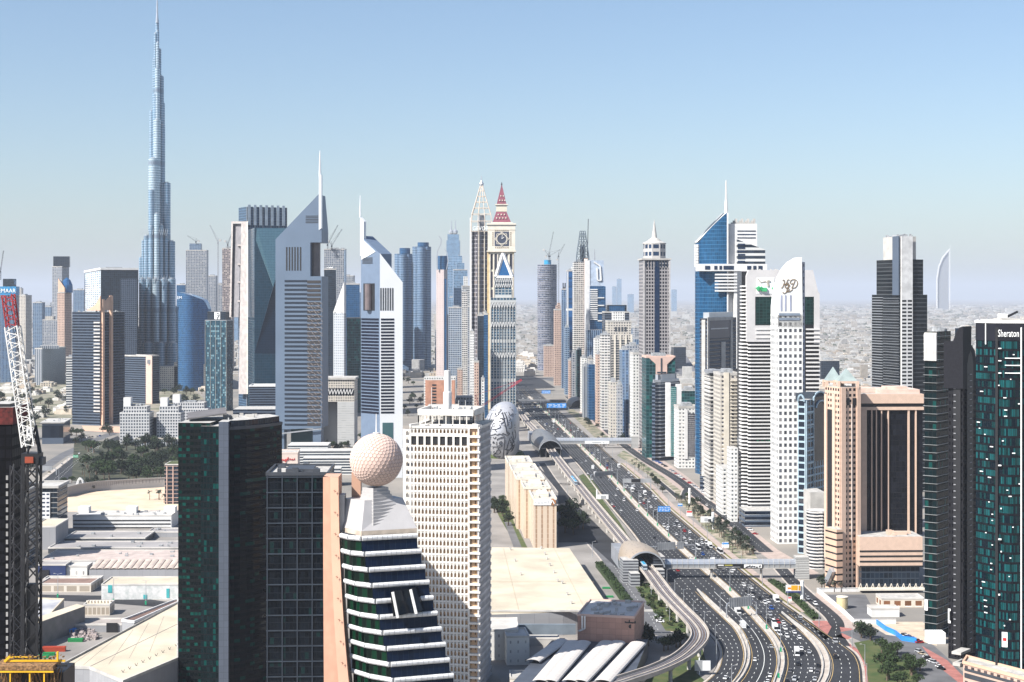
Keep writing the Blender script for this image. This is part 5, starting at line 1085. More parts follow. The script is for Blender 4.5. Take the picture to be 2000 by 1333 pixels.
m_.build('plant_openings', [black], r); m_ = MB(); f.slab(m_, 0, f.u(914)[0], zl + 4.4, zl + 5.3, -1.2, 0)
for i in range(9): a = f.u(914)[0] / 8; f.slab(m_, a * i - .5, a * i + .5, zl, zl + 5.3, -1.2, -.02)
m_.build('plant_frame', [arch], r)
u0 = f.u(915)[0]; m_ = MB()
for j in range(nf + 2): zb = j * 3.75; f.slab(m_, u0 + .3, f.L + .6, zb + 1.6, zb + 2.6, -1, .8)
m_.build('corner_balcony', [arch], r); m_ = MB(); f.slab(m_, u0 - .3, u0 + .6, 0, z1, -1.5, .3); f.slab(m_, f.L - .8, f.L, 0, z1, -1.5, .3); m_.build('corner_pier', [arch], r)
arcade(fr, 0, fr.L, 0, z1, 12, nf + 3, -.8, 0, 'side_screen', plain('painted_shade_side_screen', (.52, .50, .50), .6), False, .72)  # shade of this side put into a greyer copy of the panels
fl = Face((p[3][0] - 3.0, p[3][1] + 3.5), p[3]); arcade(fl, 0, fl.L, 0, Z_(842, Y), 1, nf + 2, -1, 0, 'chamfer_screen', arch, True, .5)
# roof structure
add(r, 'roof_slab', grow(p, .3), z1 + .02, z1 + 1, arch); q = inset(p, .80); m_ = MB(); zt = Z_(820, Y) + 3
for e in range(4):
    a, b = q[e], q[(e + 1) % 4]; a3, b3 = (a[0], a[1], zt), (b[0], b[1], zt); m_.beam(a3, b3, 1, h=3); m_.beam((a[0], a[1], zt - 7), (b[0], b[1], zt - 7), 1, h=2.6)
    for k in range(9):
        c = Vector(a).lerp(Vector(b), k / 8); m_.beam((c.x, c.y, zt - 7), (c.x, c.y, zt), .5)
    o = p[e]; m_.beam((o[0], o[1], z1 + 1), (a[0], a[1], zt - 6), 1.6)
    for k in range(1, 5):
        c = Vector(a).lerp(Vector(b), k / 5); d = Vector(p[e]).lerp(Vector(p[(e + 1) % 4]), k / 5); m_.beam((d.x, d.y, z1 + 1), (c.x, c.y, zt - 6), .7)
m_.build('pylon_frame', [arch], r); add(r, 'plant_storey', inset(p, .62), z1 + 1.02, zt - 8, FS['creamres']); add(r, 'viewing_deck', inset(p, .8), zt - 1, zt - .2, concrete)
rd = random.Random(3); m_ = MB()
for k in range(26): c = Vector(q[3]).lerp(Vector(q[0]), rd.random()).lerp(Vector(q[1]), rd.random() * .3); s_ = rd.uniform(.3, .9); m_.box(c.x - s_, c.x + s_, c.y, c.y + s_, zt, zt + rd.uniform(.5, 2.6))
m_.build('roof_equipment', [plant_m], r); c = f.pt(874, 800, -12); MB().lathe((c[0], c[1]), [(2.1, z1 + 1), (2.1, Z_(770, Y)), (1.6, Z_(769, Y)), (1.6, Z_(727, Y))], 16).build('antenna_drum', [white], r)
for px in (843, 896, 909): a = f.pt(px, 815, -8); MB().cyl(a[0], a[1], zt, Z_(760 if px < 850 else 785, Y), .12, 5).build('aerial', [white], r)
# ---------------------------------------------------------------- tower with the golf ball dome
Y = 400; r = E('dome_tower', 'tapering dark glass tower with white rolled balconies and a dimpled golf ball dome', 'tower', (X_(750, Y), Y + 10, 0))
cx, cy = X_(729, Y), Y + 9; R0 = 52 / F * (Y + 6); zc = Z_(901, Y + 6)
# dimpled sphere: goldberg-like hexagon panels
import bmesh
bm = bmesh.new(); bmesh.ops.create_icosphere(bm, subdivisions=4, radius=1); bm.normal_update(); m_ = MB()
for v in bm.verts:
    fs = [f_.calc_center_median().normalized() for f_ in v.link_faces]; n_ = v.co.normalized(); t1 = n_.orthogonal().normalized(); t2 = n_.cross(t1)
    fs.sort(key=lambda c: atan2(c.dot(t2), c.dot(t1))); C_ = Vector((cx, cy, zc)); o = [C_ + c * R0 * .985 for c in fs]; i_ = [C_ + (c * .88 + n_ * .12).normalized() * R0 * 1.0 for c in fs]; i2 = [C_ + (c * .80 + n_ * .2).normalized() * R0 * .992 for c in fs]
    k = len(o)
    for a in range(k): b = (a + 1) % k; m_.face([o[a], o[b], i_[b], i_[a]]); m_.face([i_[a], i_[b], i2[b], i2[a]])
    m_.face([p_ for p_ in i2])
bm.free()
m_.build('golf_ball_dome', [plain('blush_dome_panels', (.62, .46, .39), .65, amt=.05, scale=.5)], r)
MB().lathe((cx, cy), [(.9, zc + R0 - .3), (.9, zc + R0 + .25), (.18, zc + R0 + .3), (.12, zc + R0 + 5.2)], 8).build('aerial', [white], r)
def sqr(x0, x1, xm, Yc, py, ext=0):              # corner-on footprint whose near corner shows at column xm
    pass
pw = plain('panelled_pale_cladding', (.45, .43, .42), .45, .1, amt=.05, scale=.3)
def P3(px, py, Y): return (X_(px, Y), Y, Z_(py, Y))
# stepped pyramid below the dome (near edge at column 729) and the faceted crown
def pyr(nm, apex, basepts, mat):
    m_ = MB(); n = len(basepts)
    for i in range(n): j = (i + 1) % n; m_.face([basepts[i], basepts[j], apex[j % len(apex)], apex[i % len(apex)]])
    return m_.build(nm, [mat], r)
def diamond(xl, xm, xr, py, Yn, bk_=1.0):        # four points, near corner at xm; rows follow one height
    z = Z_(py, Yn); N_ = (X_(xm, Yn), Yn, z); wl = (xm - xl) / F * Yn; wr = (xr - xm) / F * Yn; return [N_, (N_[0] + wr, Yn + wl * .9, z), (N_[0] + wr - wl, Yn + (wl + wr) * .9, z), (N_[0] - wl, Yn + wr * .5, z)]
steps = 11; m_ = MB()
for k in range(steps):
    t0, t1 = k / steps, (k + 1) / steps; y0, y1 = 954 + t0 * 76, 954 + t1 * 76; yn = cy - 2.6 - t1 * 4.5
    d0 = diamond(708 - 18 * t1, 729, 754 + 34 * t1, y1, yn); d1 = [(a[0], a[1], Z_(y0, yn) - .02) for a in d0]; m_.hexa(d0, d1)
m_.build('stepped_neck', [pw], r)
b0 = diamond(662, 706, 812, 1038, cy - 9); t0_ = diamond(668, 712, 784, 978, cy - 5); MB().hexa(b0, t0_).build('faceted_crown', [pw], r)
b1 = diamond(663, 706, 812, 1052, cy - 9); MB().hexa(b1, [(a[0], a[1], b0[0][2] - .02) for a in b1]).build('plinth', [plain('weathered_plinth', (.48, .40, .32), .8, amt=.2, scale=.4)], r)
nfl = 12; gl_l = fac('green_tinted_glazing', (.006, .014, .01), (.003, .008, .006), (.05, .95), (.05, .95), alt=(.003, .025, .012), altp=.22, gr=.06, gspec=.15); gl_r = fac('navy_sloped_glazing', (.006, .014, .03), (.003, .008, .024), (.04, .96), (.05, .95), gr=.1, gm=0, var=.25, gspec=.2)
zt = Z_(1047, cy - 9); Yn = cy - 9; h = 30.3 / F * Yn; rf = MB(); bal_ = MB(); gL = MB(); gR = MB(); z = zt; Nx, Ny = X_(706, Yn), Yn
for k in range(20):
    xm = 706 + 7.2 * k; xr = 812 + 8.0 * k; xl = 664 + 2.2 * k; N_ = Vector((X_(xm, Yn), Yn - .25 * k, 0)); wl = (xm - xl) / F * Yn * 1.0; wr = (xr - xm) / F * Yn
    Rr = Vector((N_.x + wr, N_.y + wr * .35, 0)); Ll = Vector((N_.x - wl, N_.y + wl * .9, 0)); mid = N_ + (Ll - N_) * .5 + Vector((-.35, -.9, 0)); z_t = zt - h * k
    if z_t < 0: break
    path = [Rr, N_, mid, Ll]
    for i in range(3):
        a, b = path[i], path[i + 1]; d = (b - a); nn = max(1, int(d.length / 1.35)); dn = d.normalized(); out = Vector((-dn.y, dn.x, 0)); out = out if out.y < 0 else -out
        for j in range(nn):
            p0 = a + d * (j + .03) / nn; p1 = a + d * (j + .97) / nn; prof = [(.0, -.05), (.55, -.02), (.85, .35), (.9, .8), (.7, 1.15), (.25, 1.25)]; q0 = [p0 + out * o + Vector((0, 0, z_t - 1.25 + zz)) for o, zz in prof]; q1 = [p1 + out * o + Vector((0, 0, z_t - 1.25 + zz)) for o, zz in prof]
            for e in range(5): bal_.face([q0[e], q0[e + 1], q1[e + 1], q1[e]][::-1])
            bal_.face(q0); bal_.face(q1[::-1])
        skip = (k in (4, 5))
        g_ = gR if i == 0 else gL; zt2, zb2 = z_t - 1.2, z_t - h; n_ = max(1, round(d.length / 1.5)); sl_ = out * .5
        if i == 0: q = [b + sl_ * .4, a + sl_ * .4]; g_.face([(q[0].x + sl_.x, q[0].y + sl_.y, zb2), (q[1].x + sl_.x, q[1].y + sl_.y, zb2), (q[1].x, q[1].y, zt2), (q[0].x, q[0].y, zt2)], 0, [(0, 0), (n_, 0), (n_, 1), (0, 1)])
        else: g_.face([(b.x, b.y, zb2), (a.x, a.y, zb2), (a.x, a.y, zt2), (b.x, b.y, zt2)], 0, [(0, 0), (n_, 0), (n_, 1), (0, 1)])
    bk2 = [N_, Rr, Rr + Vector((-4, 14, 0)), Ll + Vector((0, 8, 0)), Ll]; pz = [(v.x, v.y) for v in grow([(v.x, v.y) for v in bk2], -.35)] if False else grow([(v.x, v.y) for v in bk2], -.4); rf.prism(pz, z_t - h, z_t - .02, 0)
bal_.build('rolled_balconies', [plain('white_rolled_panels', (.64, .64, .64), .45, amt=.12, scale=.6)], r); gL.build('green_glazing', [gl_l], r); gR.build('navy_glazing', [gl_r], r); rf.build('floor_core', [dgrey], r)
# sky lobby recess in the sloping face
m_ = MB(); a0, a1 = P3(762, 1160, Yn - 2.5), P3(818, 1215, Yn - .5); q = [P3(768, 1205, Yn - 2.9), P3(826, 1193, Yn + .4), P3(812, 1148, Yn + .9), P3(762, 1157, Yn - 2.4)]; bq = [(a[0] + .4, a[1] + 2, a[2]) for a in q]; m_.face(q); m_.face(bq[::-1]); 
for i in range(4): j = (i + 1) % 4; m_.face([q[j], q[i], bq[i], bq[j]])
m_.build('sky_lobby_recess', [glassd], r); m_ = MB()
for (u, v, w_, x_) in ((767, 1157, 777, 1207), (802, 1152, 813, 1199)): m_.beam(P3(u, v, Yn - 3.2), P3(w_, x_, Yn - 3.4), .7)
m_.build('sky_lobby_columns', [white], r)
# salmon curved side wall
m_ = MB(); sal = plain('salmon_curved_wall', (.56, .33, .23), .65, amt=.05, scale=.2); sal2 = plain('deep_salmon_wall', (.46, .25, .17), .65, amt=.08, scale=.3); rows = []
for k in range(13): y = 932 + k * 42; s_ = (max(0, y - 932) / 400) ** 2; rows.append((y, 631 + 1.5 * s_, 645 + 16 * s_, 661 + 20 * s_))
Ys = Yn + 6
for (ya, a1_, b1_, c1_), (yb_, a2_, b2_, c2_) in zip(rows, rows[1:]):
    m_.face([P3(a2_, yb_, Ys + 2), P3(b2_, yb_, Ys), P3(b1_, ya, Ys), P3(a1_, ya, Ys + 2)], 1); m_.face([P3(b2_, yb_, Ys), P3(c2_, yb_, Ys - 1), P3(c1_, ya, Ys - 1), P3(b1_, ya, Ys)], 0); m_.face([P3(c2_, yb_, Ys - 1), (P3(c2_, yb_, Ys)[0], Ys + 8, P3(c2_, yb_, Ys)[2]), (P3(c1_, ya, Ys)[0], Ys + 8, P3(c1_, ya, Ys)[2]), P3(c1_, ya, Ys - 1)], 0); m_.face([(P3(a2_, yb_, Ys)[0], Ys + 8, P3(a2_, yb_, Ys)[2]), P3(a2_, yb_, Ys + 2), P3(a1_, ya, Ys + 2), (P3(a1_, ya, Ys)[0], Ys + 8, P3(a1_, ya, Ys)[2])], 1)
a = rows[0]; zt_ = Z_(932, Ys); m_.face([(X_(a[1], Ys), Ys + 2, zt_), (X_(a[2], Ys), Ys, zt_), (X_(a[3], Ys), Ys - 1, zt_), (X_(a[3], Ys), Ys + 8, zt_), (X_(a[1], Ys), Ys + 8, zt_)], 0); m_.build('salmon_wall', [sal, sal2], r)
m_ = MB()
for k in range(9): y = 960 + k * 42; s_ = (max(0, y - 932) / 400) ** 2; a = P3(654 + 18 * s_, y, Ys - 1.3); m_.beam((a[0] - .35, a[1], a[2] + .2), (a[0] + .35, a[1], a[2] - .1), .12); m_.beam((a[0], a[1], a[2] + .4), (a[0], a[1], a[2] - .4), .1)
m_.build('wall_brackets', [plain('rust_bracket', (.15, .06, .04), .8)], r); MB().box(X_(682, Ys), X_(700, Ys), Ys + 6, Ys + 9, zt - 1, Z_(928, Ys)).build('salmon_stair_block', [sal], r); MB().box(X_(662, Ys), X_(672, Ys), Ys + 1, Ys + 5, zt, Z_(968, Ys)).build('pale_shoulder', [pw], r)
# ---------------------------------------------------------------- near dark glass blocks
tg = fac('dark_green_window_rows', (.004, .006, .007), (.002, .032, .026), (.08, .9), (.35, .85), alt=(.003, .006, .007), altp=.5, gr=.08, var=.8, gspec=.12)
Y = 740; p = RC(348, 411, Y, 40, -4); z = Z_(826, Y); r = B('glass_block', 'near black glass office block with rows of green windows and a flat grey canopy roof', p, z, tg, 2.0, 2.95, cat='tower')
qd = RC(392, 428, Y - 2, 30, -4); add(r, 'dark_bay', qd, 0, Z_(832, Y), fac('near_black_glazing', (.006, .008, .01), (.004, .012, .014), (.08, .92), (.1, .9), alt=(.003, .05, .045), altp=.12, gr=.08, gspec=.1), 1.6, 3)
add(r, 'grey_stair_shaft', RC(427, 446, Y - 3.5, 12, 2), 0, Z_(823, Y), fac('grey_panel_joints', (.06, .07, .085), (.085, .10, .13), (.06, 1), (.06, 1), gr=.5, bump=.1, var=.06), 2.2, 3.1, top=concrete)
pts = [(X_(446, Y), Y - 1)]; 
for k in range(1, 9): t = k / 8; pts.append((X_(446, Y) + 21.5 * t, Y - 1 + 26 * t * t + 4 * t))
poly = pts + [(pts[-1][0] - 8, pts[-1][1] + 14), (X_(436, Y), Y + 34)]; cg = fac('curved_dark_bands', (.010, .010, .013), (.006, .010, .012), (0, 1), (.42, .95), alt=(.004, .05, .042), altp=.15, gr=.1, var=.4, bump=.3, gspec=.1); zz = Z_(838, Y); MB().prism(poly, 0, zz, 0, 3, 3.05, 1, per=True).build('curved_wing', [cg, roofm], r)
add(r, 'curved_penthouse', grow(poly, -1.2), zz + .02, Z_(822, Y), FS['darkg'], 2, 3); parapet(r, poly, zz, 1, dgrey)
cp = RC(366, 440, Y + 6, 26, 12); m_ = MB(); zc_ = Z_(818, Y + 6); b_ = [(a[0], a[1], zc_ - .5) for a in cp]; t_ = [(cp[0][0], cp[0][1], zc_), (cp[1][0], cp[1][1], zc_ + 2.5), (cp[2][0], cp[2][1], zc_ + 3.4), (cp[3][0], cp[3][1], zc_ + 1)]; m_.hexa([(a[0], a[1], a[2] - .6) for a in t_], t_); m_.build('canopy_roof', [plain('canopy_grey', (.13, .12, .12), .7)], r)
for i in range(4): c = cp[i]; MB().beam((c[0] * .995, c[1] + 1, z), (c[0] * .995, c[1] + 1, zc_), .5).build('canopy_post', [white], r)
rd = random.Random(9); m_ = MB()
for k in range(16): x = X_(rd.uniform(440, 525), Y + 20); y = Y + rd.uniform(18, 34); s_ = rd.uniform(.6, 2.2); m_.box(x - s_, x + s_, y, y + s_, zz, zz + rd.uniform(3, 5.5))
m_.build('roof_plant', [concrete], r)
Y = 690; p = RC(520, 640, Y, 35, 2); z = Z_(928, Y); r = B('glass_block', 'near black glass block with a wide blue grey frame grid beside the salmon wall', p, z, fac('black_bay_glazing', (.01, .012, .016), (.004, .006, .009), (.04, .96), (.06, .94), gr=.06, alt=(.006, .02, .02), altp=.1, gspec=.1), 1.7, 3.3, cat='tower')
f = Face(p[0], p[1]); f.cols(522, 639, 928, 1340, 5, .42, 0, .5, plain('blue_grey_mullion', (.03, .04, .055), .5, .1), r, 'frame_posts'); m_ = MB()
for k in range(14): zz = z - 1 - k * 6.9; f.slab(m_, 0, f.L, zz - .22, zz + .22, .02, .55)
m_.build('frame_beams', [MATS['blue_grey_mullion']], r); rooftop(r, p, z, 12, 1.5, dgrey); parapet(r, p, z, 1.2, dgrey)
# ================================================================ towers along the highway
def glow(lab, *a, **k): return T('highrise', lab, *a, **dict(dict(group=None), **k))
GH = 'high-rises lining the far highway'
# unfinished round tower
Y = 3900; r = E('unfinished_tower', 'unfinished round blue grey tower with open floors, blue crane base and three cranes', 'tower', (X_(1069, Y), Y, 0)); m_ = MB(); uf = fac('open_floor_facade', (.26, .26, .31), (.05, .07, .12), (.1, .9), (.3, .95), alt=(.20, .22, .28), altp=.4, var=.5)
tube(m_, X_(1069, Y), Y + 20, 18 / F * Y, 0, Z_(518, Y), 5, 4.4, 24, sx=1.05, sy=.9); m_.build('facade', [uf], r); m_ = MB()
for k in range(46): z = Z_(518, Y) - k * 5.6; m_.lathe((X_(1069, Y), Y + 20), [(18.6 / F * Y * 1.05, z), (18.6 / F * Y * 1.05, z + 1.3)], 24, sy=.9)
m_.build('floor_slabs', [grey], r); m_ = MB(); tube(m_, X_(1070, Y), Y + 20, 9, Z_(518, Y), Z_(508, Y), 4, 4, 12); m_.build('crane_base', [plain('blue_scaffold', (.02, .25, .45), .5)], r)
for (lb, px, jx, jy, cx_, cy_) in (('luffing crane raised steeply over the unfinished round tower', 1072, 1081, 453, 1062, 487), ('lower luffing crane reaching from the unfinished round tower', 1074, 1094, 488, 1066, 500), ('crane standing beside the unfinished round tower', 1091, 1103, 477, 1088, 506)):
    crane(lb, px, Y - 5, 512 if px < 1090 else 700, 500, jx, jy, cx_, cy_, dgrey, 2.2)
glow('peach stepped tower at the foot of the unfinished round tower', 1083, 1097, 606, 3250, 22, 3, 'pinkres', group=GH, crown=[(1086, 1095, 597, 'pinkres'), (1089, 1094, 592, 'pinkres')])
glow('short pale peach block near the far interchange', 1063, 1083, 676, 3600, 22, 3, 'pinkres', group=GH); glow('slim dark blue tower with twin prongs', 1097, 1107, 566, 3150, 22, 0, 'bluev', group=GH, crown=[(1099, 1101, 553, 'darkg'), (1103, 1105, 553, 'darkg')])
glow('white framed tower with one deep blue glass stripe', 1108, 1123, 530, 2980, 26, 3, fac('single_stripe_facade', (.62, .62, .60), (.02, .08, .20), (.15, .9), (0, 1), mech=(20, 1), mcol=(.6, .6, .58)), cw=14, ch=4, group=GH, crown=[(1117, 1122, 522, 'whiteres')])
r, p, z = glow('grey residential tower under a dark lattice pyramid cap with a crane mast', 1121, 1143, 512, 2860, 30, 3, 'balc', cw=4, ch=3.8, group=GH, par=False); Yq = 2875; cx = X_(1138, Yq); m_ = MB(); lv = [(512, 12), (497, 11), (482, 9), (468, 7), (452, 5)]; pq = None
for yy, hw in lv:
    q = [(cx + a * hw, Yq + b * hw, Z_(yy, Yq)) for a, b in ((-1, -1), (-.3, -1), (.3, -1), (1, -1), (1, -.3), (1, .3), (1, 1), (.3, 1), (-.3, 1), (-1, 1), (-1, .3), (-1, -.3))]
    for j in range(12): m_.beam(q[j], q[(j + 1) % 12], .9)
    if pq:
        for j in range(12): m_.beam(pq[j], q[j], 1); m_.beam(pq[j], q[(j + 1) % 12], .7)
    pq = q
m_.build('lattice_cap', [plain('dark_lattice', (.10, .13, .16), .5)], r); add(r, 'cap_core', [(cx - 5, Yq - 5), (cx + 5, Yq - 5), (cx + 5, Yq + 5), (cx - 5, Yq + 5)], z, Z_(480, Yq), FS['darkg']); MB().beam((X_(1147, Yq), Yq, z), (X_(1149, Yq), Yq, Z_(428, Yq)), 1.3).build('crane_mast', [dgrey], r); add(r, 'pinkish_panel', RC(1141, 1148, 2852, 8), 60, Z_(505, 2852), FS['pinkres'])
Y = 2780; p = RC(1144, 1180, Y, 34, 3); r = B('highrise', 'white and pale blue tower with a hollow upper frame, spire and striped front', RC(1145, 1181, Y, 34, 3), Z_(559, Y), FS['blueg'], 4, 4, cat='tower'); f = Face(p[0], p[1]); m_ = MB(); f.rect(m_, 1144, 1152, 509, 760, -20, 1.2); m_.build('white_fin', [white], r)
m_ = MB(); f.rect(m_, 1152, 1179, 509, 558, -18, .2); m_.build('upper_frame', [plain('pale_blue_panel', (.38, .45, .55), .5)], r); m_ = MB(); f.strokes(m_, [[(1160, 512), (1172, 520), (1174, 548)], [(1166, 524), (1167, 548), (1174, 548)]], 2.4, .8); m_.build('white_folded_trim', [white], r)
p2 = RC(1152, 1183, Y - 3, 30, 3); add(r, 'front_bay', p2, 0, Z_(560, Y - 3), FS['blueg'], 4, 4); f = Face(p2[0], p2[1]); f.bands(1152.5, 1167, 563, 625, 15, .5, 0, 1.6, white, r, 'white_sills'); f.bands(1167.2, 1180, 568, 628, 4, .14, 0, 1.6, white, r, 'white_sills'); MB().lathe((X_(1162, Y), Y + 10), [(1.6, Z_(540, Y)), (.4, Z_(487, Y))], 6).build('spire', [grey], r); add(r, 'lower_block', RC(1147, 1186, Y - 30, 24, 3), 0, Z_(645, Y - 30), FS['bluev'])
glow('dark banded tower with a projecting flat crown and viewing storey', 1181, 1229, 611, 2600, 40, 3, 'hdark', group=GH, crown=[(1190, 1220, 598, 'blueg'), (1186, 1224, 596, 'darkg')])
r, p, z = glow('cream tower with a stepped top and four tall square openings', 1187, 1233, 629, 2420, 34, 3, FS['creamres'], group=None); f = Face(p[0], p[1]); 
for k in range(4): m_ = MB(); f.rect(m_, 1201 + k * 6.2, 1205 + k * 6.2, 639, 648, .05, .3); m_.build('tall_window', [dgrey], r)
f.bands(1195, 1230, 662, 840, 36, .45, .05, .6, FS['darkg'], r, 'window_bands'); f.cols(1190, 1233, 655, 850, 5, 3, .3, 1.2, cream, r, 'wall_piers'); add(r, 'stepped_top', inset(p, .5), z + .05, z + 16, FS['whiteres'])
for a in ((' pale block with white balconies beside the deep blue stripe tower', 1150, 1160, 700, 2700, 'balc'), ('light grey tower with a rounded white cap among the far row', 1150, 1162, 712, 2350, 'blueg'), ('tall tower of pale pink balcony stacks', 1166, 1178, 693, 2250, 'pinkres'), ('blue and white tower behind the pink balcony stacks', 1162, 1180, 662, 2480, 'whiteres'), ('dense dark balcony tower between pink and cream blocks', 1175, 1192, 655, 2180, 'balc'),
          ('short cream block covered in round bay windows', 1192, 1207, 747, 2020, 'creamres'), ('blank pale wall block next to the round bay windows', 1206, 1216, 752, 2010, 'greyres'), ('navy tower with a rounded side next to the white perforated block', 1214, 1228, 684, 2060, 'bluev'), ('brown grey tower with a pale flat cap behind the white perforated block', 1224, 1251, 676, 2300, 'greyres'),
          ('brown glass sliver between blue towers in the far row', 1127, 1136, 684, 2650, 'tealg'), ('white ribbed sliver tower in the far row', 1136, 1146, 700, 2500, 'whiteres'), ('narrow blue glass tower beneath the lattice capped one', 1104, 1112, 640, 2950, 'bluegrid'), ('slim red and white striped tower low in the far row', 1112, 1119, 705, 2800, 'pinkres'), ('slim grey tower low in the far row', 1118, 1128, 690, 2720, 'greyres'), ('slim white tower front of the blue white pair', 1140, 1149, 716, 2380, 'vstripe')):
    glow(a[0].strip(), a[1], a[2], a[3], a[4], 24, 3, a[5], group=GH, par=False)
glow('white perforated tower with a slot window face beside the twin stripe tower', 1236, 1254, 692, 1960, 26, 4, 'whiteres', group=None)
# tower with spire and dark central stripe
Y = 1900; p = RC(1256, 1309, Y, 38, 3); z = Z_(508, Y); sq = fac('square_window_facade', (.32, .30, .30), (.006, .008, .014), (.2, .8), (.2, .8), bump=.8); r = B('spire_tower', 'tan tower with square windows, a dark central stripe and a round lantern with spire', p, z, sq, 3.5, 4.3, cat='skyscraper'); f = Face(p[0], p[1])
m_ = MB(); f.rect(m_, 1278.5, 1288, 510, 880, .02, .35); m_.build('central_stripe', [plain('navy_glass_stripe', (.01, .025, .06), .12)], r); f.cols(1257.5, 1307.5, 508, 880, 2, 2.2, 0, .8, plain('tan_pier', (.42, .40, .39), .7), r, 'corner_pier'); m_ = MB(); m_.ring(p, z + .02, z + 2, 1.5); m_.build('cornice', [concrete], r); f.cols(1262, 1303, 511, 522, 8, 1.3, .02, .5, plain('dark_slot', (.02, .03, .05), .3), r, 'upper_slots')
c = ((p[0][0] + p[2][0]) / 2, (p[0][1] + p[2][1]) / 2); m_ = MB(); oc = oct_(inset(p, .78), 8); m_.prism(oc, z + 2.02, Z_(476, Y), 0, 7, 11, 1); m_.build('lantern', [fac('lantern_windows', (.46, .44, .42), (.02, .04, .08), (.15, .85), (.35, .9)), roofm], r); MB().lathe(c, [(15, Z_(476, Y) + .05), (15, Z_(474.5, Y)), (12, Z_(472, Y)), (9, Z_(470, Y)), (6, Z_(466, Y)), (3.4, Z_(464, Y)), (2.4, Z_(452, Y)), (1.3, Z_(440, Y)), (.3, Z_(429, Y))], 16).build('spire', [concrete], r)
r, p, z = glow('teal and peach tower with a folded V shaped stone front', 1262, 1319, 699, 1800, 36, 3, 'tealg', par=False); f = Face(p[0], p[1]); plate(f, [(1265, 697), (1281, 712), (1281, 890), (1303, 890), (1303, 712), (1319, 697)], 0, 1.4, pinkst, 'stone_front', r); m_ = MB(); f.rect(m_, 1290, 1293, 700, 890, 1.42, 1.8); m_.build('dark_seam', [dgrey], r); f.bands(1283, 1301, 722, 885, 22, .4, 1.42, 1.7, FS['darkg'], r, 'window_bands'); parapet(r, p, z, 2, pinkst)
p = R3(1270, 1283, 1331, 1760, 40); z = Z_(748, 1760); r = B('highrise', 'silver balcony tower with a chamfered crown and a teal glass strip', oct_(p, 7), z, FS['hdark'], 5, 4.2, cat='tower'); slabs(r, oct_(p, 7), 4, z, 4.2, .9, 1.1, steel, 'balcony_slabs'); m_ = MB(); m_.ring(oct_(p, 7), z + .02, z + 3, 1); m_.build('crown_ring', [steel], r); add(r, 'crown', inset(oct_(p, 7), .75), z + 3.03, z + 9, steel, top=dgrey)
Y = 1740; f = Face((X_(1300, Y), Y - 6), (X_(1332, Y), Y - 5)); m_ = MB(); f.rect(m_, 1301, 1310, 748, 892, -6, 0); f.rect(m_, 1321, 1331, 751, 800, -6, 0); m_.build('white_pier', [white], r); f.grid(1310, 1321, 756, 892, 3, 34, .3, fac('teal_strip_glazing', (.01, .16, .16), (.005, .07, .075), (.1, .9), (.2, .8)), r, 'teal_strip')
glow('wide teal glass block behind the white fronted midrise', 1331, 1364, 764, 2050, 30, 3, 'tealg', par=False)
r, p, z = glow('white midrise with a dark gridded glass front and balcony edge', 1325, 1364, 797, 1690, 30, 3, 'whiteres'); f = Face(p[0], p[1]); f.grid(1343, 1362, 808, 893, 7, 22, .4, fac('dark_small_grid', (.10, .10, .12), (.02, .02, .03), (.1, .9), (.1, .9)), r, 'glass_field'); m_ = MB(); f.rect(m_, 1336, 1342.8, 800, 897, .05, 1); m_.build('white_pier', [white], r)
# blue curved tower + white stepped body
Y = 1620; r = E('twin_wing_tower', 'deep blue curved glass tower with a sloping top, spire and a white stepped wing', 'skyscraper', (X_(1430, Y), Y, 0)); gl = fac('deep_blue_curtain_wall', (.03, .12, .24), (.012, .075, .17), (.03, .97), (.1, .97), gr=.08, gm=.35, var=.18, bump=.15); n = 16; cxx, R_x = X_(1421, Y), 57 / F * Y; m_ = MB()
def tp(x): return 472 - ((x - 1366) / 53) ** .86 * 56 if x > 1366 else 474
for i in range(n):
    a0, a1 = pi / 2 + pi / 2 * (1 - i / n), pi / 2 + pi / 2 * (1 - (i + 1) / n)
    p0 = (cxx + R_x * cos(a0), Y + 30 - 30 * sin(a0)); p1 = (cxx + R_x * cos(a1), Y + 30 - 30 * sin(a1)); px0, px1 = 1000 + p0[0] * F / p0[1], 1000 + p1[0] * F / p1[1]; z0, z1 = Z_(tp(px0), Y), Z_(tp(px1), Y)
    m_.face([(p0[0], p0[1], 0), (p1[0], p1[1], 0), (p1[0], p1[1], z1), (p0[0], p0[1], z0)], 0, [(i * 1.4, 0), (i * 1.4 + 1.4, 0), (i * 1.4 + 1.4, z1 / 4), (i * 1.4, z0 / 4)]); m_.face([(p0[0], p0[1], z0), (p1[0], p1[1], z1), (p1[0], Y + 44, z1), (p0[0], Y + 44, z0)], 1)
zt = Z_(416, Y); m_.face([(cxx, Y, 0), (cxx, Y + 44, 0), (cxx, Y + 44, zt), (cxx, Y, zt)], 1); m_.build('curved_glass_wing', [gl, dgrey], r)
m_ = MB(); m_.beam((X_(1366, Y), Y + 22, Z_(472, Y)), (cxx, Y + 1, zt + 1), 2.6, h=1.2).beam((X_(1366, Y), Y + 40, Z_(472, Y)), (cxx, Y + 40, zt + 1), 2.6, h=1.2).beam((cxx, Y - .6, 0), (cxx, Y - .6, zt), 1.4); m_.build('sloping_rim', [white], r); MB().lathe((X_(1419, Y), Y + 3), [(2.4, zt - 8), (1.5, Z_(395, Y)), (1.2, Z_(390, Y)), (.5, Z_(352, Y))], 8).build('spire', [white], r)
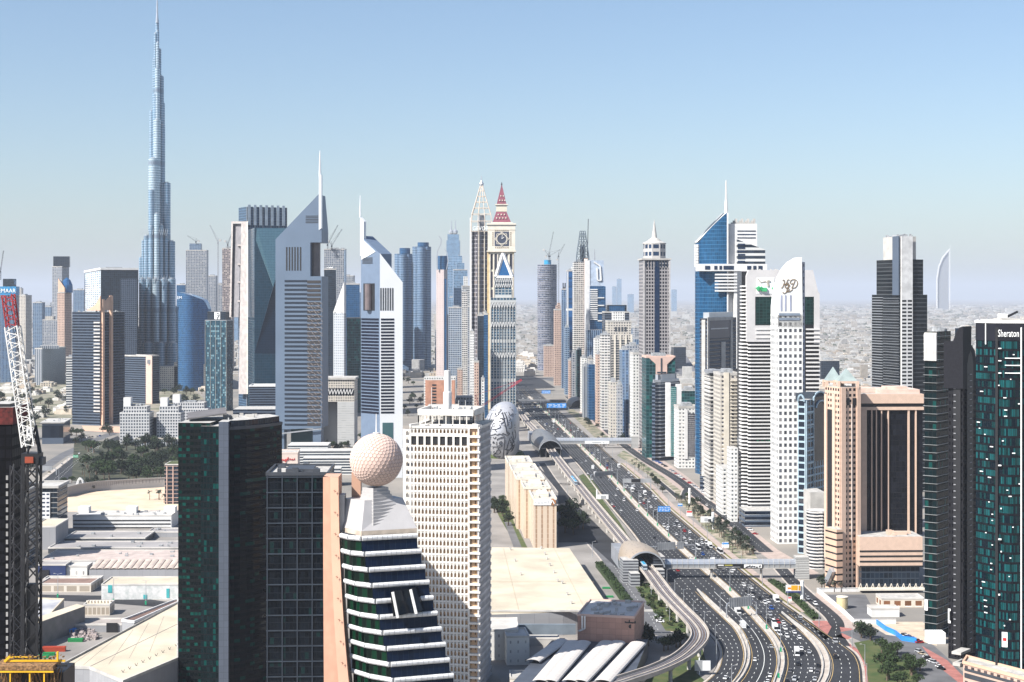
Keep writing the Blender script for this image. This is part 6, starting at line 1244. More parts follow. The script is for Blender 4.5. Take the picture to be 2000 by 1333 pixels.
add(r, 'white_wing', RC(1423, 1479, Y + 4, 34, 2), 0, Z_(437, Y), white); f = Face(*RC(1423, 1479, Y + 4, 34, 2)[:2]); add(r, 'stepped_wing', RC(1440, 1495, Y, 30, 2), 0, Z_(488, Y), FS['hband'], 6, 6, tops=[Z_(468, Y), Z_(488, Y), Z_(488, Y), Z_(468, Y)]); f2 = Face(*RC(1440, 1495, Y, 30, 2)[:2])
bl2 = plain('blue_black_band', (.01, .025, .06), .15); f2.bands(1441, 1455, 473, 720, 37, .5, .05, .4, bl2, r, 'window_band'); f.bands(1440, 1476, 446, 466, 3, .3, .02, .3, bl2, r, 'window_band'); m_ = MB(); f2.rect(m_, 1363, 1497, 516, 530, -16, 3.2); m_.build('crossing_beam', [white], r)
for (a, b) in ((1376, 1386), (1394, 1400), (1404, 1409), (1412, 1432), (1458, 1466), (1470, 1476), (1480, 1488)): f2.bands(a, b, 519, 527, 1, .9, 3.22, 3.5, bl2, r, 'beam_window')
f2.bands(1396, 1440, 532, 570, 6, .5, .5, 2.8, white, r, 'white_sill'); m_ = MB(); f2.rect(m_, 1433, 1441, 530, 720, -8, 1.6); m_.build('white_pier', [white], r); m_ = MB()
for k in range(14): m_.beam((X_(1362, Y) + .2, Y + 24, Z_(478 + k * 3.2, Y)), (X_(1368, Y), Y + 17, Z_(478 + k * 3.2, Y)), 1.1)
m_.build('edge_balconies', [white], r); m_ = MB(); a = f.pt(1430, 436, -4); b = f.pt(1473, 436, -4)
for k in range(12): x = a[0] + (b[0] - a[0]) * k / 11; m_.box(x - 1.2, x + 1.2, a[1], a[1] + 3, Z_(437, Y), Z_(437, Y) + 1.5 + 2 * (k % 3))
m_.build('roof_plant', [concrete], r)
# dark tower in front of it
Y = 1500; p = R3(1367, 1381, 1438, Y, 30); z = Z_(622, Y); r = B('highrise', 'slim dark tower with a pale frame, blank navy top panel and grey penthouse', p, z, FS['hdark'], 5, 4, cat='tower'); f = Face(p[0], p[1]); m_ = MB(); f.rect(m_, 1383, 1426, 626, 660, .03, .4); m_.build('navy_panel', [plain('navy_panel', (.01, .012, .04), .3)], r); m_ = MB(); f.rect(m_, 1387, 1421, 641, 643, .42, .9); m_.build('white_bar', [white], r)
m_ = MB(); f.rect(m_, 1381, 1384, 620, 940, 0, .8); f.rect(m_, 1426, 1430, 620, 740, 0, .8); f.rect(m_, 1381, 1430, 620, 626, 0, .9); f.rect(m_, 1408, 1416, 668, 740, 0, .7); m_.build('pale_frame', [concrete], r); add(r, 'penthouse', inset(p, .82), z + .02, Z_(611, Y), steel); slabs(r, p, 10, Z_(665, Y), 4, .35, .35, grey); m_ = MB(); g0 = Face(p[3], p[0]); g0.rect(m_, 1371, 1378, 625, 930, 0, 1); m_.build('side_fin', [concrete], r)
# two cream balcony blocks
r, p, z = glow('balcony tower with a dark inclined roof canopy below the slim dark tower', 1387, 1409, 733, 1420, 30, 3, 'balc', par=False); slabs(r, p, 3, z, 3.6, 1.1, .9, concrete, 'balcony_slabs'); MB().box(p[0][0] - 3, p[0][0] + 18, p[0][1] - 3, p[0][1] + 20, z + 2, z + 4.5).build('roof_canopy', [grey], r)
r, p, z = glow('cream tower with small paired balconies and a stepped base', 1407, 1446, 733, 1380, 34, 3, FS['creamres'], cw=4.5, ch=3.7, par=True); f = Face(p[0], p[1]); plate(f, [(1414, 728), (1414, 930), (1424, 930), (1424, 728)], 0, .9, cream, 'blank_pier', r); f.bands(1426, 1446, 738, 930, 28, .22, 0, 1.5, cream, r, 'balconies'); add(r, 'base_block', RC(1411, 1446, 1330, 30, 3), 0, Z_(915, 1330), FS['whiteres'], 4, 3.6)
Y = 1290; p = RC(1427, 1441, Y, 16, 3); B('highrise', 'thin white apartment sliver with small windows before the striped tower', p, Z_(875, Y), FS['whiteres'], 3, 3.4); Y = 1270
# big striped tower
Y = 1290; p = RC(1462, 1601, Y, 36, 3); zt = Z_(576, Y); dk = plain('balcony_shadow_glass', (.008, .009, .012), .12)
r = E('striped_tower', 'broad tower of black and white balcony stripes under a white slab crown', 'skyscraper', (X_(1500, Y), Y, 0)); body = [(p[0][0] + 3, p[0][1] + 1)] + [p[1], p[2], p[3]]; add(r, 'body', p, 0, zt, dk, top=roofw); f = Face(p[0], p[1]); wh = plain('balcony_white', (.66, .64, .62), .6, amt=.05)
fl_n = 62; zb = 12; h = (Z_(668, Y) - zb) / 46; m_ = MB()
for k in range(46): z = zb + k * h; m_.prism([(p[0][0] - .6 + 2, p[0][1] - 1.9), (f.at(f.u(1515)[0], 0, 0)[0], p[0][1] - 1.9 + f.u(1515)[0] * sin(radians(3))), f.at(f.u(1515)[0], 0, 0)[:2], (p[0][0] - .8, p[0][1] + .2)], z, z + h * .36)
m_.build('balcony_stripes', [wh], r); m_ = MB()
for k in range(46):
    z = zb + k * h + h * .2; m_.prism([(X_(1447, Y), Y + 3.5), (X_(1452, Y), Y + .6), (X_(1461, Y), Y + .3), (X_(1461, Y), Y + 12), (X_(1447, Y), Y + 12)], z, z + h * .4)
for k in range(22): z = zb + (46 + k) * h + h * .2; m_.prism([(X_(1449, Y), Y + 3.5), (X_(1453, Y), Y + .6), (X_(1461, Y), Y + .3), (X_(1461, Y), Y + 12), (X_(1449, Y), Y + 12)], z, z + h * .4) if z < Z_(560, Y) else None
m_.build('side_balconies', [wh], r); add(r, 'side_core', [(X_(1450, Y), Y + 4), (X_(1463, Y), Y + 3), (X_(1463, Y), Y + 30), (X_(1450, Y), Y + 30)], 0, Z_(530, Y), dk)
crn = plate(f, [(1458, 668), (1458, 540), (1462, 528), (1588, 528), (1598, 570), (1601, 574), (1601, 672), (1590, 672), (1590, 580), (1570, 580), (1475, 580), (1475, 636), (1515, 636), (1515, 668)], -30, .6, plain('crown_panels', (.56, .54, .53), .6, amt=.05), 'crown_slab', r)
f.grid(1476, 1589, 581, 634, 16, 9, .35, fac('green_mesh_glazing', (.01, .05, .045), (.004, .022, .02), (.06, .94), (.06, .94), gr=.12), r, 'green_glazing'); f.bands(1476, 1520, 637, 661, 3, .4, .3, 1.2, wh, r, 'white_sill'); f.bands(1574, 1601, 637, 880, 30, .38, .1, 1.4, wh, r, 'rear_stripe')
f.grid(1477, 1514, 857, 866, 8, 1, .9, fac('green_lit_floor', (.01, .03, .02), (.01, .16, .08), (.1, .9), (.05, .95), alt=(.005, .01, .01), altp=.3), r, 'green_floor'); m_ = MB(); f.rect(m_, 1477, 1512, 543, 574, .65, .9); m_.build('white_poster', [wpaint], r); m_ = MB(); f.strokes(m_, [[(1478, 566), (1484, 562), (1487, 566), (1497, 566)], [(1509, 561), (1514, 565)]], 3.2, .95); m_.build('green_print', [plain('poster_green', (.05, .42, .16), .6)], r); m_ = MB(); f.strokes(m_, [[(1480, 545), (1486, 552), (1495, 550), (1503, 558)]], .7, 1); f.strokes(m_, [[(1499, 548), (1500, 560)], [(1500, 548), (1504, 550)]], 1.2, 1); m_.build('poster_drawing', [plain('poster_beige', (.4, .36, .3), .6)], r)
f.grid(1466, 1514, 985, 1008, 10, 10, .8, fac('grey_mesh_podium', (.25, .25, .25), (.08, .08, .09), (0, 1), (.4, .95)), r, 'podium_mesh'); add(r, 'podium', RC(1455, 1512, 1262, 24, 3), 0, 13, FS['hdark'], 5, 4.5); m_ = MB(); f.rect(m_, 1514.5, 1521, 620, 1035, 1, 9); m_.build('dark_glass_rail', [FS['tealg']], r)
rd = random.Random(5); m_ = MB()
for k in range(9): a = f.at(rd.uniform(5, 40), Z_(528, Y), -rd.uniform(5, 25)); m_.box(a[0] - .6, a[0] + .6, a[1], a[1] + 1, a[2], a[2] + rd.uniform(.5, 1.6))
m_.build('roof_plant', [concrete], r)
# white curved blade tower with initials
Y = 1175; p = RC(1512, 1566, Y, 26, 4); r = E('blade_tower', 'white tower with a curved blade top bearing large gilded script initials', 'skyscraper', (X_(1540, Y), Y, 0)); bw = fac('blade_white_windows', (.78, .77, .74), (.08, .085, .10), (.25, .78), (.24, .76), alt=(.25, .24, .24), altp=.3, bump=.8); f = Face(p[0], p[1])
cv = [(1520, 640), (1520, 600), (1522, 580), (1525, 562), (1531, 543), (1540, 525), (1551, 512), (1566, 503)]
plate(f, cv + [(1568, 640)], -24, 0, plain('blade_white', (.80, .79, .76), .55, amt=.03), 'blade_top', r); u = f.u(1512)[0]
poly = [f.at(f.u(1519.5)[0], 0, 0)[:2], f.at(f.u(1568)[0], 0, 0)[:2], f.at(f.u(1568)[0], 0, -24)[:2], f.at(f.u(1519.5)[0], 0, -24)[:2]]; add(r, 'lower_body', poly, 0, Z_(615, Y), bw, 4.0, 4.9, top=roofw)
m_ = MB(); f.rect(m_, 1521.5, 1562, 612, 617, .05, .4); f.rect(m_, 1521.5, 1562, 621, 626, .05, .4); m_.build('ribbon_windows', [plain('pale_blue_window', (.20, .24, .30), .3)], r)
for px in (1526, 1534, 1544): m_ = MB(); f.rect(m_, px - 1.6, px + 1.6, 577, 608, .02, .25); m_.build('tall_window', [plain('lilac_window', (.32, .34, .44), .4)], r)
S2 = 100 / 952
def cs(l): return [(1500 + a * S2, 500 + b * S2) for a, b in l]
m_ = MB(); sk = [[(275, 465), (265, 450), (300, 450), (300, 500), (270, 580), (250, 600), (245, 590)], [(395, 445), (365, 450), (345, 500), (325, 540), (315, 580), (330, 600), (350, 590)], [(285, 545), (320, 525), (360, 520), (380, 500)], [(330, 545), (370, 535), (400, 540), (390, 570), (355, 600), (390, 610), (385, 640), (350, 670), (300, 700), (275, 690), (280, 670)], [(385, 545), (355, 620), (340, 670)], [(345, 670), (400, 665), (455, 625)],
      [(500, 460), (480, 510), (455, 570), (440, 600), (470, 600), (510, 585), (540, 540), (545, 490), (520, 450), (470, 440), (425, 460), (410, 500), (430, 525), (460, 510)]]
for l in sk:
    s_ = smoothp(l, 4); f.strokes(m_, [cs(s_)], .42, .2)
m_.build('gilded_initials', [plain('gilded_paint', (.20, .13, .06), .5)], r)
g0 = Face(p[1], (p[1][0] + 6, p[1][1] + 24)); m_ = MB(); m_.prism([(X_(1568, Y) + .1, Y + 1.6), (X_(1574, Y), Y + 4), (X_(1576, Y), Y + 22), (X_(1568, Y) + .1, Y + 24)], 0, Z_(512, Y), 0, 5, 5); m_.build('side_shaft', [fac('painted_shade_side_windows', (.34, .36, .42), (.05, .06, .08), (.3, .7), (.3, .7))], r)  # shade of this side put into the shaft's grey wall colour
# pale blue gridded tower
Y = 1130; p = R3(1558, 1573, 1612, Y, 34); z = Z_(782, Y); pb = plain('pale_blue_frame', (.34, .44, .50), .45, .2); r = B('office_tower', 'dark glass tower with a pale blue frame of arches and squares', p, z, fac('pale_blue_grid', (.34, .44, .50), (.012, .018, .03), (.12, .88), (.15, .88), gr=.1, bump=.4), 5, 5.2, cat='tower'); f = Face(p[0], p[1]); g0 = Face(p[3], p[0])
def archband(f, x0, x1, y0, hh, o, nm, n=10):
    m_ = MB(); u0, u1 = f.u(x0)[0], f.u(x1)[0]; zz = Z_(y0, Y)
    for i in range(n): t0, t1 = pi * i / n, pi * (i + 1) / n; m_.beam(f.at((u0 + u1) / 2 - (u1 - u0) / 2 * cos(t0), zz + hh * sin(t0), o), f.at((u0 + u1) / 2 - (u1 - u0) / 2 * cos(t1), zz + hh * sin(t1), o), 1.1)
    m_.build(nm, [pb], r)
archband(f, 1587, 1611, 785, 6, .6, 'arch_trim'); archband(f, 1592, 1611, 800, 5, .9, 'arch_trim'); archband(g0, 1559, 1571, 785, 5, .6, 'arch_trim'); f.grid(1588, 1610, 775, 900, 1, 1, .45, dk, r, 'dark_field'); f.cols(1574, 1588, 782, 1080, 2, .9, 0, .8, pb, r, 'frame_posts'); f.bands(1574, 1588, 782, 1080, 12, .14, 0, .8, pb, r, 'frame_bars'); m_ = MB(); f.rect(m_, 1588, 1611, 768, 783, -14, .4); m_.build('top_arch_block', [FS['darkg']], r); add(r, 'grey_neighbour_wall', RC(1583, 1612, 1110, 24, 3), 0, Z_(962, 1110), concrete)
Y = 1060; r = E('round_block', 'low round corner block with pale curved bands beside the bare grey wall', 'building', (X_(1602, Y), Y, 0)); m_ = MB(); tube(m_, X_(1606, Y), Y + 14, 8.2, 0, Z_(1002, Y), 3, 2.3, 18); m_.build('drum', [fac('curved_pale_bands', (.60, .57, .54), (.03, .035, .045), (0, 1), (.3, .85))], r)
# peach stone complex
Y = 990; pe = plain('peach_wall', (.60, .43, .33), .7, amt=.05, scale=.4); pf = fac('peach_square_windows', (.60, .43, .33), (.012, .010, .012), (.22, .78), (.3, .78), bump=.8, alt=(.2, .14, .1), altp=.06); r = E('peach_complex', 'peach stone hotel with two glass pyramid roofs and a dark glazed wing', 'hotel', (X_(1700, Y), Y, 0))
p = R3(1611, 1640, 1681, Y, 72); z = Z_(757, Y); add(r, 'corner_tower', p, 0, z, pf, 3.0, 3.6); f = Face(p[0], p[1]); g0 = Face(p[3], p[0])
m_ = MB(); g0.rect(m_, 1617, 1626, 800, 1040, .02, .4); m_.build('recess_strip', [black], r)
for (x0, x1) in ((1642, 1651), (1673, 1680)): m_ = MB(); f.rect(m_, x0, x1, 757, 1150, 0, .9); m_.build('corner_pier', [pe], r)
m_ = MB(); g0.rect(m_, 1611.5, 1616, 770, 1090, 0, .7); g0.rect(m_, 1627, 1632, 770, 1100, 0, .7); m_.build('corner_pier', [pe], r)
f.cols(1661, 1664, 790, 1140, 1, .5, .3, 1, plain('pale_pier', (.6, .5, .44), .6), r, 'centre_rib'); m_ = MB(); f.rect(m_, 1653, 1659, 778, 792, .05, .4); f.rect(m_, 1665, 1672, 778, 792, .05, .4); m_.build('top_windows', [black], r)
pyr_m = plain('grey_green_roof_glass', (.34, .40, .38), .35, .2)
for (x0, x1, yb, ya, yy) in ((1615, 1645, 744, 717, Y + 16), (1638, 1675, 745, 720, Y + 4)):
    a, b = X_(x0, yy), X_(x1, yy); w = b - a; q = [(a, yy), (b, yy), (b, yy + w), (a, yy + w)]; zz = Z_(yb, yy); MB().lathe(((a + b) / 2, yy + w / 2), [(w * .70, zz), (0, Z_(ya, yy))], 4, a0=pi / 4, a1=2 * pi + pi / 4, cap=False).build('pyramid_roof', [pyr_m], r)
    m_ = MB()
    for c in q: m_.box(c[0] - .9, c[0] + .9, c[1] - .9, c[1] + .9, z - 1, zz - .02)
    m_.box(a, b, yy, yy + w, zz - 1.4, zz - .03); m_.build('open_loggia', [pe], r)
Yw = 1010; pw_ = RC(1681, 1803, Yw, 40, 2); zw = Z_(779, Yw); dw = fac('black_wing_glazing', (.008, .008, .010), (.008, .009, .013), (.04, .96), (.04, .96), gr=.08, gspec=.12); add(r, 'glazed_wing', pw_, Z_(1045, Yw), zw, dw, 2, 3.4); f = Face(pw_[0], pw_[1])
m_ = MB(); f.rect(m_, 1681, 1803, 770, 788, -30, 1.6); f.rect(m_, 1681, 1803, 795, 801, -2, 1.6); f.rect(m_, 1681, 1692, 801, 1047, -2, 1.4); m_.build('stone_frame', [pe], r); m_ = MB(); f.rect(m_, 1682, 1802, 788.2, 794.8, -1, .6); m_.build('ribbon_window', [black], r)
for px, w in ((1702, .7), (1711, .7), (1721, .7), (1734, .9), (1774, 1.2), (1788, .9)): f.cols(px, px, 801, 1047, 1, w, .0, 1.2, pe, r, 'stone_rib')
m_ = MB(); f.rect(m_, 1686, 1716, 760, 769, -24, -8); f.rect(m_, 1716, 1800, 762, 769.5, -30, -4); f.rect(m_, 1738, 1780, 757, 762, -20, -10); m_.build('roof_house', [plain('rose_roof_house', (.62, .46, .38), .7)], r); add(r, 'roof_deck', grow(pw_, -2), Z_(770, Yw) + .02, Z_(769.4, Yw), roofw)
pp = RC(1679, 1803, 985, 62, 2); zp = Z_(1049, 985); add(r, 'banded_podium', pp, Z_(1107, 985), zp, pe); f = Face(pp[0], pp[1]); f.bands(1679, 1803, 1068, 1108, 4, .28, .03, .3, black, r, 'podium_ribbon'); add(r, 'podium_glass', grow(pp, -1.5), 0, Z_(1107, 985), FS['darkg'], 3, 4)
rooftop(r, RC(1730, 1790, 990, 10), zp, 8, 2, pe); m_ = MB(); f.rect(m_, 1676, 1803, 1147, 1151, 0, 5); m_.build('entrance_canopy', [cream], r); m_ = MB()
for k in range(11): x = 1678 + k * 12; f.strokes(m_, [[(x, 1148), (x + 3, 1140)], [(x + 3, 1140), (x + 5, 1148)]], .35, 3)
m_.build('canopy_struts', [cream], r); pl_ = R3(1612, 1634, 1646, 985, 70); add(r, 'stepped_podium', pl_, 0, Z_(1035, 985), fac('diagonal_ribbon', (.60, .40, .29), (.02, .02, .02), (0, 1), (.35, .6)), 3, 4.5); m_ = MB(); f = Face(pl_[3], pl_[0]); f.strokes(m_, [[(1617, 1138), (1628, 1113)]], 4, .8); m_.build('entrance_awning', [steel], r)
# tall stepped tower behind
Y = 1480; p = R3(1703, 1757, 1811, Y, 74); r = B('stepped_tower', 'tall dark glass tower with stepped shoulders and a white panelled central strip', p, Z_(576, Y), fac('dark_banded_glass', (.05, .055, .06), (.006, .009, .012), (0, 1), (.2, .92), gr=.1, bump=.3), 4, 4, cat='skyscraper'); p1 = R3(1712, 1757, 1803, Y + 1, 74); add(r, 'middle_shaft', p1, Z_(576, Y) + .02, Z_(507, Y), MATS['dark_banded_glass'], 4, 4); p2 = R3(1725, 1757, 1789, Y + 2, 74); add(r, 'upper_shaft', p2, Z_(507, Y) + .02, Z_(462, Y), concrete)
f = Face(p[0], p[1]); fL = Face(p[3], p[0]); m_ = MB(); f.rect(m_, 1759, 1781, 462, 585, .02, 1.6); m_.build('panelled_strip', [plain('pale_tower_panel', (.66, .65, .63), .6)], r); f.grid(1759, 1781, 585, 760, 2, 24, 1.6, fac('paired_windows', (.70, .69, .67), (.012, .012, .015), (.12, .88), (.3, .8)), r, 'window_pairs')
fL.bands(1703, 1725, 577, 757, 34, .25, .02, 1.2, steel, r, 'balcony_edge'); fL.bands(1726, 1756, 578, 757, 34, .12, .02, .7, steel, r, 'floor_edge'); m_ = MB(); fL.rect(m_, 1745, 1757, 462, 577, .05, 1.2); m_.build('dark_rib', [FS['hdark']], r)
rooftop(r, p2, Z_(462, Y), 3, 2); MB().beam((p2[0][0] - 2, p2[0][1] + 6, Z_(462, Y)), (p2[0][0] + 7, p2[0][1] + 6, Z_(457, Y)), .8).build('roof_crane', [grey], r)
# dark towers at the picture edge
Y = 850; p = R3(1806, 1829, 1857, Y, 38); z = Z_(648, Y); r = B('ribbed_tower', 'dark glass tower with thin white floor ledges and a pale slatted upper corner', p, z, fac('dark_green_glass', (.005, .010, .011), (.003, .010, .012), (.08, .92), (.06, .94), gr=.08, alt=(.004, .05, .045), altp=.12, gspec=.12), 2.2, 4.3, cat='skyscraper'); slabs(r, p, 4, z, 4.3, .7, .22, plain('pale_ledge', (.30, .31, .31), .4, .3), 'floor_ledges'); f = Face(p[3], p[0]); f.cols(1807, 1829, 652, 705, 9, .7, .1, 1.1, plain('pale_slats', (.50, .49, .47), .5), r, 'slats'); m_ = MB(); f.rect(m_, 1806, 1830, 650, 705, 0, .4); m_.build('slat_backing', [concrete], r); rooftop(r, p, z, 4, 2)
f = Face(p[3], p[0]); m_ = MB(); f.rect(m_, 1807.5, 1813.5, 1171, 1192, .8, 1.1); m_.build('white_banner', [wpaint], r)
m_ = MB(); g1 = Face(p[0], p[1]); g1.rect(m_, 1815, 1857, 1262, 1267, 1, 3); m_.build('shop_canopy', [wpaint], r); m_ = MB(); m_.box(X_(1812, 840), X_(1845, 840), 838, 846, 0, 6); m_.build('white_kiosk', [wpaint], r)
Y = 800; p = R3(1852, 1881, 1910, Y, 40); z = Z_(668, Y); sp_m = fac('speckled_dark_cladding', (.012, .012, .015), (.004, .004, .006), (.3, .8), (.3, .8), gr=.2, bump=.4, alt=(.022, .022, .026), altp=.15, gspec=.15); r = E('arched_tower', 'near black tower whose stone edges sweep up into pointed arches', 'skyscraper', (p[0][0], p[0][1], 0)); fL, f = Face(p[3], p[0]), Face(p[0], p[1])
add(r, 'shaft', p, 0, Z_(755, Y), sp_m, 1.6, 3.6); dke = plain('dark_granite', (.013, .013, .017), .6, amt=.2, scale=1, spec=.15)
cvl = [(1852, 760), (1853, 720), (1856, 692), (1861, 668), (1868, 648), (1874, 640), (1881, 638)]; plate(fL, cvl + [(1880, 760)], -10, .6, dke, 'arched_gable', r); cvr = [(1909, 760), (1908, 712), (1904, 685), (1896, 672), (1884, 667), (1881, 667), (1881, 760)]; plate(f, cvr[::-1], -10, .6, dke, 'arched_gable', r); MB().prism(inset(p, .55), Z_(754.9, Y), Z_(642, Y), 0, 2, 4).build('glazed_top', [FS['darkg']], r)
for ff, x0, x1, ya in ((fL, 1862, 1876, 690), (f, 1889, 1901, 700)):
    plate(ff, [(x0, 1275), (x0, ya + 12), (x0 + 3, ya - 6), (x0 + 7, ya - 16), (x1 - 2, ya - 4), (x1, ya + 12), (x1, 1275)], .3, .7, black, 'dark_bay', r); ff.bands(x0 + 2, x0 + 6, ya + 20, 1260, 44, .14, .72, 1.0, plain('pale_tick', (.30, .30, .32), .5) if 'pale_tick' not in MATS else MATS['pale_tick'], r, 'balcony_rails')
m_ = MB(); fL.rect(m_, 1853, 1858, 1189, 1217, .65, .9); m_.build('white_banner', [wpaint], r); m_ = MB(); fL.strokes(m_, [[(1855, 1194), (1855, 1212)], [(1856.5, 1194), (1856.5, 1212)]], .4, 1); m_.build('banner_print', [black], r)
m_ = MB(); f.rect(m_, 1855, 1874, 1268, 1273, 1, 6); f.rect(m_, 1857, 1874, 1290, 1296, 1, 5); m_.build('entrance_canopy', [concrete], r)
Y = 745; r = E('hotel_tower', 'black and teal glass hotel tower carrying a white serif name sign', 'hotel', (X_(1960, Y), Y, 0)); tl = fac('teal_hotel_glazing', (.003, .004, .007), (.004, .048, .052), (.08, .92), (.15, .9), alt=(.002, .008, .014), altp=.36, gr=.07, var=.7, gspec=.15); p = [(X_(1945, Y), Y), (X_(2060, Y), Y - 10), (X_(2060, Y), Y + 40), (X_(1912, Y + 40), Y + 40), (X_(1906, Y + 12), Y + 12)]; p = [p[0], p[1], p[2], p[3], p[4]]; z = Z_(634, Y)
add(r, 'tower_body', p, 0, z, tl, 1.3, 3.9); f = Face(p[0], p[1]); g0 = Face(p[4], p[0]); cg2 = MB(); n = 8; 
for k in range(n):
    t0, t1 = k / n, (k + 1) / n; bu = lambda t: (f.at(f.u(1951)[0] + (f.u(1994)[0] - f.u(1951)[0]) * t, 0, 2.2 * sin(pi * t))); a, b = bu(t0), bu(t1)
    cg2.face([(a[0], a[1], 0), (b[0], b[1], 0), (b[0], b[1], Z_(665, Y)), (a[0], a[1], Z_(665, Y))], 0, [(k * 1.5, 0), (k * 1.5 + 1.5, 0), (k * 1.5 + 1.5, 36), (k * 1.5, 36)]); cg2.face([(a[0], a[1], Z_(665, Y)), (b[0], b[1], Z_(665, Y)), f.at(f.u(1994)[0], Z_(665, Y), 0), f.at(f.u(1951)[0], Z_(665, Y), 0)], 0)
cg2.build('bowed_bay', [tl], r); add(r, 'dark_top', grow(p, .15), Z_(666, Y), z + 1, plain('near_black_top', (.006, .006, .012), .3)); parapet(r, p, z + 1, .8, white, .6, 'white_roof_edge'); c = f.pt(1970.5, 652, .5)
text('Sheraton', 5.0, (c[0] - .45, c[1] - .9, c[2]), wpaint, r, rz=f.t.angle_signed(Vector((1, 0))) * -1 if False else atan2(f.t.y, f.t.x), squash=.54, ex=.1)
m_ = MB(); f.rect(m_, 1993.5, 1996, 640, 1310, .3, 3); g0.rect(m_, 1925.5, 1926.8, 632, 673, .1, .5); m_.build('white_mast_line', [wpaint], r); m_ = MB(); f.rect(m_, 1944, 1949, 640, 1310, .1, .8); m_.build('black_pier', [black], r)
rd = random.Random(11); m_ = MB()
for k in range(46):
    px = rd.uniform(1908, 1990); yy = 680 + k * 12; ff, px = (g0, min(px, 1938)) if px < 1943 else (f, max(px, 1950)); w = rd.choice((2.5, 3.5, 6)); ff.rect(m_, px, min(px + w, 1941 if ff is g0 else 1993), yy, yy + 1.6, .2, 2.6 if ff is f else .5)
for yy in (699, 713, 728): f.rect(m_, 1963, 1994, yy, yy + 1.5, .2, 2.8)
m_.build('white_ledges', [wpaint], r); m_ = MB(); f.rect(m_, 1957, 1968, 1233, 1262, 2.4, 2.7); m_.build('white_banner', [wpaint], r); m_ = MB(); f.rect(m_, 1959, 1966, 1244, 1250, 2.71, 2.8); m_.build('banner_print', [red], r)
MB().beam((X_(1966, 760), 762, z + 3), (X_(1990, 760), 762, z + 6), 1).build('roof_crane_arm', [black], r); MB().box(X_(1956, 760), X_(1968, 760), 760, 766, z + 1, z + 5).build('roof_hut', [white], r); rooftop(r, p, z + 1, 14, 1.6, concrete)
Y = 735; p = [(X_(1898, Y), Y + 14), (X_(1990, Y), Y - 24), (X_(2010, Y), Y - 10), (X_(1920, Y), Y + 26)]; z = 11; r = B('podium_block', 'low sandstone podium with long ribbon openings below the black hotel tower', p, z, FS['pinkres'], 4, 4, z0=0); f = Face(p[0], p[1]); m_ = MB(); f.slab(m_, 1, f.L - 1, 7.6, 8.8, .05, .3); f.slab(m_, 1, f.L - 1, 4.2, 6.4, .05, .3); m_.build('ribbon_openings', [dgrey], r); parapet(r, p, z, 1, peach, .4)
text('RESTAURANT', 1.5, f.at(f.L * .55, 5.4, .4), plain('tan_sign', (.4, .25, .12), .6), r, rz=atan2(f.t.y, f.t.x)) if False else None
# ================================================================ low halls, yards, cranes
def hall(name, label, x0, x1, yt, yb, d, mat, roof=roofw, cw=5, ch=30, th=1, group=None, par=0.6, cat='hall'):
    Y = YB(yb); p = RC(x0, x1, Y, d, th); z = Z_(yt, Y); r = B(name, label, p, z, mat, cw, ch, top=roof, group=group, cat=cat)
    if par: parapet(r, p, z, par, roofw, .15)
    return r, p, z, Y
def roofpoly(name, label, px, z, mat, roof, cw=6, ch=30, cat='hall', par=None):
    p = [P(x, y, z)[:2] for x, y in px]; r = B(name, label, p, z, mat, cw, ch, top=roof, cat=cat); p = p if area2(p) > 0 else p[::-1]
    if par: parapet(r, p, z, .9, par, .2)
    return r, p
def units(r, p, z, n, seed, mat=plant_m, s=(.5, 1.4)):
    rd = random.Random(seed); o, a, b = Vector(p[0][:2]), Vector(p[1][:2]), Vector(p[3][:2]) if len(p) > 3 else Vector(p[2][:2]); m_ = MB()
    for k in range(n):
        c = o + (a - o) * rd.uniform(.05, .93) + (b - o) * rd.uniform(.1, .85); w = rd.uniform(*s); m_.box(c.x - w, c.x + w, c.y - w * .6, c.y + w * .6, z + .02, z + .1 + rd.uniform(.6, 1.6)); m_.cyl(c.x + w * 1.2, c.y, z + .02, z + 1.6, .25, 6)
    m_.build('roof_units', [mat], r)
wallg = fac('grey_panel_wall', (.22, .22, .23), (.30, .30, .31), (.03, 1), (.0, 1), gr=.7, bump=.1, var=.05); wallc = fac('cream_bay_wall', (.60, .54, .46), (.34, .29, .23), (.12, .9), (.1, .75), gr=.7, var=.1); wallw = fac('white_bay_wall', (.68, .66, .62), (.40, .38, .36), (.4, .6), (.3, .6), gr=.6)
r, p, z, Y = hall('office_block', 'dark office block with pale floor ledges behind the crane mast', 22, 49, 960, 1112, 40, FS['darkg'], cw=3, ch=3.6, cat='building', th=3); slabs(r, p, 3, z, 3.6, .5, .3, concrete, 'floor_ledges'); rooftop(r, p, z, 2, 3, dgrey)
r, p, z, Y = hall('office_block', 'white gridded office block with dark side bays next to the crane mast', 62, 111, 953, 1050, 34, FS['darkg'], cw=3, ch=4, cat='building', th=3); f = Face(p[0], p[1]); f.grid(66, 98, 962, 1019, 4, 7, 1.0, fac('bold_white_grid', (.74, .73, .71), (.02, .03, .06), (.18, .85), (.35, .75)), r, 'white_front'); slabs(r, p, 3, z, 4, .4, .3, concrete, 'floor_ledges'); parapet(r, p, z, 1.5, concrete, 1.2, 'roof_rim')
r, p, z, Y = hall('office_block', 'black gridded office block with planted roof beside the dark green tower', 322, 352, 908, 985, 26, FS['darkg'], cw=4, ch=3.6, cat='building', th=2); slabs(r, p, 2, z, 3.6, .4, .35, pinkst, 'floor_ledges'); f = Face(p[0], p[1]); f.cols(326, 350, 910, 985, 3, .8, 0, .7, pinkst, r, 'posts'); MB().prism(inset(p, .8), z + .02, z + .8).build('roof_planting', [grass], r)
r, p, z, Y = hall('sloping_hall', 'grey sided hall with a cream roof below the white gridded block', 62, 108, 1030, 1075, 40, wallg, roofc, th=3); 
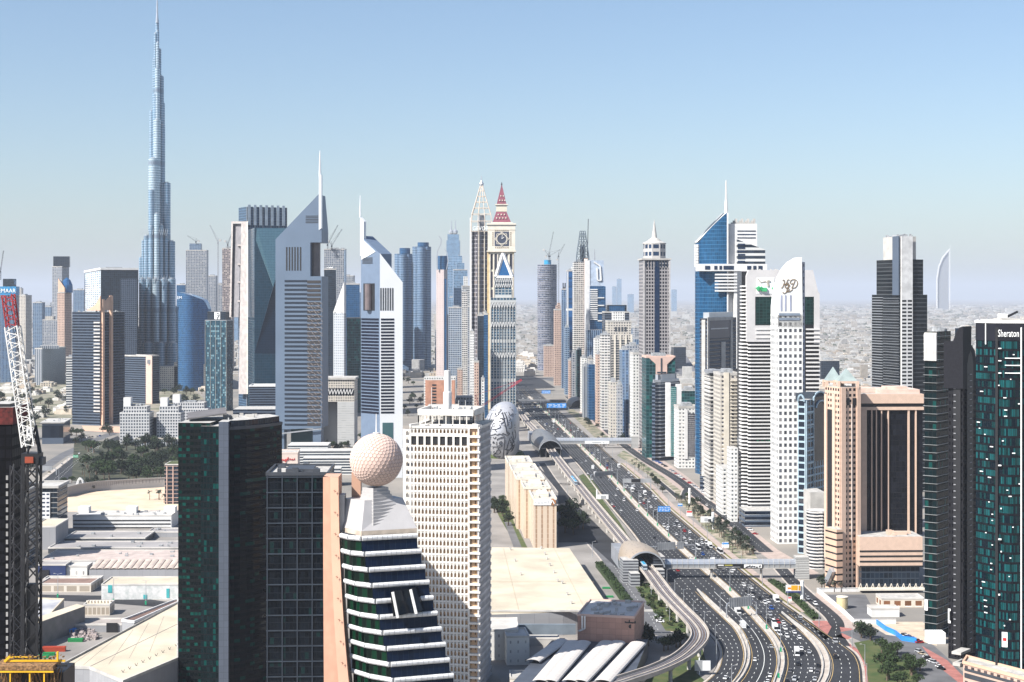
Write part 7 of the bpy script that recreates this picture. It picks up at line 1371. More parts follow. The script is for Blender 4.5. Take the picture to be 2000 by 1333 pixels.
r, p, z, Y = hall('parking_garage', 'long white garage with black horizontal openings beyond the halls', 142, 334, 1008, 1033, 28, white, roofw, th=1); f = Face(p[0], p[1]); f.bands(143, 333, 1011, 1032, 3, .3, .02, .3, black, r, 'parking_opening')
for (x0, x1) in ((152, 173), (246, 266), (320, 342)): MB().box(X_(x0, Y + 16), X_(x1, Y + 16), Y + 16, Y + 24, z + .02, z + 5).build('stair_house', [white], r)
units(r, p, z, 14, 3)
for k, (lb, x0, x1, yt, yb, d, mt, rf) in enumerate((('low brown roofed hall with a dark front wall', 124, 283, 1052, 1063, 34, dgrey, roofg), ('grey hall with a step in its roof beside it', 288, 350, 1040, 1050, 20, wallg, roofg), ('long low brown grey hall across the yard', 94, 352, 1071, 1082, 30, dgrey, roofg), ('long pink grey roofed hall with a white front edge', 76, 352, 1096, 1113, 44, white, plain('pink_grey_roof', (.46, .38, .34), .8)))):
    r, p, z, Y = hall('exhibition_hall', lb, x0, x1, yt, yb, d, mt, rf, th=.5, group='parallel exhibition halls'); units(r, p, z, 8 if k > 1 else 3, 20 + k)
r, p, z, Y = hall('ribbed_hall', 'grey walled hall with a scalloped cream barrel roof', 174, 352, 1113, 1132, 22, wallg, roofg, cw=5, th=.5, par=0); m_ = MB(); f = Face(p[0], p[1]); n = 13
for k in range(n):
    for s_ in range(5):
        t0, t1 = pi * s_ / 5, pi * (s_ + 1) / 5; a0, a1 = f.L * (k + .5 - .5 * cos(t0)) / n, f.L * (k + .5 - .5 * cos(t1)) / n; m_.face([f.at(a0, z + .1 + .9 * sin(t0), .3), f.at(a1, z + .1 + .9 * sin(t1), .3), f.at(a1, z + 2.6 + .9 * sin(t1), -21), f.at(a0, z + 2.6 + .9 * sin(t0), -21)])
m_.build('barrel_roof', [plain('ribbed_cream_roof', (.48, .40, .34), .7)], r)
r, p, z, Y = hall('store_block', 'small navy blue store with a dark doorway', 70, 128, 1104, 1131, 14, plain('navy_wall', (.015, .03, .10), .6), roofg, th=.5); MB().box(X_(80, Y), X_(96, Y), Y - .4, Y - .01, 0, 6).build('doorway', [black], r)
hall('store_block', 'small white store between the navy one and the scalloped hall', 129, 170, 1107, 1130, 14, wallw, roofw, th=.5); hall('low_sheds', 'cream shed with brown roof and a row of bay doors', 77, 178, 1141, 1157, 20, wallc, plain('brown_shed_roof', (.22, .14, .11), .8), cw=8, th=-1, cat='shed'); hall('low_shed', 'short cream shed peeping behind the brown roofed one', 85, 194, 1132, 1146, 10, wallc, roofm, cw=8, cat='shed')
r, p, z, Y = hall('painted_hall', 'white walled hall with teal painted patches and cream roof', 198, 352, 1143, 1172, 26, plain('mural_white', (.72, .70, .68), .7, col2=(.50, .52, .50), scale=.35), roofc, th=1); f = Face(p[0], p[1])
for (a, b, c, d_) in ((211, 219, 1143, 1158), (325, 331, 1150, 1168), (280, 287, 1162, 1170)): m_ = MB(); f.rect(m_, a, b, c, d_, .02, .2); m_.build('teal_patch', [plain('teal_mural', (.05, .35, .36), .6) if 'teal_mural' not in MATS else MATS['teal_mural']], r)
pat('yard_road', asphalt, [(70, 1162), (250, 1165), (352, 1180), (352, 1190), (200, 1178), (70, 1172)])
roofpoly('flat_roof_hall', 'flat grey roofed hall with solar like panels behind the crane mast', [(0, 1168), (125, 1172), (95, 1205), (20, 1222), (0, 1224)], 9, wallg, plain('grey_panel_roof', (.30, .30, .33), .6, col2=(.55, .54, .52), scale=.08), par=roofc)
r, p = roofpoly('long_wall_hall', 'narrow cream topped hall running beside the loading yard', [(25, 1222), (150, 1180), (166, 1184), (60, 1222), (24, 1240)], 13, plain('grey_loading_wall', (.20, .19, .18), .8), roofc)
r, p, z, Y = hall('cooling_plant', 'cream cooling plant with a row of square fans', 163, 214, 1182, 1203, 12, wallc, roofc, cw=2.6, ch=7, cat='plant'); m_ = MB()
for k in range(8): f = Face(p[0], p[1]); a = f.at(f.L * (k + .5) / 8, z, -6); m_.cyl(a[0], a[1], z + .02, z + 1.4, .8, 10)
m_.build('fan_housing', [cream], r)
r, p, z, Y = hall('loading_shed', 'grey loading shed with a row of round lamps in the yard', 138, 246, 1221, 1236, 16, wallg, plain('taupe_roof', (.34, .30, .27), .8), cw=6); MB().box(X_(208, Y), X_(230, Y), Y - .3, Y - .01, 0, 5.5).build('loading_door', [black], r)
r, p = roofpoly('great_hall', 'huge cream roofed hall stretching along the lower edge towards the dark tower', [(112, 1304), (347, 1179), (347, 1288), (240, 1333), (175, 1306)], 15, wallg, roofc, cw=3, ch=3, par=concrete)
m_ = MB(); a, b = P(172, 1304, 15.02), P(347, 1219, 15.02); m_.beam(a, b, .25); m_.build('roof_seam', [roofg], r)
for k in range(5): MB().beam(P(140 + 22 * k, 1300, 15.02) if k < 2 else P(132 + 40 * k, 1322 - 12 * k, 15.02), P(200 + 30 * k, 1256 - 13 * k, 15.02), .12).build('roof_seam', [MATS['taupe_roof']], r)
m_ = MB()
for k in range(9): c = P(240 + k * 13, 1314 - k * 6.4, 15); m_.beam(c, (c[0] + .8, c[1], 16.4), .2).beam(c, (c[0] - .6, c[1], 16.2), .2)
m_.build('roof_brackets', [dgrey], r)
roofpoly('brown_strip_roof', 'thin brown roofed strip beside the huge cream roof', [(238, 1213), (345, 1172), (352, 1176), (262, 1216)], 14.5, wallg, plain('brown_strip', (.16, .10, .08), .8), par=white)
hall('corner_lodge', 'small black and white lodge with an open cream roof at the lower edge', 214, 262, 1312, 1333, 12, FS['darkg'], roofc, cw=2.5, ch=4, cat='building')
def cont(label, px, py, l, w, h, mat, rz=0, z0=0, nm='container', cat='container', group=None):
    X, Y, _ = P(px, py, z0); r = E(nm, label, cat, (X, Y, z0), group); c, s_ = cos(rz), sin(rz); q = [(X + a * c - b * s_, Y + a * s_ + b * c) for a, b in ((-l / 2, -w / 2), (l / 2, -w / 2), (l / 2, w / 2), (-l / 2, w / 2))]; MB().prism(q, z0, z0 + h, 0, .6, 9).build('body', [mat], r); parapet(r, q, z0 + h, .12, mat, .05, 'rim'); return r
def cm_(n, c): return fac(n, c, sc(c, .7), (.3, .7), (0, 1), gr=.5, wr=.5, bump=.4, var=.05)
rc_, gc_ = cm_('red_container_steel', (.40, .06, .03)), cm_('green_container_steel', (.02, .22, .07))
cont('rust red container lying in the loading yard', 106, 1273, 12, 2.5, 2.6, rc_, .05); cont('long green skip by the heap of bales', 148, 1254, 8, 2.5, 1.8, gc_); cont('green skip close to the crane mast', 84, 1286, 6, 2.4, 1.6, gc_, .1); cont('second green skip partly behind the first', 96, 1281, 6, 2.4, 1.6, gc_, .1); cont('dark covered container in the shaded yard corner', 92, 1246, 9, 5, 4, dgrey)
cont('green bordered loading bay on the lane behind the hedge', 1190, 1167, 5, 2.5, .8, gc_); cont('second green loading bay farther down that lane', 1184, 1150, 5, 2.5, .8, gc_); cont('blue tarpaulin covered crate near the bales', 142, 1239, 4, 4, 3, blue, .4)
rd = random.Random(8); m_ = MB()
for k in range(60): x, y, _ = P(rd.uniform(138, 190), rd.uniform(1236, 1252)); s_ = rd.uniform(.5, 1.2); m_.box(x - s_, x + s_, y - s_, y + s_, 0, rd.uniform(.8, 3))
m_.build('bale_heap', [plain('mixed_bales', (.60, .50, .46), .9, col2=(.05, .05, .06), scale=.6)], kind='stuff')
# arched gateway and curved retaining wall
Y = YB(960); r = E('arch_monument', 'white pointed arch monument beside the park road', 'monument', P(156, 960)); m_ = MB()
for o in (0, 1):
    cv = [(149, 960), (149.5, 946), (152, 938), (156, 933), (160, 938), (162.5, 946), (163, 958)]; cv = [(a + (b_ := 0), b + o * 2) for a, b in cv]
    for a, b in zip(cv, cv[1:]): m_.beam((X_(a[0], Y), Y + o * 4, Z_(a[1], Y)), (X_(b[0], Y), Y + o * 4, Z_(b[1], Y)), 1)
m_.build('arch', [white], r); MB().box(X_(153, Y), X_(159, Y), Y + 1.5, Y + 2.5, 0, Z_(938, Y)).build('grey_slab', [concrete], r)
pts = smoothp(pathpts([(128, 972), (150, 966), (185, 960), (240, 956), (330, 951), (352, 951)]), 5); r = E('retaining_wall', 'curved panelled retaining wall above the excavated sand', 'wall', (pts[0][0], pts[0][1], 0)); m_ = MB()
for i, (a, b) in enumerate(zip(pts, pts[1:])): m_.face([(a[0], a[1], 0), (b[0], b[1], 0), (b[0], b[1], 9), (a[0], a[1], 9)], 0, [(i * 3, 0), (i * 3 + 3, 0), (i * 3 + 3, 1), (i * 3, 1)]); m_.beam((a[0], a[1], 9.2), (b[0], b[1], 9.2), .8)
m_.build('wall_panels', [fac('precast_wall', (.40, .38, .36), (.28, .27, .26), (.1, .4), (.5, .9), gr=.8, var=.1)], r)
# gridded complex behind the park
gw = fac('white_gridded_complex', (.52, .52, .52), (.04, .05, .07), (.22, .78), (.25, .78), bump=.9)
for (lb, x0, x1, yt, yb) in (('white gridded block with a stepped top, beside the dark tower with a peach fin', 234, 291, 808, 868), ('white gridded block with a stepped top, beside the near black tower', 306, 352, 808, 866), ('white gridded block set back, half behind the near black tower', 330, 405, 800, 850)):
    Y = YB(yb); p = RC(x0, x1, Y, 30, 2); z = Z_(yt, Y); r = B('gridded_block', lb, p, z, gw, 3.3, 4, z0=0); parapet(r, p, z, 1, white); add(r, 'upper_storey', inset(p, .8), z + .02, z + 9, gw, 3.3, 4); add(r, 'blank_tower', RC(x0 + 7, x0 + 21, Y + 4, 12, 2), z + 9.05, z + 20, white); rooftop(r, inset(p, .7), z + 9, int(x0), 2)
for (lb, x0, x1, yt, yb, mt) in (('navy recess block between the two white gridded ones', 290, 307, 816, 864, 'darkg'), ('low cream podium with columns in front of the gridded blocks', 262, 352, 858, 872, 'vstripe')): hall('linking_block', lb, x0, x1, yt, yb, 12, FS[mt], roofc, cw=3, cat='building')
r, p, z, Y = hall('school_block', 'pale stone block with a flat overhanging roof beside the leafy avenue', 82, 122, 828, 868, 60, FS['hdark'], concrete, cat='building', th=8); MB().prism(grow(p, 2), z + .7, z + 2).build('roof_rim', [concrete], r); units(r, p, z + 2, 6, 5)
hall('school_wing', 'low white wing with square windows behind the crane boom', 24, 60, 838, 860, 20, FS['whiteres'], concrete, cw=5, ch=6, cat='building')
# centre: great hall by the highway, brick sign block, vaulted roofs
r, p = roofpoly('exhibition_hall', 'vast cream flat roofed hall with seams and small vents beside the service street', [(930, 1069), (1112, 1071), (1192, 1190), (1100, 1196), (930, 1202)], 13, wallg, roofc, cw=8, ch=3)
m_ = MB(); m_.beam(P(983, 1071, 13.05), P(1014, 1196, 13.05), .2).beam(P(1082, 1071, 13.05), P(1145, 1195, 13.05), .2).beam(P(940, 1137, 13.05), P(1160, 1137, 13.05), .2); m_.build('roof_seam', [plain('tan_seam', (.45, .36, .26), .8)], r)
for (x, y) in ((997, 1075), (1006, 1097), (1017, 1124), (1057, 1073), (1064, 1084), (1068, 1093), (1074, 1106), (1082, 1120), (1089, 1137), (1098, 1141), (1108, 1163), (1116, 1180)):
    c = P(x, y, 13); m_ = MB(); m_.cyl(c[0], c[1], 13.02, 14.2, .45, 8).box(c[0] - .8, c[0] + .8, c[1] + .3, c[1] + 1.3, 14, 14.9); m_.build('roof_vent', [concrete], r)
m_ = MB(); m_.beam(P(930, 1194, 13.5), P(1275, 1193, 14.2), 2, h=.8); m_.build('long_canopy', [concrete], r); Y = 830; MB().box(X_(930, Y), X_(1125, Y), Y + 4, Y + 6, 6, 11.5).build('slatted_front', [plain('blue_grey_louvre', (.17, .20, .23), .5)], r)
for x in range(1132, 1250, 26): a = P(x, 1194, 13.5); MB().box(a[0] - .25, a[0] + .25, a[1] - .2, a[1] + .2, 0, 13).build('canopy_post', [steel], r)
Y = 800; p = R3(1128, 1239, 1258, Y, 12); z = Z_(1207, Y); brk = fac('rose_panel_wall', (.30, .18, .15), (.46, .27, .21), (.03, 1), (.04, 1), gr=.7, var=.08, bump=.1); r = B('brick_block', 'rose panelled windowless block with dark lettering and a round emblem', p, z, brk, 3.4, 3.2, top=roofw); f = Face(p[3], p[0]); units(r, p, z, 26, 6, concrete); parapet(r, p, z, .8, pinkst)
m_ = MB(); f.strokes(m_, [[(1221, 1215.5), (1226, 1216.2), (1242, 1217)], [(1221, 1216.5), (1221, 1214)], [(1229, 1216), (1229, 1211)], [(1235, 1218), (1235, 1216)], [(1241, 1216), (1240, 1213.5)]], .55, .12); m_.build('dark_lettering', [black], r); m_ = MB(); cc = f.pt(1231.5, 1224, .15); m_.face([(cc[0] + 1.05 * cos(t * pi / 9), cc[1] + 1.05 * sin(radians(12)) * cos(t * pi / 9), cc[2] + 1.05 * sin(t * pi / 9)) for t in range(18)]); m_.build('round_emblem', [black], r)
m_ = MB()
for px in (1137, 1142): m_.beam(f.pt(px, 1203, .6), f.pt(px, 1228, .6), .9); 
m_.beam(f.pt(1130, 1233, .6), f.pt(1142, 1228, .6), .9); m_.build('silver_ducts', [steel], r)
r, p = roofpoly('vaulted_market', 'wide low hall carrying five pairs of long vaulted white roof strips', [(990, 1345), (1228, 1345), (1266, 1249), (1078, 1251)], 9, dgrey, plain('dark_market_roof', (.06, .07, .09), .6), cw=4, ch=9); vm = plain('white_vault_sheet', (.66, .61, .56), .7, amt=.06, scale=.3); tv = fac('vault_panels', (.40, .37, .35), (.56, .52, .48), (.05, 1), (0, 1), gr=.7, var=.04, bump=0)
for (a, b, w) in (((1040, 1290), (1098, 1249), 3.6), ((1054, 1330), (1120, 1252), 4), ((1072, 1330), (1140, 1252), 4), ((1112, 1330), (1186, 1252), 4), ((1131, 1330), (1207, 1252), 4), ((1176, 1330), (1246, 1254), 4.2)):
    A, Bq = Vector(P(a[0], a[1], 11)), Vector(P(b[0], b[1], 11)); d = (Bq - A); L_ = d.length; d.normalize(); nn = Vector((d.y, -d.x, 0)); m_ = MB(); n = 7; K = int(L_ / 4)
    for k in range(K):
        s0, s1 = A + d * L_ * k / K, A + d * L_ * (k + 1) / K
        for i in range(n):
            t0, t1 = pi * i / n, pi * (i + 1) / n; q = [s0 - nn * w * cos(t0) + Vector((0, 0, 1.3 * sin(t0) - .9)), s0 - nn * w * cos(t1) + Vector((0, 0, 1.3 * sin(t1) - .9)), s1 - nn * w * cos(t1) + Vector((0, 0, 1.3 * sin(t1) - .9)), s1 - nn * w * cos(t0) + Vector((0, 0, 1.3 * sin(t0) - .9))]; m_.face([tuple(v) for v in q], 0, [(k, 0), (k, 1), (k + 1, 1), (k + 1, 0)])
    m_.build('vaulted_roof', [tv], r)
hall('white_service_block', 'white stepped service block in the shade of the arcaded tower', 952, 1012, 1232, 1290, 30, wallw, roofw, cw=4, ch=5, cat='building'); hall('white_service_block', 'taller pale service block with dark slot windows beside the vaulted roofs', 990, 1034, 1245, 1300, 20, wallw, roofw, cw=4, ch=5, cat='building', th=6); hall('tan_plant_block', 'grey tan plant box before the slatted hall front', 1030, 1092, 1248, 1262, 16, concrete, concrete, cat='building')
hall('orange_lodge', 'tan lodge with white vents at the very lower edge', 996, 1030, 1325, 1345, 14, cream, concrete, cat='building')
# gas station like compound beside the peach hotel
hall('service_lodge', 'cream lodge with brown lattice windows beside the peach hotel car park', 1702, 1757, 1190, 1206, 10, white, roofw, cw=4, ch=9, cat='building'); r, p, z, Y = hall('service_lodge', 'longer cream lodge with orange panels behind the lattice windowed one', 1722, 1805, 1170, 1187, 14, fac('orange_lattice_wall', (.66, .58, .48), (.22, .10, .05), (.2, .8), (.15, .75)), roofm, cw=7, ch=9, cat='building')
Y = YB(1191); r = E('storage_tank', 'round yellow cream storage tank in the walled yard', 'tank', P(1647, 1191)); m_ = MB(); m_.cyl(P(1647, 1191)[0], Y + 3, 0, 7, 3.4, 20); m_.build('drum', [plain('tank_cream', (.62, .50, .28), .5)], r); m_ = MB(); m_.lathe((P(1647, 1191)[0], Y + 3), [(3.6, 7.01), (3.6, 7.4), (.4, 7.8)], 20); m_.build('lid', [cream], r)
def wallp(label, px, h, mat=white, nm='boundary_wall', t=.4):
    pts = pathpts(px); r = E(nm, label, 'wall', (pts[0][0], pts[0][1], 0)); m_ = MB(); A, C = offs(pts, -t / 2), offs(pts, t / 2); sweep2(m_, A, C, 0, h); m_.build('wall', [mat], r); m_ = MB(); A, C = offs(pts, -t), offs(pts, t); sweep2(m_, A, C, h + .01, h + .2); m_.build('coping', [mat], r)
pat('car_park', asphalt2, [(1610, 1162), (1690, 1162), (1705, 1190), (1700, 1215), (1685, 1222)])
wallp('white yard wall running diagonally from the peach hotel to the corner', [(1596, 1157), (1622, 1178), (1648, 1200), (1668, 1219), (1750, 1219)], 2.6); wallp('white yard wall below the peach hotel entrance', [(1596, 1157), (1680, 1156)], 2.4); wallp('blue wavy site hoarding beside the row of parked cars', [(1712, 1220), (1730, 1233), (1748, 1241), (1762, 1252), (1790, 1256)], 2.6, blue, 'hoarding')
# hedges built of leaf cards
leafA = plain('dark_leaves', (.016, .030, .009), .9, col2=(.005, .012, .005), scale=.5); leafB = plain('mid_leaves', (.035, .062, .014), .9, col2=(.010, .022, .006), scale=.5); leafC = plain('grey_green_leaves', (.040, .050, .030), .9, col2=(.012, .018, .012), scale=.5); bark = plain('bark', (.12, .085, .06), .9)
def leaf(m_, c, s_, rd):
    a = Vector((rd.gauss(0, 1), rd.gauss(0, 1), rd.gauss(0, 1))).normalized(); b = a.orthogonal().normalized(); c = Vector(c); a2 = a.cross(b); m_.face([tuple(c - b * s_), tuple(c - a2 * s_ * .7), tuple(c + b * s_), tuple(c + a2 * s_ * .7)])
def hedge(label, px, w, h, mat, seed=1, dens=3):
    pts = smoothp(pathpts(px), 4); r = E('hedge', label, 'hedge', (pts[0][0], pts[0][1], 0)); m_ = MB(); rd = random.Random(seed); A, C = offs(pts, -w / 2 + .3), offs(pts, w / 2 - .3); sweep2(m_, A, C, 0, h - .4)
    for i in range(len(pts) - 1):
        a, b = Vector(pts[i]), Vector(pts[i + 1]); L = (b - a).length; t = (b - a).normalized(); n = Vector((t.y, -t.x))
        for k in range(int(L * dens * w / 3)): p = a.lerp(b, rd.random()) + n * rd.uniform(-w / 2, w / 2); leaf(m_, (p.x, p.y, h - rd.uniform(-.3, .9)), rd.uniform(.4, .9), rd)
    m_.build('foliage', [mat], r)
hedge('thick dark green hedge along the street between the hall and the station', [(1170, 1108), (1195, 1140), (1222, 1178), (1240, 1200)], 5.5, 4, leafB, 1, 6); hedge('trimmed bright green hedge along the inbound slip road', [(1506, 1136), (1530, 1152), (1562, 1180), (1594, 1210)], 5, 1.8, leafB, 2, 5)
# ---------------------------------------------------------------- construction at the picture edge
Y = 425; r = E('unfinished_tower', 'black unfinished tower at the picture edge with a red netted top', 'tower', (X_(5, Y), Y, 0)); p = RC(-30, 23, Y, 14, 2); zt = Z_(830, Y); uf2 = fac('black_scaffold_floors', (.003, .003, .004), (.006, .006, .008), (.1, .9), (.15, .85), alt=(.03, .03, .033), altp=.05, gr=.5, gspec=.1)
add(r, 'dark_frame', p, 0, zt, uf2, 2, 3.2); add(r, 'red_netting', grow(p, .3), zt + .02, Z_(796, Y), plain('red_netting', (.09, .012, .01), .9, amt=.6, scale=.8)); add(r, 'crane_deck', grow(p, -1), Z_(796, Y) + .02, Z_(790, Y), black)
lattice((X_(34, Y - 4), Y - 4, 0), (X_(34, Y - 4), Y - 4, Z_(905, Y)), 3.0, plain('hoist_steel', (.02, .02, .024), .5), r, 'hoist_mast', k=.09); m_ = MB()
for k in range(26): z = Z_(925 + k * 15.5, Y); m_.box(X_(12, Y - 5), X_(16, Y - 5), Y - 5.2, Y - 5, z - 1.2, z)
m_.build('hoist_gates', [plain('pale_gate', (.30, .29, .28), .6)], r)
bs = plain('black_crane_steel', (.010, .010, .012), .5); Y = 405; x = X_(63, Y); r = E('crawler_crane', 'tall luffing tower crane with black mast and a white lattice boom tipped in red', 'crane', (x, Y, 0))
lattice((x, Y, 0), (x, Y, Z_(905, Y)), 3.5, bs, r, 'mast', k=.16); m_ = MB(); m_.prism([(x - 1.1, Y - 1.1), (x + 1.1, Y - 1.1), (x + 1.1, Y + 1.1), (x - 1.1, Y + 1.1)], 0, Z_(1140, Y)); m_.build('climbing_sleeve', [bs], r)
MB().box(x - 2.3, x + 2.3, Y - 2, Y + 2, Z_(905, Y), Z_(885, Y)).build('turntable', [bs], r); MB().box(x - 1.2, x + 1.0, Y - 2.4, Y - 2.02, Z_(903, Y), Z_(891, Y)).build('orange_cab', [plain('rust_orange', (.28, .05, .02), .5)], r)
pv = Vector((X_(58, Y), Y, Z_(872, Y))); tip = Vector((X_(16, Y), Y, Z_(576, Y))); br = pv.lerp(tip, .79); lattice(pv, br, 3.2, plain('white_boom', (.72, .70, .66), .5), r, 'boom', k=.09, n=26); lattice(br, tip, 2.6, plain('dark_red_boom', (.30, .02, .02), .5), r, 'boom_tip', k=.12, n=7)
m_ = MB(); t_ = Vector((X_(68, Y), Y + 1, Z_(832, Y))); 
for a, b in ((( x - 1, Y - 1, Z_(885, Y)), t_), ((x + 2, Y - 1, Z_(885, Y)), t_), ((x + 2, Y + 1, Z_(885, Y)), t_), ((x + 2.2, Y, Z_(885, Y)), (x + .5, Y, Z_(850, Y)))): m_.beam(a, b, .45)
m_.beam(t_, tip, .12).beam(t_, br, .12); m_.build('frame_and_ropes', [bs], r); MB().box(x + 1.2, x + 3.2, Y - 1.4, Y + 1.4, Z_(908, Y), Z_(893, Y)).build('counterweight', [dgrey], r)
Y = 330; r = E('formwork_deck', 'yellow and timber formwork platform crowning the building below', 'formwork', (X_(50, Y), Y, 100)); ye2 = plain('formwork_yellow', (.75, .42, .015), .5); tim = plain('rusty_timber', (.22, .12, .05), .9, amt=.6, scale=2)
z = lambda y: Z_(y, Y); m_ = MB()
for (y0, y1, x0, x1, dy) in ((1294, 1297.5, 5, 122, 2), (1309, 1312, -10, 107, -1), (1291.5, 1294, 3, 60, 4)): m_.box(X_(x0, Y), X_(x1, Y), Y + dy, Y + dy + .3, z(y1), z(y0))
m_.box(X_(106, Y), X_(109.5, Y), Y + 1.5, Y + 2, z(1294), z(1277)).beam((X_(3, Y), Y + 2, z(1297)), (X_(14, Y), Y + 2, z(1286)), .5); m_.build('yellow_beams', [ye2], r); MB().box(X_(-10, Y), X_(106, Y), Y - .9, Y + 5, z(1308), z(1299)).build('timber_deck', [tim], r); m_ = MB().box(X_(100, Y), X_(128, Y), Y + 1, Y + 1.5, z(1305), z(1301)); m_.build('black_jack', [black], r)
m_ = MB()
rd = random.Random(2)
for k in range(60): a = rd.uniform(-8, 112); m_.beam((X_(a, Y), Y + rd.uniform(-.5, 4), z(1313)), (X_(a + rd.uniform(-4, 4), Y), Y + rd.uniform(-.5, 4), z(1345)), rd.uniform(.08, .3))
m_.build('props', [tim], r); MB().box(X_(-20, Y), X_(110, Y), Y + 5.1, Y + 14, 0, z(1325)).build('shaft_walls', [black], r); m_ = MB()
for k in range(46): a = rd.uniform(0, 118); b = rd.uniform(1285, 1296); m_.box(X_(a, Y), X_(a + rd.uniform(1, 4), Y), Y + 3, Y + 3.6, z(b + rd.uniform(1, 3)), z(b))
m_.build('stacked_panels', [tim], r)
for k in range(3): c = (22, 60, 88)[k]; MB().box(X_(c, Y), X_(c + 2.5, Y), Y - 1.2, Y - .95, z(1333), z(1314)).build('yellow_post', [ye2], r)
# red luffing crane behind the arcaded tower
Y = 1950; rs = plain('crane_red', (.60, .02, .05), .5); x = X_(936, Y); r = E('tower_crane', 'bright red crane with a long low jib beside the oval museum', 'tower crane', (x, Y, 0)); lattice((x, Y, 0), (x, Y, Z_(797, Y)), 2.6, rs, r, 'mast'); lattice((x, Y, Z_(797, Y)), (X_(1019, Y), Y, Z_(742, Y)), 1.8, rs, r, 'jib', k=.2); lattice((x, Y, Z_(797, Y)), (X_(929, Y), Y, Z_(772, Y)), 1.6, rs, r, 'counter_jib', k=.2); MB().beam((X_(929, Y), Y, Z_(772, Y)), (X_(1019, Y), Y, Z_(742, Y)), .35).build('tie_rope', [rs], r)
# ================================================================ trees
ORD = 'first second third fourth fifth sixth seventh eighth ninth tenth eleventh twelfth thirteenth fourteenth fifteenth sixteenth seventeenth eighteenth nineteenth twentieth'.split()
def ordn(i): return ORD[i] if i < 20 else ('twenty ' + ORD[i - 20] if i < 29 else ('thirtieth' if i == 29 else 'thirty ' + ORD[(i - 30) % 9]))
def proto_tree(kind, seed):
    rd = random.Random(seed); T_ = MB(); C = MB()
    if kind == 'palm_tree':
        T_.lathe((0, 0), [(.32, 0), (.2, 3), (.18, 7.2)], 6); 
        for k in range(17):
            a = rd.uniform(0, 2 * pi); up = rd.uniform(-.5, 1); L = rd.uniform(2.2, 3); p = Vector((0, 0, 7.2)); d = Vector((cos(a), sin(a), up)); s_ = Vector((-sin(a), cos(a), 0)) * .36
            for j in range(3): q = p + d * L / 3; C.face([tuple(p - s_), tuple(q - s_), tuple(q), tuple(p)]); C.face([tuple(p), tuple(q), tuple(q + s_ - Vector((0, 0, .1))), tuple(p + s_ - Vector((0, 0, .1)))]); p = q; d.z -= .55
        return T_, C, leafC
    if kind == 'shrub':
        T_.lathe((0, 0), [(.1, 0), (.06, .8)], 5)
        for k in range(60): v = Vector((rd.gauss(0, 1), rd.gauss(0, 1), rd.gauss(0, .8))).normalized() * rd.uniform(.5, 1.3); leaf(C, (v.x, v.y, 1.2 + v.z * .8), rd.uniform(.25, .5), rd)
        return T_, C, leafB
    T_.lathe((0, 0), [(.5, 0), (.34, 1.8), (.24, 3.2)], 7); cl = []
    for k in range(7): a = k * 2 * pi / 7 + rd.uniform(-.3, .3); q = Vector((cos(a) * rd.uniform(1.6, 3), sin(a) * rd.uniform(1.6, 3), rd.uniform(4, 6.2))); T_.beam((0, 0, 2.6), q, .2); cl.append((q, rd.uniform(1.3, 2.1)))
    cl += [(Vector((rd.uniform(-1, 1), rd.uniform(-1, 1), rd.uniform(5.5, 7.4))), rd.uniform(1.5, 2.2)) for _ in range(3)]
    for c, R in cl:
        for k in range(46):
            v = Vector((rd.gauss(0, 1), rd.gauss(0, 1), rd.gauss(0, .8))).normalized() * R * rd.uniform(.55, 1.1); leaf(C, c + v, rd.uniform(.3, .62), rd)
    return T_, C, (leafA if seed % 3 else leafB)
PT = {}
def make_tree(kind, seed, X, Y, s_, label, group, rz):
    key = (kind, seed)
    if key not in PT:
        t, c, m_ = proto_tree(kind, seed); a = t.build('trunk', [bark]); b = c.build('crown', [m_]); PT[key] = (a.data, b.data); bpy.data.objects.remove(a); bpy.data.objects.remove(b)
    r = E(kind, label, 'tree' if kind != 'shrub' else 'shrub', (X, Y, 0), group, rz); r.scale = (s_, s_, s_)
    for nm, me in zip(('trunk', 'crown'), PT[key]): o = bpy.data.objects.new(nm, me); COL.objects.link(o); o.parent = r
def inpoly(x, y, pl):
    c = False
    for i in range(len(pl)):
        (x1, y1), (x2, y2) = pl[i], pl[i - 1]
        if (y1 > y) != (y2 > y) and x < (x2 - x1) * (y - y1) / (y2 - y1) + x1: c = not c
    return c
def grove(kind, px, n, smin, smax, label, group, seed, seeds=(1, 2, 3)):
    rd = random.Random(seed); x0, x1 = min(p[0] for p in px), max(p[0] for p in px); y0, y1 = min(p[1] for p in px), max(p[1] for p in px); k = 0; t = 0
    while k < n and t < n * 40:
        t += 1; x, y = rd.uniform(x0, x1), rd.uniform(y0, y1)
        if inpoly(x, y, px): X, Y, _ = P(x, y); make_tree(kind, rd.choice(seeds), X, Y, rd.uniform(smin, smax), label, group, rd.uniform(0, 6)); k += 1
grove('broadleaf_tree', [(150, 880), (240, 866), (345, 872), (350, 935), (262, 945), (160, 930)], 84, 1.3, 2.1, 'dark leafy tree packed into the park beyond the excavated sand', 'trees of the dense park', 1)
grove('palm_tree', [(160, 905), (185, 905), (190, 940), (160, 940)], 9, 1.3, 1.6, 'grey green palm at the avenue corner of the dense park', 'palms at the park corner', 2, (1, 2)); grove('palm_tree', [(250, 868), (350, 868), (350, 890), (280, 885)], 14, 1.2, 1.5, 'tall palm before the low cream podium', 'palms before the podium', 3, (1, 2)); grove('palm_tree', [(292, 975), (322, 975), (322, 990), (292, 990)], 4, 1, 1.3, 'palm standing on the excavated sand by the gridded block', 'palms on the sand', 31, (1, 2))
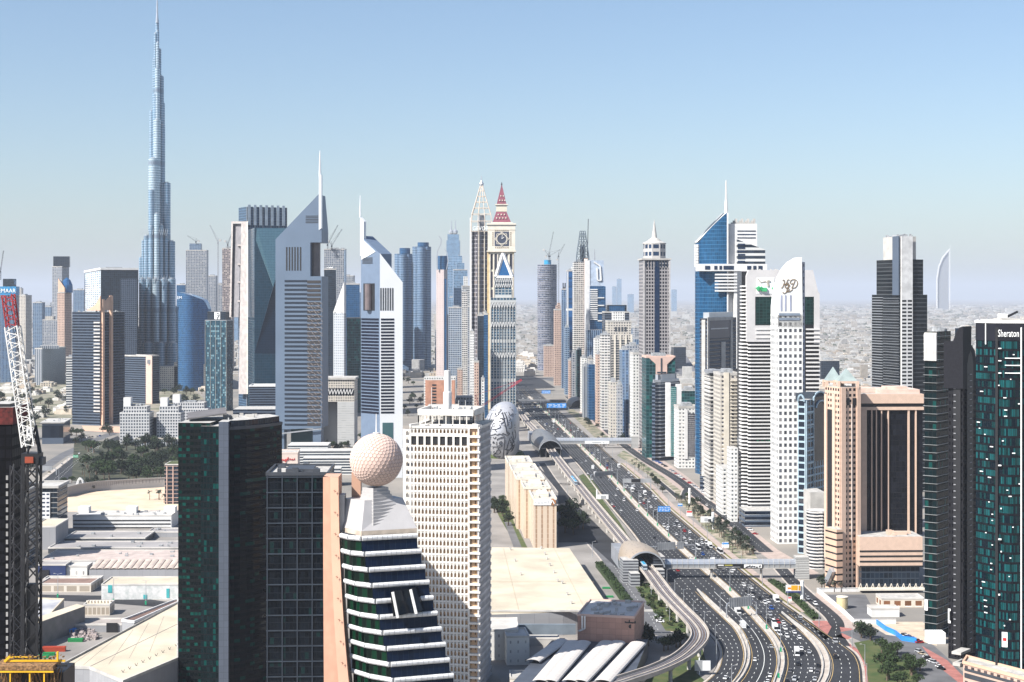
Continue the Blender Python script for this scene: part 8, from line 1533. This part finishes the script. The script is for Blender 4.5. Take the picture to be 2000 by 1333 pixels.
grove('broadleaf_tree', [(0, 770), (60, 760), (132, 780), (138, 815), (60, 838), (0, 840)], 34, 1.3, 2.2, 'grey green tree among the low white villas', 'trees of the villa quarter', 4); grove('broadleaf_tree', [(122, 852), (160, 838), (225, 846), (215, 862), (160, 866), (130, 880)], 10, 1, 1.6, 'rounded tree beside the avenue car park', 'trees by the avenue', 5)
grove('broadleaf_tree', [(22, 870), (48, 850), (60, 900), (70, 935), (26, 940)], 9, 1, 1.7, 'tree in the strip between the crane and the pale school block', 'trees behind the crane', 6); grove('broadleaf_tree', [(314, 756), (400, 752), (400, 790), (330, 795)], 20, 1.3, 2, 'tree in the garden before the cream palace like hotel', 'trees before the palace hotel', 7); grove('broadleaf_tree', [(112, 948), (150, 962), (180, 962), (250, 952), (255, 948), (120, 940)], 10, .8, 1.1, 'small round tree along the road above the curved wall', 'trees above the wall', 8)
grove('broadleaf_tree', [(628, 872), (705, 858), (760, 868), (700, 888), (640, 892)], 14, .9, 1.4, 'tree at the foot of the gabled towers', 'trees under the gabled towers', 9); grove('broadleaf_tree', [(786, 745), (828, 750), (834, 850), (790, 870)], 16, 1, 1.7, 'tree between the white gabled tower and the orange brown block', 'trees by the orange brown block', 10)
grove('broadleaf_tree', [(960, 982), (985, 976), (998, 1010), (1012, 1062), (985, 1020), (960, 1005)], 12, .8, 1.4, 'dark tree in the lane beside the stepped apartment row', 'trees beside the apartment row', 11); grove('broadleaf_tree', [(1092, 1010), (1125, 1002), (1150, 1055), (1100, 1066)], 12, 1.4, 2, 'big dark tree in the shadow of the stepped apartment row', 'trees in the apartment shadow', 12)
grove('broadleaf_tree', [(1150, 862), (1232, 862), (1238, 872), (1160, 874)], 12, .8, 1.3, 'tree just behind the footbridge at the grey domed station', 'trees behind the far footbridge', 13); grove('broadleaf_tree', [(1120, 800), (1150, 800), (1200, 850), (1180, 858), (1130, 820)], 12, .8, 1.2, 'small tree in the far roadside garden', 'trees in the far garden', 14)
grove('palm_tree', [(1214, 884), (1250, 905), (1262, 925), (1300, 955), (1250, 930)], 12, .6, .9, 'young palm on the verge below the far footbridge', 'palms below the far footbridge', 15, (1, 2)); grove('broadleaf_tree', [(1262, 926), (1295, 945), (1312, 965), (1290, 965)], 6, .6, .9, 'low round tree near the slip lane junction', 'trees near the junction', 16)
grove('palm_tree', [(1312, 970), (1330, 978), (1400, 1025), (1478, 1084), (1440, 1090), (1380, 1040)], 84, .75, 1.0, 'small green palm in the long roadside garden', 'palms of the long garden', 17, (1, 2, 3)); grove('broadleaf_tree', [(1338, 965), (1352, 975), (1420, 1026), (1482, 1080), (1472, 1086), (1404, 1036), (1330, 975)], 30, .55, .8, 'dark rounded tree in the row beside the service road', 'tree row of the service road', 18)
grove('shrub', [(1242, 1146), (1262, 1143), (1335, 1215), (1345, 1232), (1290, 1222), (1262, 1180)], 40, 1, 1.8, 'low shrub on the lawns under the metro viaduct', 'shrubs under the viaduct', 19); grove('broadleaf_tree', [(1248, 1250), (1262, 1250), (1268, 1262), (1256, 1268)], 3, 1.1, 1.3, 'black green tree beside the rose panelled block', 'trees beside the rose block', 20); grove('broadleaf_tree', [(1290, 1262), (1330, 1255), (1328, 1272), (1296, 1280)], 5, .9, 1.2, 'shaded tree inside the viaduct curve', 'trees inside the curve', 21)
grove('broadleaf_tree', [(1672, 1238), (1690, 1236), (1712, 1255), (1690, 1262)], 5, .8, 1, 'flat crowned tree at the street corner by the pink paving', 'trees at the pink corner', 22); grove('broadleaf_tree', [(1700, 1265), (1745, 1270), (1800, 1310), (1800, 1345), (1712, 1345)], 18, .8, 1.15, 'full green tree in the corner grove beside the parked cars', 'trees of the corner grove', 23, (3,)); grove('palm_tree', [(1600, 1150), (1660, 1152), (1660, 1157), (1605, 1158)], 7, .7, 1, 'palm at the foot of the peach hotel', 'palms at the peach hotel', 24, (1, 2)); grove('shrub', [(1512, 1142), (1530, 1140), (1590, 1208)], 12, 1, 1.5, 'shrub in the trimmed hedge strip', 'shrubs of the slip road hedge', 25); grove('broadleaf_tree', [(1596, 1128), (1612, 1126), (1640, 1150), (1604, 1152)], 6, .6, .9, 'tree behind the footbridge tower', 'trees behind the bridge tower', 26)
# ================================================================ far low city: villas as things near, the rest as one mass
vw = [plain('villa_white', (.66, .63, .58), .8), plain('villa_cream', (.58, .50, .40), .8), plain('villa_tan', (.42, .34, .26), .8)]
VM = []
for k in range(4):
    rd = random.Random(k + 40); m_ = MB(); m_.box(-9, 9, -7, 7, 0, 6.5).box(-4, 5, -5, 4, 6.52, 9.2).box(9.01, 13, -5, 3, 0, 3.6)
    for x in (-6, -2, 2, 6): m_.box(x - .8, x + .8, -7.12, -7.01, 1.2, 2.8, 1).box(x - .8, x + .8, -7.12, -7.01, 4.2, 5.6, 1)
    o = m_.build('wall', [vw[k % 3], dgrey]); m_ = MB(); m_.prism([(-9.3, -7.3), (9.3, -7.3), (9.3, 7.3), (-9.3, 7.3)], 6.51, 6.9); q = m_.build('roof', [roofw]); VM.append((o.data, q.data)); bpy.data.objects.remove(o); bpy.data.objects.remove(q)
def villas(px, n, label, group, seed, s0=.8, s1=1.4):
    rd = random.Random(seed); k = 0; t = 0
    while k < n and t < 4000:
        t += 1; x, y = rd.uniform(min(p[0] for p in px), max(p[0] for p in px)), rd.uniform(min(p[1] for p in px), max(p[1] for p in px))
        if not inpoly(x, y, px): continue
        X, Y, _ = P(x, y); r = E('villa', label, 'house', (X, Y, 0), group, rd.choice((0, pi / 2, pi)) + rd.uniform(-.15, .15)); s_ = rd.uniform(s0, s1); r.scale = (s_, s_, s_); k += 1
        for nm, me in zip(('wall', 'roof'), rd.choice(VM)): o = bpy.data.objects.new(nm, me); COL.objects.link(o); o.parent = r
villas([(0, 745), (140, 742), (140, 815), (20, 822), (0, 820)], 44, 'low white villa among the trees behind the crane boom', 'villas behind the crane boom', 1); villas([(312, 742), (402, 742), (402, 765), (312, 758)], 9, 'small pale house beside the cream palace like hotel', 'houses by the palace hotel', 2); villas([(1318, 700), (1364, 700), (1364, 762), (1318, 762)], 26, 'pale villa seen in the gap beside the deep blue curved tower', 'villas in the gap by the blue tower', 3); villas([(1600, 690), (1702, 690), (1702, 762), (1600, 762)], 34, 'pale villa between the striped tower and the stepped dark tower', 'villas beyond the peach hotel', 4); villas([(1812, 640), (2000, 630), (2000, 640), (1900, 655), (1812, 690)], 14, 'far pale villa beyond the dark towers', 'villas beyond the dark towers', 5, 1.2, 2)
villas([(786, 722), (920, 722), (900, 745), (786, 745)], 12, 'low pale building before the blue twin towers', 'low buildings before the twin towers', 6, 1, 2); villas([(1010, 700), (1060, 690), (1063, 735), (1012, 738)], 14, 'low building near the far interchange', 'low buildings at the interchange', 7, 1, 2); villas([(1410, 995), (1425, 998), (1432, 1012), (1418, 1010)], 2, 'low shop front beneath the striped tower', 'shop fronts under the striped tower', 8, .5, .6)
def far_mass(name, label, n, mats, fn, seed):
    rd = random.Random(seed); m_ = MB()
    for k in range(n):
        py = 583 + 175 * rd.random() ** 1.15; px = rd.uniform(-60, 2060)
        if 958 < px < 1120 and py > 690: continue
        if px < 150 and py > 740: continue
        X, Y, _ = P(px, py)
        if Y > 30000 or (px < 960 and Y < 3600) or Y < 3150: continue
        fn(m_, X, Y, rd)
    return tag(m_.build(name, mats, kind='stuff'), label, name.replace('_', ' '))
def hs(m_, X, Y, rd):
    k = max(1, Y / 6500); w, d, h = rd.uniform(6, 15) * k, rd.uniform(6, 12) * k, rd.choice((4, 6, 7, 9, 12)) * (1 + .25 * (k - 1)) * (3 if rd.random() < .02 else 1); m_.box(X - w, X + w, Y - d, Y + d, 0, h, rd.choice((0, 0, 0, 1, 1, 2, 3)))
far_mass('low_rise_suburb', 'pale low suburb of small houses fading into the haze', 17000, [plain('haze_dusty_white', (.42, .41, .39), .9), plain('haze_dusty_cream', (.35, .32, .285), .9), plain('haze_dusty_tan', (.28, .25, .215), .9), plain('suburb_grey', (.26, .25, .24), .9)], hs, 1)  # dust tones pulled towards the ground colour to paint in distance haze
def tsd(m_, X, Y, rd):
    k = max(1, Y / 6000); a = rd.uniform(0, 6)
    for j in range(3):
        x, y, s_ = X + rd.uniform(-9, 9) * k, Y + rd.uniform(-9, 9) * k, rd.uniform(4, 8) * k; z = rd.uniform(3, 6) * k ** .5; q = [(x + s_ * cos(a + t), y + s_ * sin(a + t), z * .6) for t in (0, 1.6, 3.1, 4.7)]
        for i in range(4): m_.face([q[i], q[(i + 1) % 4], (x, y, z * 1.5)])
far_mass('suburb_greenery', 'dark tree clumps scattered through the far suburb', 6000, [plain('dusty_foliage', (.06, .07, .05), .95)], tsd, 2)
for k in range(64):
    rd = random.Random(100 + k); px = rd.choice((rd.uniform(0, 470), rd.uniform(640, 1000), rd.uniform(1000, 1240), rd.uniform(0, 1000))); Y = rd.uniform(4300, 7800); w = rd.uniform(7, 15) * 4800 / Y; x0 = px - w / 2; yt = rd.uniform(556, 625) if px < 1010 else rd.uniform(600, 648)
    if abs(px - 307) < 45 or 905 < px < 1050: continue
    T('distant_tower', 'hazy distant tower filling a gap of the far skyline', x0, px + w / 2, yt, Y, 30, 0, rd.choice(('hazyb', 'greyres', 'bluegrid', 'creamres')), 5, 5, group='hazy distant towers', par=False)
rd = random.Random(321)
for k in range(34):
    px = rd.uniform(1092, 1250) if k < 17 else rd.uniform(632, 916); Y = rd.uniform(3000, 3700) if k < 17 else rd.uniform(3500, 4250); w = rd.uniform(9, 15) * 3300 / Y
    T('distant_tower', 'slim blue grey tower crowding the far row along the highway' if k < 17 else 'slim blue grey tower crowding the gap behind the gabled towers', px, px + w, (rd.uniform(590, 700) if k < 17 else rd.uniform(560, 655)), Y, 26, 2, rd.choice(('bluegrid', 'blueg', 'greyres', 'bluev', 'darkg')), 4, 4, group='slim towers of the far highway row' if k < 17 else 'slim towers behind the gabled pair', par=False, crown=[(px + w * .25, px + w * .75, 0, 'greyres')] if False else None)
for k, (x0, x1, yt) in enumerate(((1196, 1204, 560), (1205, 1214, 545), (1290, 1300, 556), (1312, 1322, 566), (1226, 1238, 575))): T('distant_tower', 'extremely faint tower standing on the horizon haze', x0, x1, yt, 17500, 60, 0, 'hazyb', 12, 12, group='faint horizon towers', par=False)
for a in ((1316, 1340, 678, 3600, 'darkg', 'dark block behind the tan tower with the round lantern'), (1212, 1236, 655, 3700, 'darkg', 'navy block in the haze beside the tan lantern tower'), (1604, 1640, 705, 3300, 'darkg', 'dark low block beyond the green glazed striped tower'), (1240, 1256, 640, 3500, 'greyres', 'pale block in the haze beside the tan lantern tower')): T('office_block', a[5], a[0], a[1], a[2], a[3], 40, 3, a[4], 5, 5, group=None)
Y = 3500; r = E('stadium_roof', 'dark grey sloping ribbed roof beyond the tan lantern tower', 'building', (X_(1345, Y), Y, 0)); m_ = MB(); m_.hexa([(X_(1318, Y), Y, 0), (X_(1366, Y), Y, 0), (X_(1366, Y), Y + 400, 0), (X_(1318, Y), Y + 400, 0)], [(X_(1318, Y), Y, 4), (X_(1366, Y), Y, 10), (X_(1366, Y), Y + 400, 60), (X_(1318, Y), Y + 400, 30)]); m_.build('roof', [plain('ribbed_dark_roof', (.12, .12, .13), .7)], r)
# ================================================================ vehicles
cg_ = plain('car_window_glass', (.01, .012, .016), .08); ty = plain('tyre_rubber', (.01, .01, .01), .8)
CC = {'white': (.72, .72, .72), 'silver': (.40, .41, .43), 'black': (.012, .012, .014), 'grey': (.10, .10, .11), 'red': (.35, .015, .02), 'blue': (.02, .08, .30), 'beige': (.42, .36, .27)}
CMAT = {k: plain(k + '_car_paint', v, .3, .1 if k in ('silver', 'grey') else 0, amt=.02) for k, v in CC.items()}
CD = {}
def carmesh(kind, colr):
    if (kind, colr) in CD: return CD[(kind, colr)]
    L, Wd, hb, ht, c0, c1, t0, t1 = dict(saloon=(4.7, 1.85, .85, 1.42, -1.7, 1.0, -1.1, .3), suv=(4.9, 1.95, 1.05, 1.8, -2.3, 1.0, -2.0, .4), van=(5.2, 2.0, 1.2, 2.3, -2.5, 2.0, -2.45, 1.3), bus=(11.5, 2.5, 1.2, 3.2, -5.7, 5.7, -5.7, 5.6), truck=(8.2, 2.4, 1.1, 2.6, 2.0, 3.9, 2.0, 3.7))[kind]
    m_ = MB(); l, w = L / 2, Wd / 2; m_.hexa([(-w, -l, .3), (w, -l, .3), (w, l, .3), (-w, l, .3)], [(-w * .96, -l * .98, hb), (w * .96, -l * .98, hb), (w * .96, l * .96, hb - .1), (-w * .96, l * .96, hb - .1)])
    m_.hexa([(-w * .94, c0, hb + .01), (w * .94, c0, hb + .01), (w * .94, c1, hb + .01), (-w * .94, c1, hb + .01)], [(-w * .78, t0, ht), (w * .78, t0, ht), (w * .78, t1, ht), (-w * .78, t1, ht)], 1); m_.box(-w * .76, w * .76, t0, t1, ht + .005, ht + .07)
    if kind == 'truck': m_.box(-1.25, 1.25, -4.1, 1.8, 1.11, 3.6)
    for y in (-l * .62, l * .62):
        for x in (-w, w): m_.box(x - .12, x + .12, y - .34, y + .34, 0, .66, 2)
    o = m_.build('car', [CMAT[colr], cg_, ty]); CD[(kind, colr)] = o.data; bpy.data.objects.remove(o); return CD[(kind, colr)]
CARS = []
def car(kind, colr, X, Y, rz, where, z=.05):
    nm = {'saloon': 'saloon_car', 'suv': 'suv', 'van': 'van', 'bus': 'minibus', 'truck': 'box_truck'}[kind]; o = bpy.data.objects.new(nm, carmesh(kind, colr)); COL.objects.link(o); o.location = (X, Y, z); o.rotation_euler[2] = rz; CARS.append((o, kind, colr, where))
rd = random.Random(77)
def pickc(): return rd.choice(['white'] * 9 + ['silver'] * 3 + ['black'] * 3 + ['grey'] * 2 + ['red', 'beige', 'blue'])
def pickk(): return rd.choice(['saloon'] * 9 + ['suv'] * 6 + ['van'] * 2 + ['truck'])
SEGS = [(1372, 1140, 'below the near footbridge'), (1120, 960, 'between the footbridges'), (958, 880, 'just below the far footbridge'), (868, 800, 'beyond the far footbridge'), (798, 745, 'by the dark flyover')]
DENS = {('L', 'S'): (2, 0, 0, 0, 0), ('S', 'M'): (6, 0, 0, 0, 0), ('L', 'M'): (0, 20, 14, 44, 26), ('M', 'T'): (30, 0, 0, 0, 0), ('T', 'R'): (5, 0, 0, 0, 0), ('M', 'R'): (14, 52, 26, 26, 10)}
for (nm, a, ao, b, bo, n, y0, y1) in CW:
    used = []
    for (s0, s1, wh), cnt in zip(SEGS, DENS[(a, b)]):
        hi, lo = min(s0, y0 - 4), max(s1, y1 + 2)
        if hi <= lo: continue
        k = t = 0
        while k < cnt and t < cnt * 30:
            t += 1; y = rd.uniform(lo, hi); ln = rd.randrange(n); Yw = YB(y)
            if any(ln == l2 and abs(Yw - w2) < 11 for l2, w2 in used): continue
            f_ = (ln + .5) / n; p0 = lane(a, ao, b, bo, f_, [y])[0]; p1 = lane(a, ao, b, bo, f_, [y - 1.5])[0]; out = a in 'LS'
            used.append((ln, Yw)); kd = pickk()
            car(kd, 'white' if kd in ('van', 'truck') else pickc(), p0[0], p0[1], atan2(p1[1] - p0[1], p1[0] - p0[0]) - pi / 2 + (0 if out else pi), nm.split(' carriageway')[0].replace('curved outer', 'curved outer lanes') + ('' if 'curved' in nm else ' lanes') + ' ' + wh if 'between the two' not in nm else 'lanes between the kerbed medians'); k += 1
for px, py, kd in ((1468, 1080, 'bus'), (1425, 1072, 'bus'), (1441, 1197, 'truck')): X, Y, _ = P(px if py > 1100 else px - 62, py); car(kd, 'white', X, Y, pi + .08, 'inbound lanes around the near footbridge')
def parked(px, n, where, side_rot=0, jit=.4):
    pts = smoothp(pathpts(px), 10); 
    for k in range(n):
        i = int((k + .5) / n * (len(pts) - 1)); a, b = pts[i], pts[min(i + 1, len(pts) - 1)]; car(rd.choice(['saloon', 'suv']), pickc(), a[0] + rd.uniform(-jit, jit), a[1] + rd.uniform(-jit, jit), atan2(b[1] - a[1], b[0] - a[0]) - pi / 2 + side_rot, where)
parked([(1250, 882), (1300, 912), (1352, 948), (1395, 978)], 26, 'kerb of the service road beside the white towers', .9); parked([(1412, 996), (1440, 1016), (1485, 1052)], 8, 'kerb under the striped tower', .9); parked([(1768, 1243), (1800, 1258)], 9, 'row beside the blue hoarding', 1.5, .2); parked([(1795, 1275), (1845, 1312)], 8, 'kerb below the ribbed dark tower', .5); parked([(1283, 1205), (1292, 1219)], 4, 'kerb beside the viaduct lawns', 1.2); parked([(150, 858), (200, 852)], 8, 'car park by the leafy avenue', .3); parked([(90, 928), (150, 890), (205, 862)], 6, 'avenue beyond the park', 0); parked([(1330, 950), (1380, 988), (1450, 1044)], 7, 'service road beside the garden', 0); parked([(1560, 1155), (1600, 1188)], 3, 'service road behind the yellow billboard', 0)
cnt = {}
CARS.sort(key=lambda c: c[0].location.y)
for o, kind, colr, wh in CARS:
    k = (kind, colr, wh); cnt[k] = cnt.get(k, 0) + 1; i = cnt[k]
    nmz = {'saloon': 'saloon car', 'suv': 'tall car', 'van': 'van', 'bus': 'minibus', 'truck': 'box truck'}[kind]
    tag(o, f"{ordn(i - 1)} {colr} {nmz} up the {wh}", {'saloon': 'car', 'suv': 'car', 'van': 'van', 'bus': 'bus', 'truck': 'truck'}[kind], 'vehicles on the roads')
# ================================================================ street lamps
LM = []
for dbl in (1, 0):
    h = 15 if dbl else 11; a = MB().lathe((0, 0), [(.26, 0), (.12, h)], 7).build('pole', [steel]); b = MB()
    for s_ in ((-1, 1) if dbl else (1,)): b.beam((0, 0, h - .1), (s_ * 2, 0, h + .25), .12)
    b = b.build('arm', [steel]); c = MB().box(1.6, 2.7, -.22, .22, h + .26, h + .45).build('lamp_head', [concrete]); d = MB().box(-2.7, -1.6, -.22, .22, h + .26, h + .45).build('lamp_head', [concrete]) if dbl else None; e = MB().box(-.5, .5, -.62, -.28, .3, 2.6).build('cabinet', [green]) if dbl else None
    LM.append([(x.name.split('.')[0], x.data) for x in (a, b, c, d, e) if x]); [bpy.data.objects.remove(x) for x in (a, b, c, d, e) if x]
def lamp(px, py, dbl, label, rz=0):
    r = E('street_lamp', label, 'street lamp', P(px, py), 'street lamps of the highway', rz)
    for nm, me in LM[0 if dbl else 1]: o = bpy.data.objects.new(nm, me); COL.objects.link(o); o.parent = r
def lrow(n, off, y0, y1, step, dbl, lab, rz=0):
    Y = YB(y0); k = 0
    while Y < YB(y1): y = YH + H * F / Y; lamp(ex(n, y) + off * mpx(y), y, dbl, f'{ordn(k)} {lab}', rz); Y += step; k += 1
lrow('M', 0, 1325, 790, 56, 1, 'tall double lamp post up the central median'); lrow('R', 1.4, 1225, 880, 62, 0, 'single lamp post up the outer inbound kerb', pi); lrow('L', -2, 1290, 1125, 34, 0, 'single lamp post up the dark verge beside the viaduct'); lrow('S', 0, 1345, 1180, 60, 0, 'single lamp post up the curving divider'); lrow('R', 2.5, 1340, 1240, 40, 0, 'single lamp post along the red pavement', pi)
for k, (x, y) in enumerate(((1259, 1132), (1272, 1165), (1291, 1180), (1308, 1213), (1108, 966), (1157, 1088), (113, 1168), (222, 1178), (285, 1182), (181, 886), (208, 872), (192, 878), (115, 935))): lamp(x, y, k in (6, 7, 8), f'{ordn(k)} of the odd lamp posts away from the highway kerbs')
# ================================================================ haze
hm = bpy.data.materials.new('haze_air'); hm.use_nodes = True; N = hm.node_tree.nodes; L = hm.node_tree.links
for n_ in list(N):
    if n_.type != 'OUTPUT_MATERIAL': N.remove(n_)
vo = N.new('ShaderNodeVolumePrincipled'); vo.inputs['Color'].default_value = (.80, .86, .97, 1); vo.inputs['Density'].default_value = 0.33e-4; vo.inputs['Anisotropy'].default_value = .0
L.new(vo.outputs[0], N['Material Output'].inputs['Volume'])
hz = MB().box(-46000, 46000, -7000, 91000, -1.5, 860).build('haze', [hm], kind='stuff')
S.cycles.volume_step_rate = 10
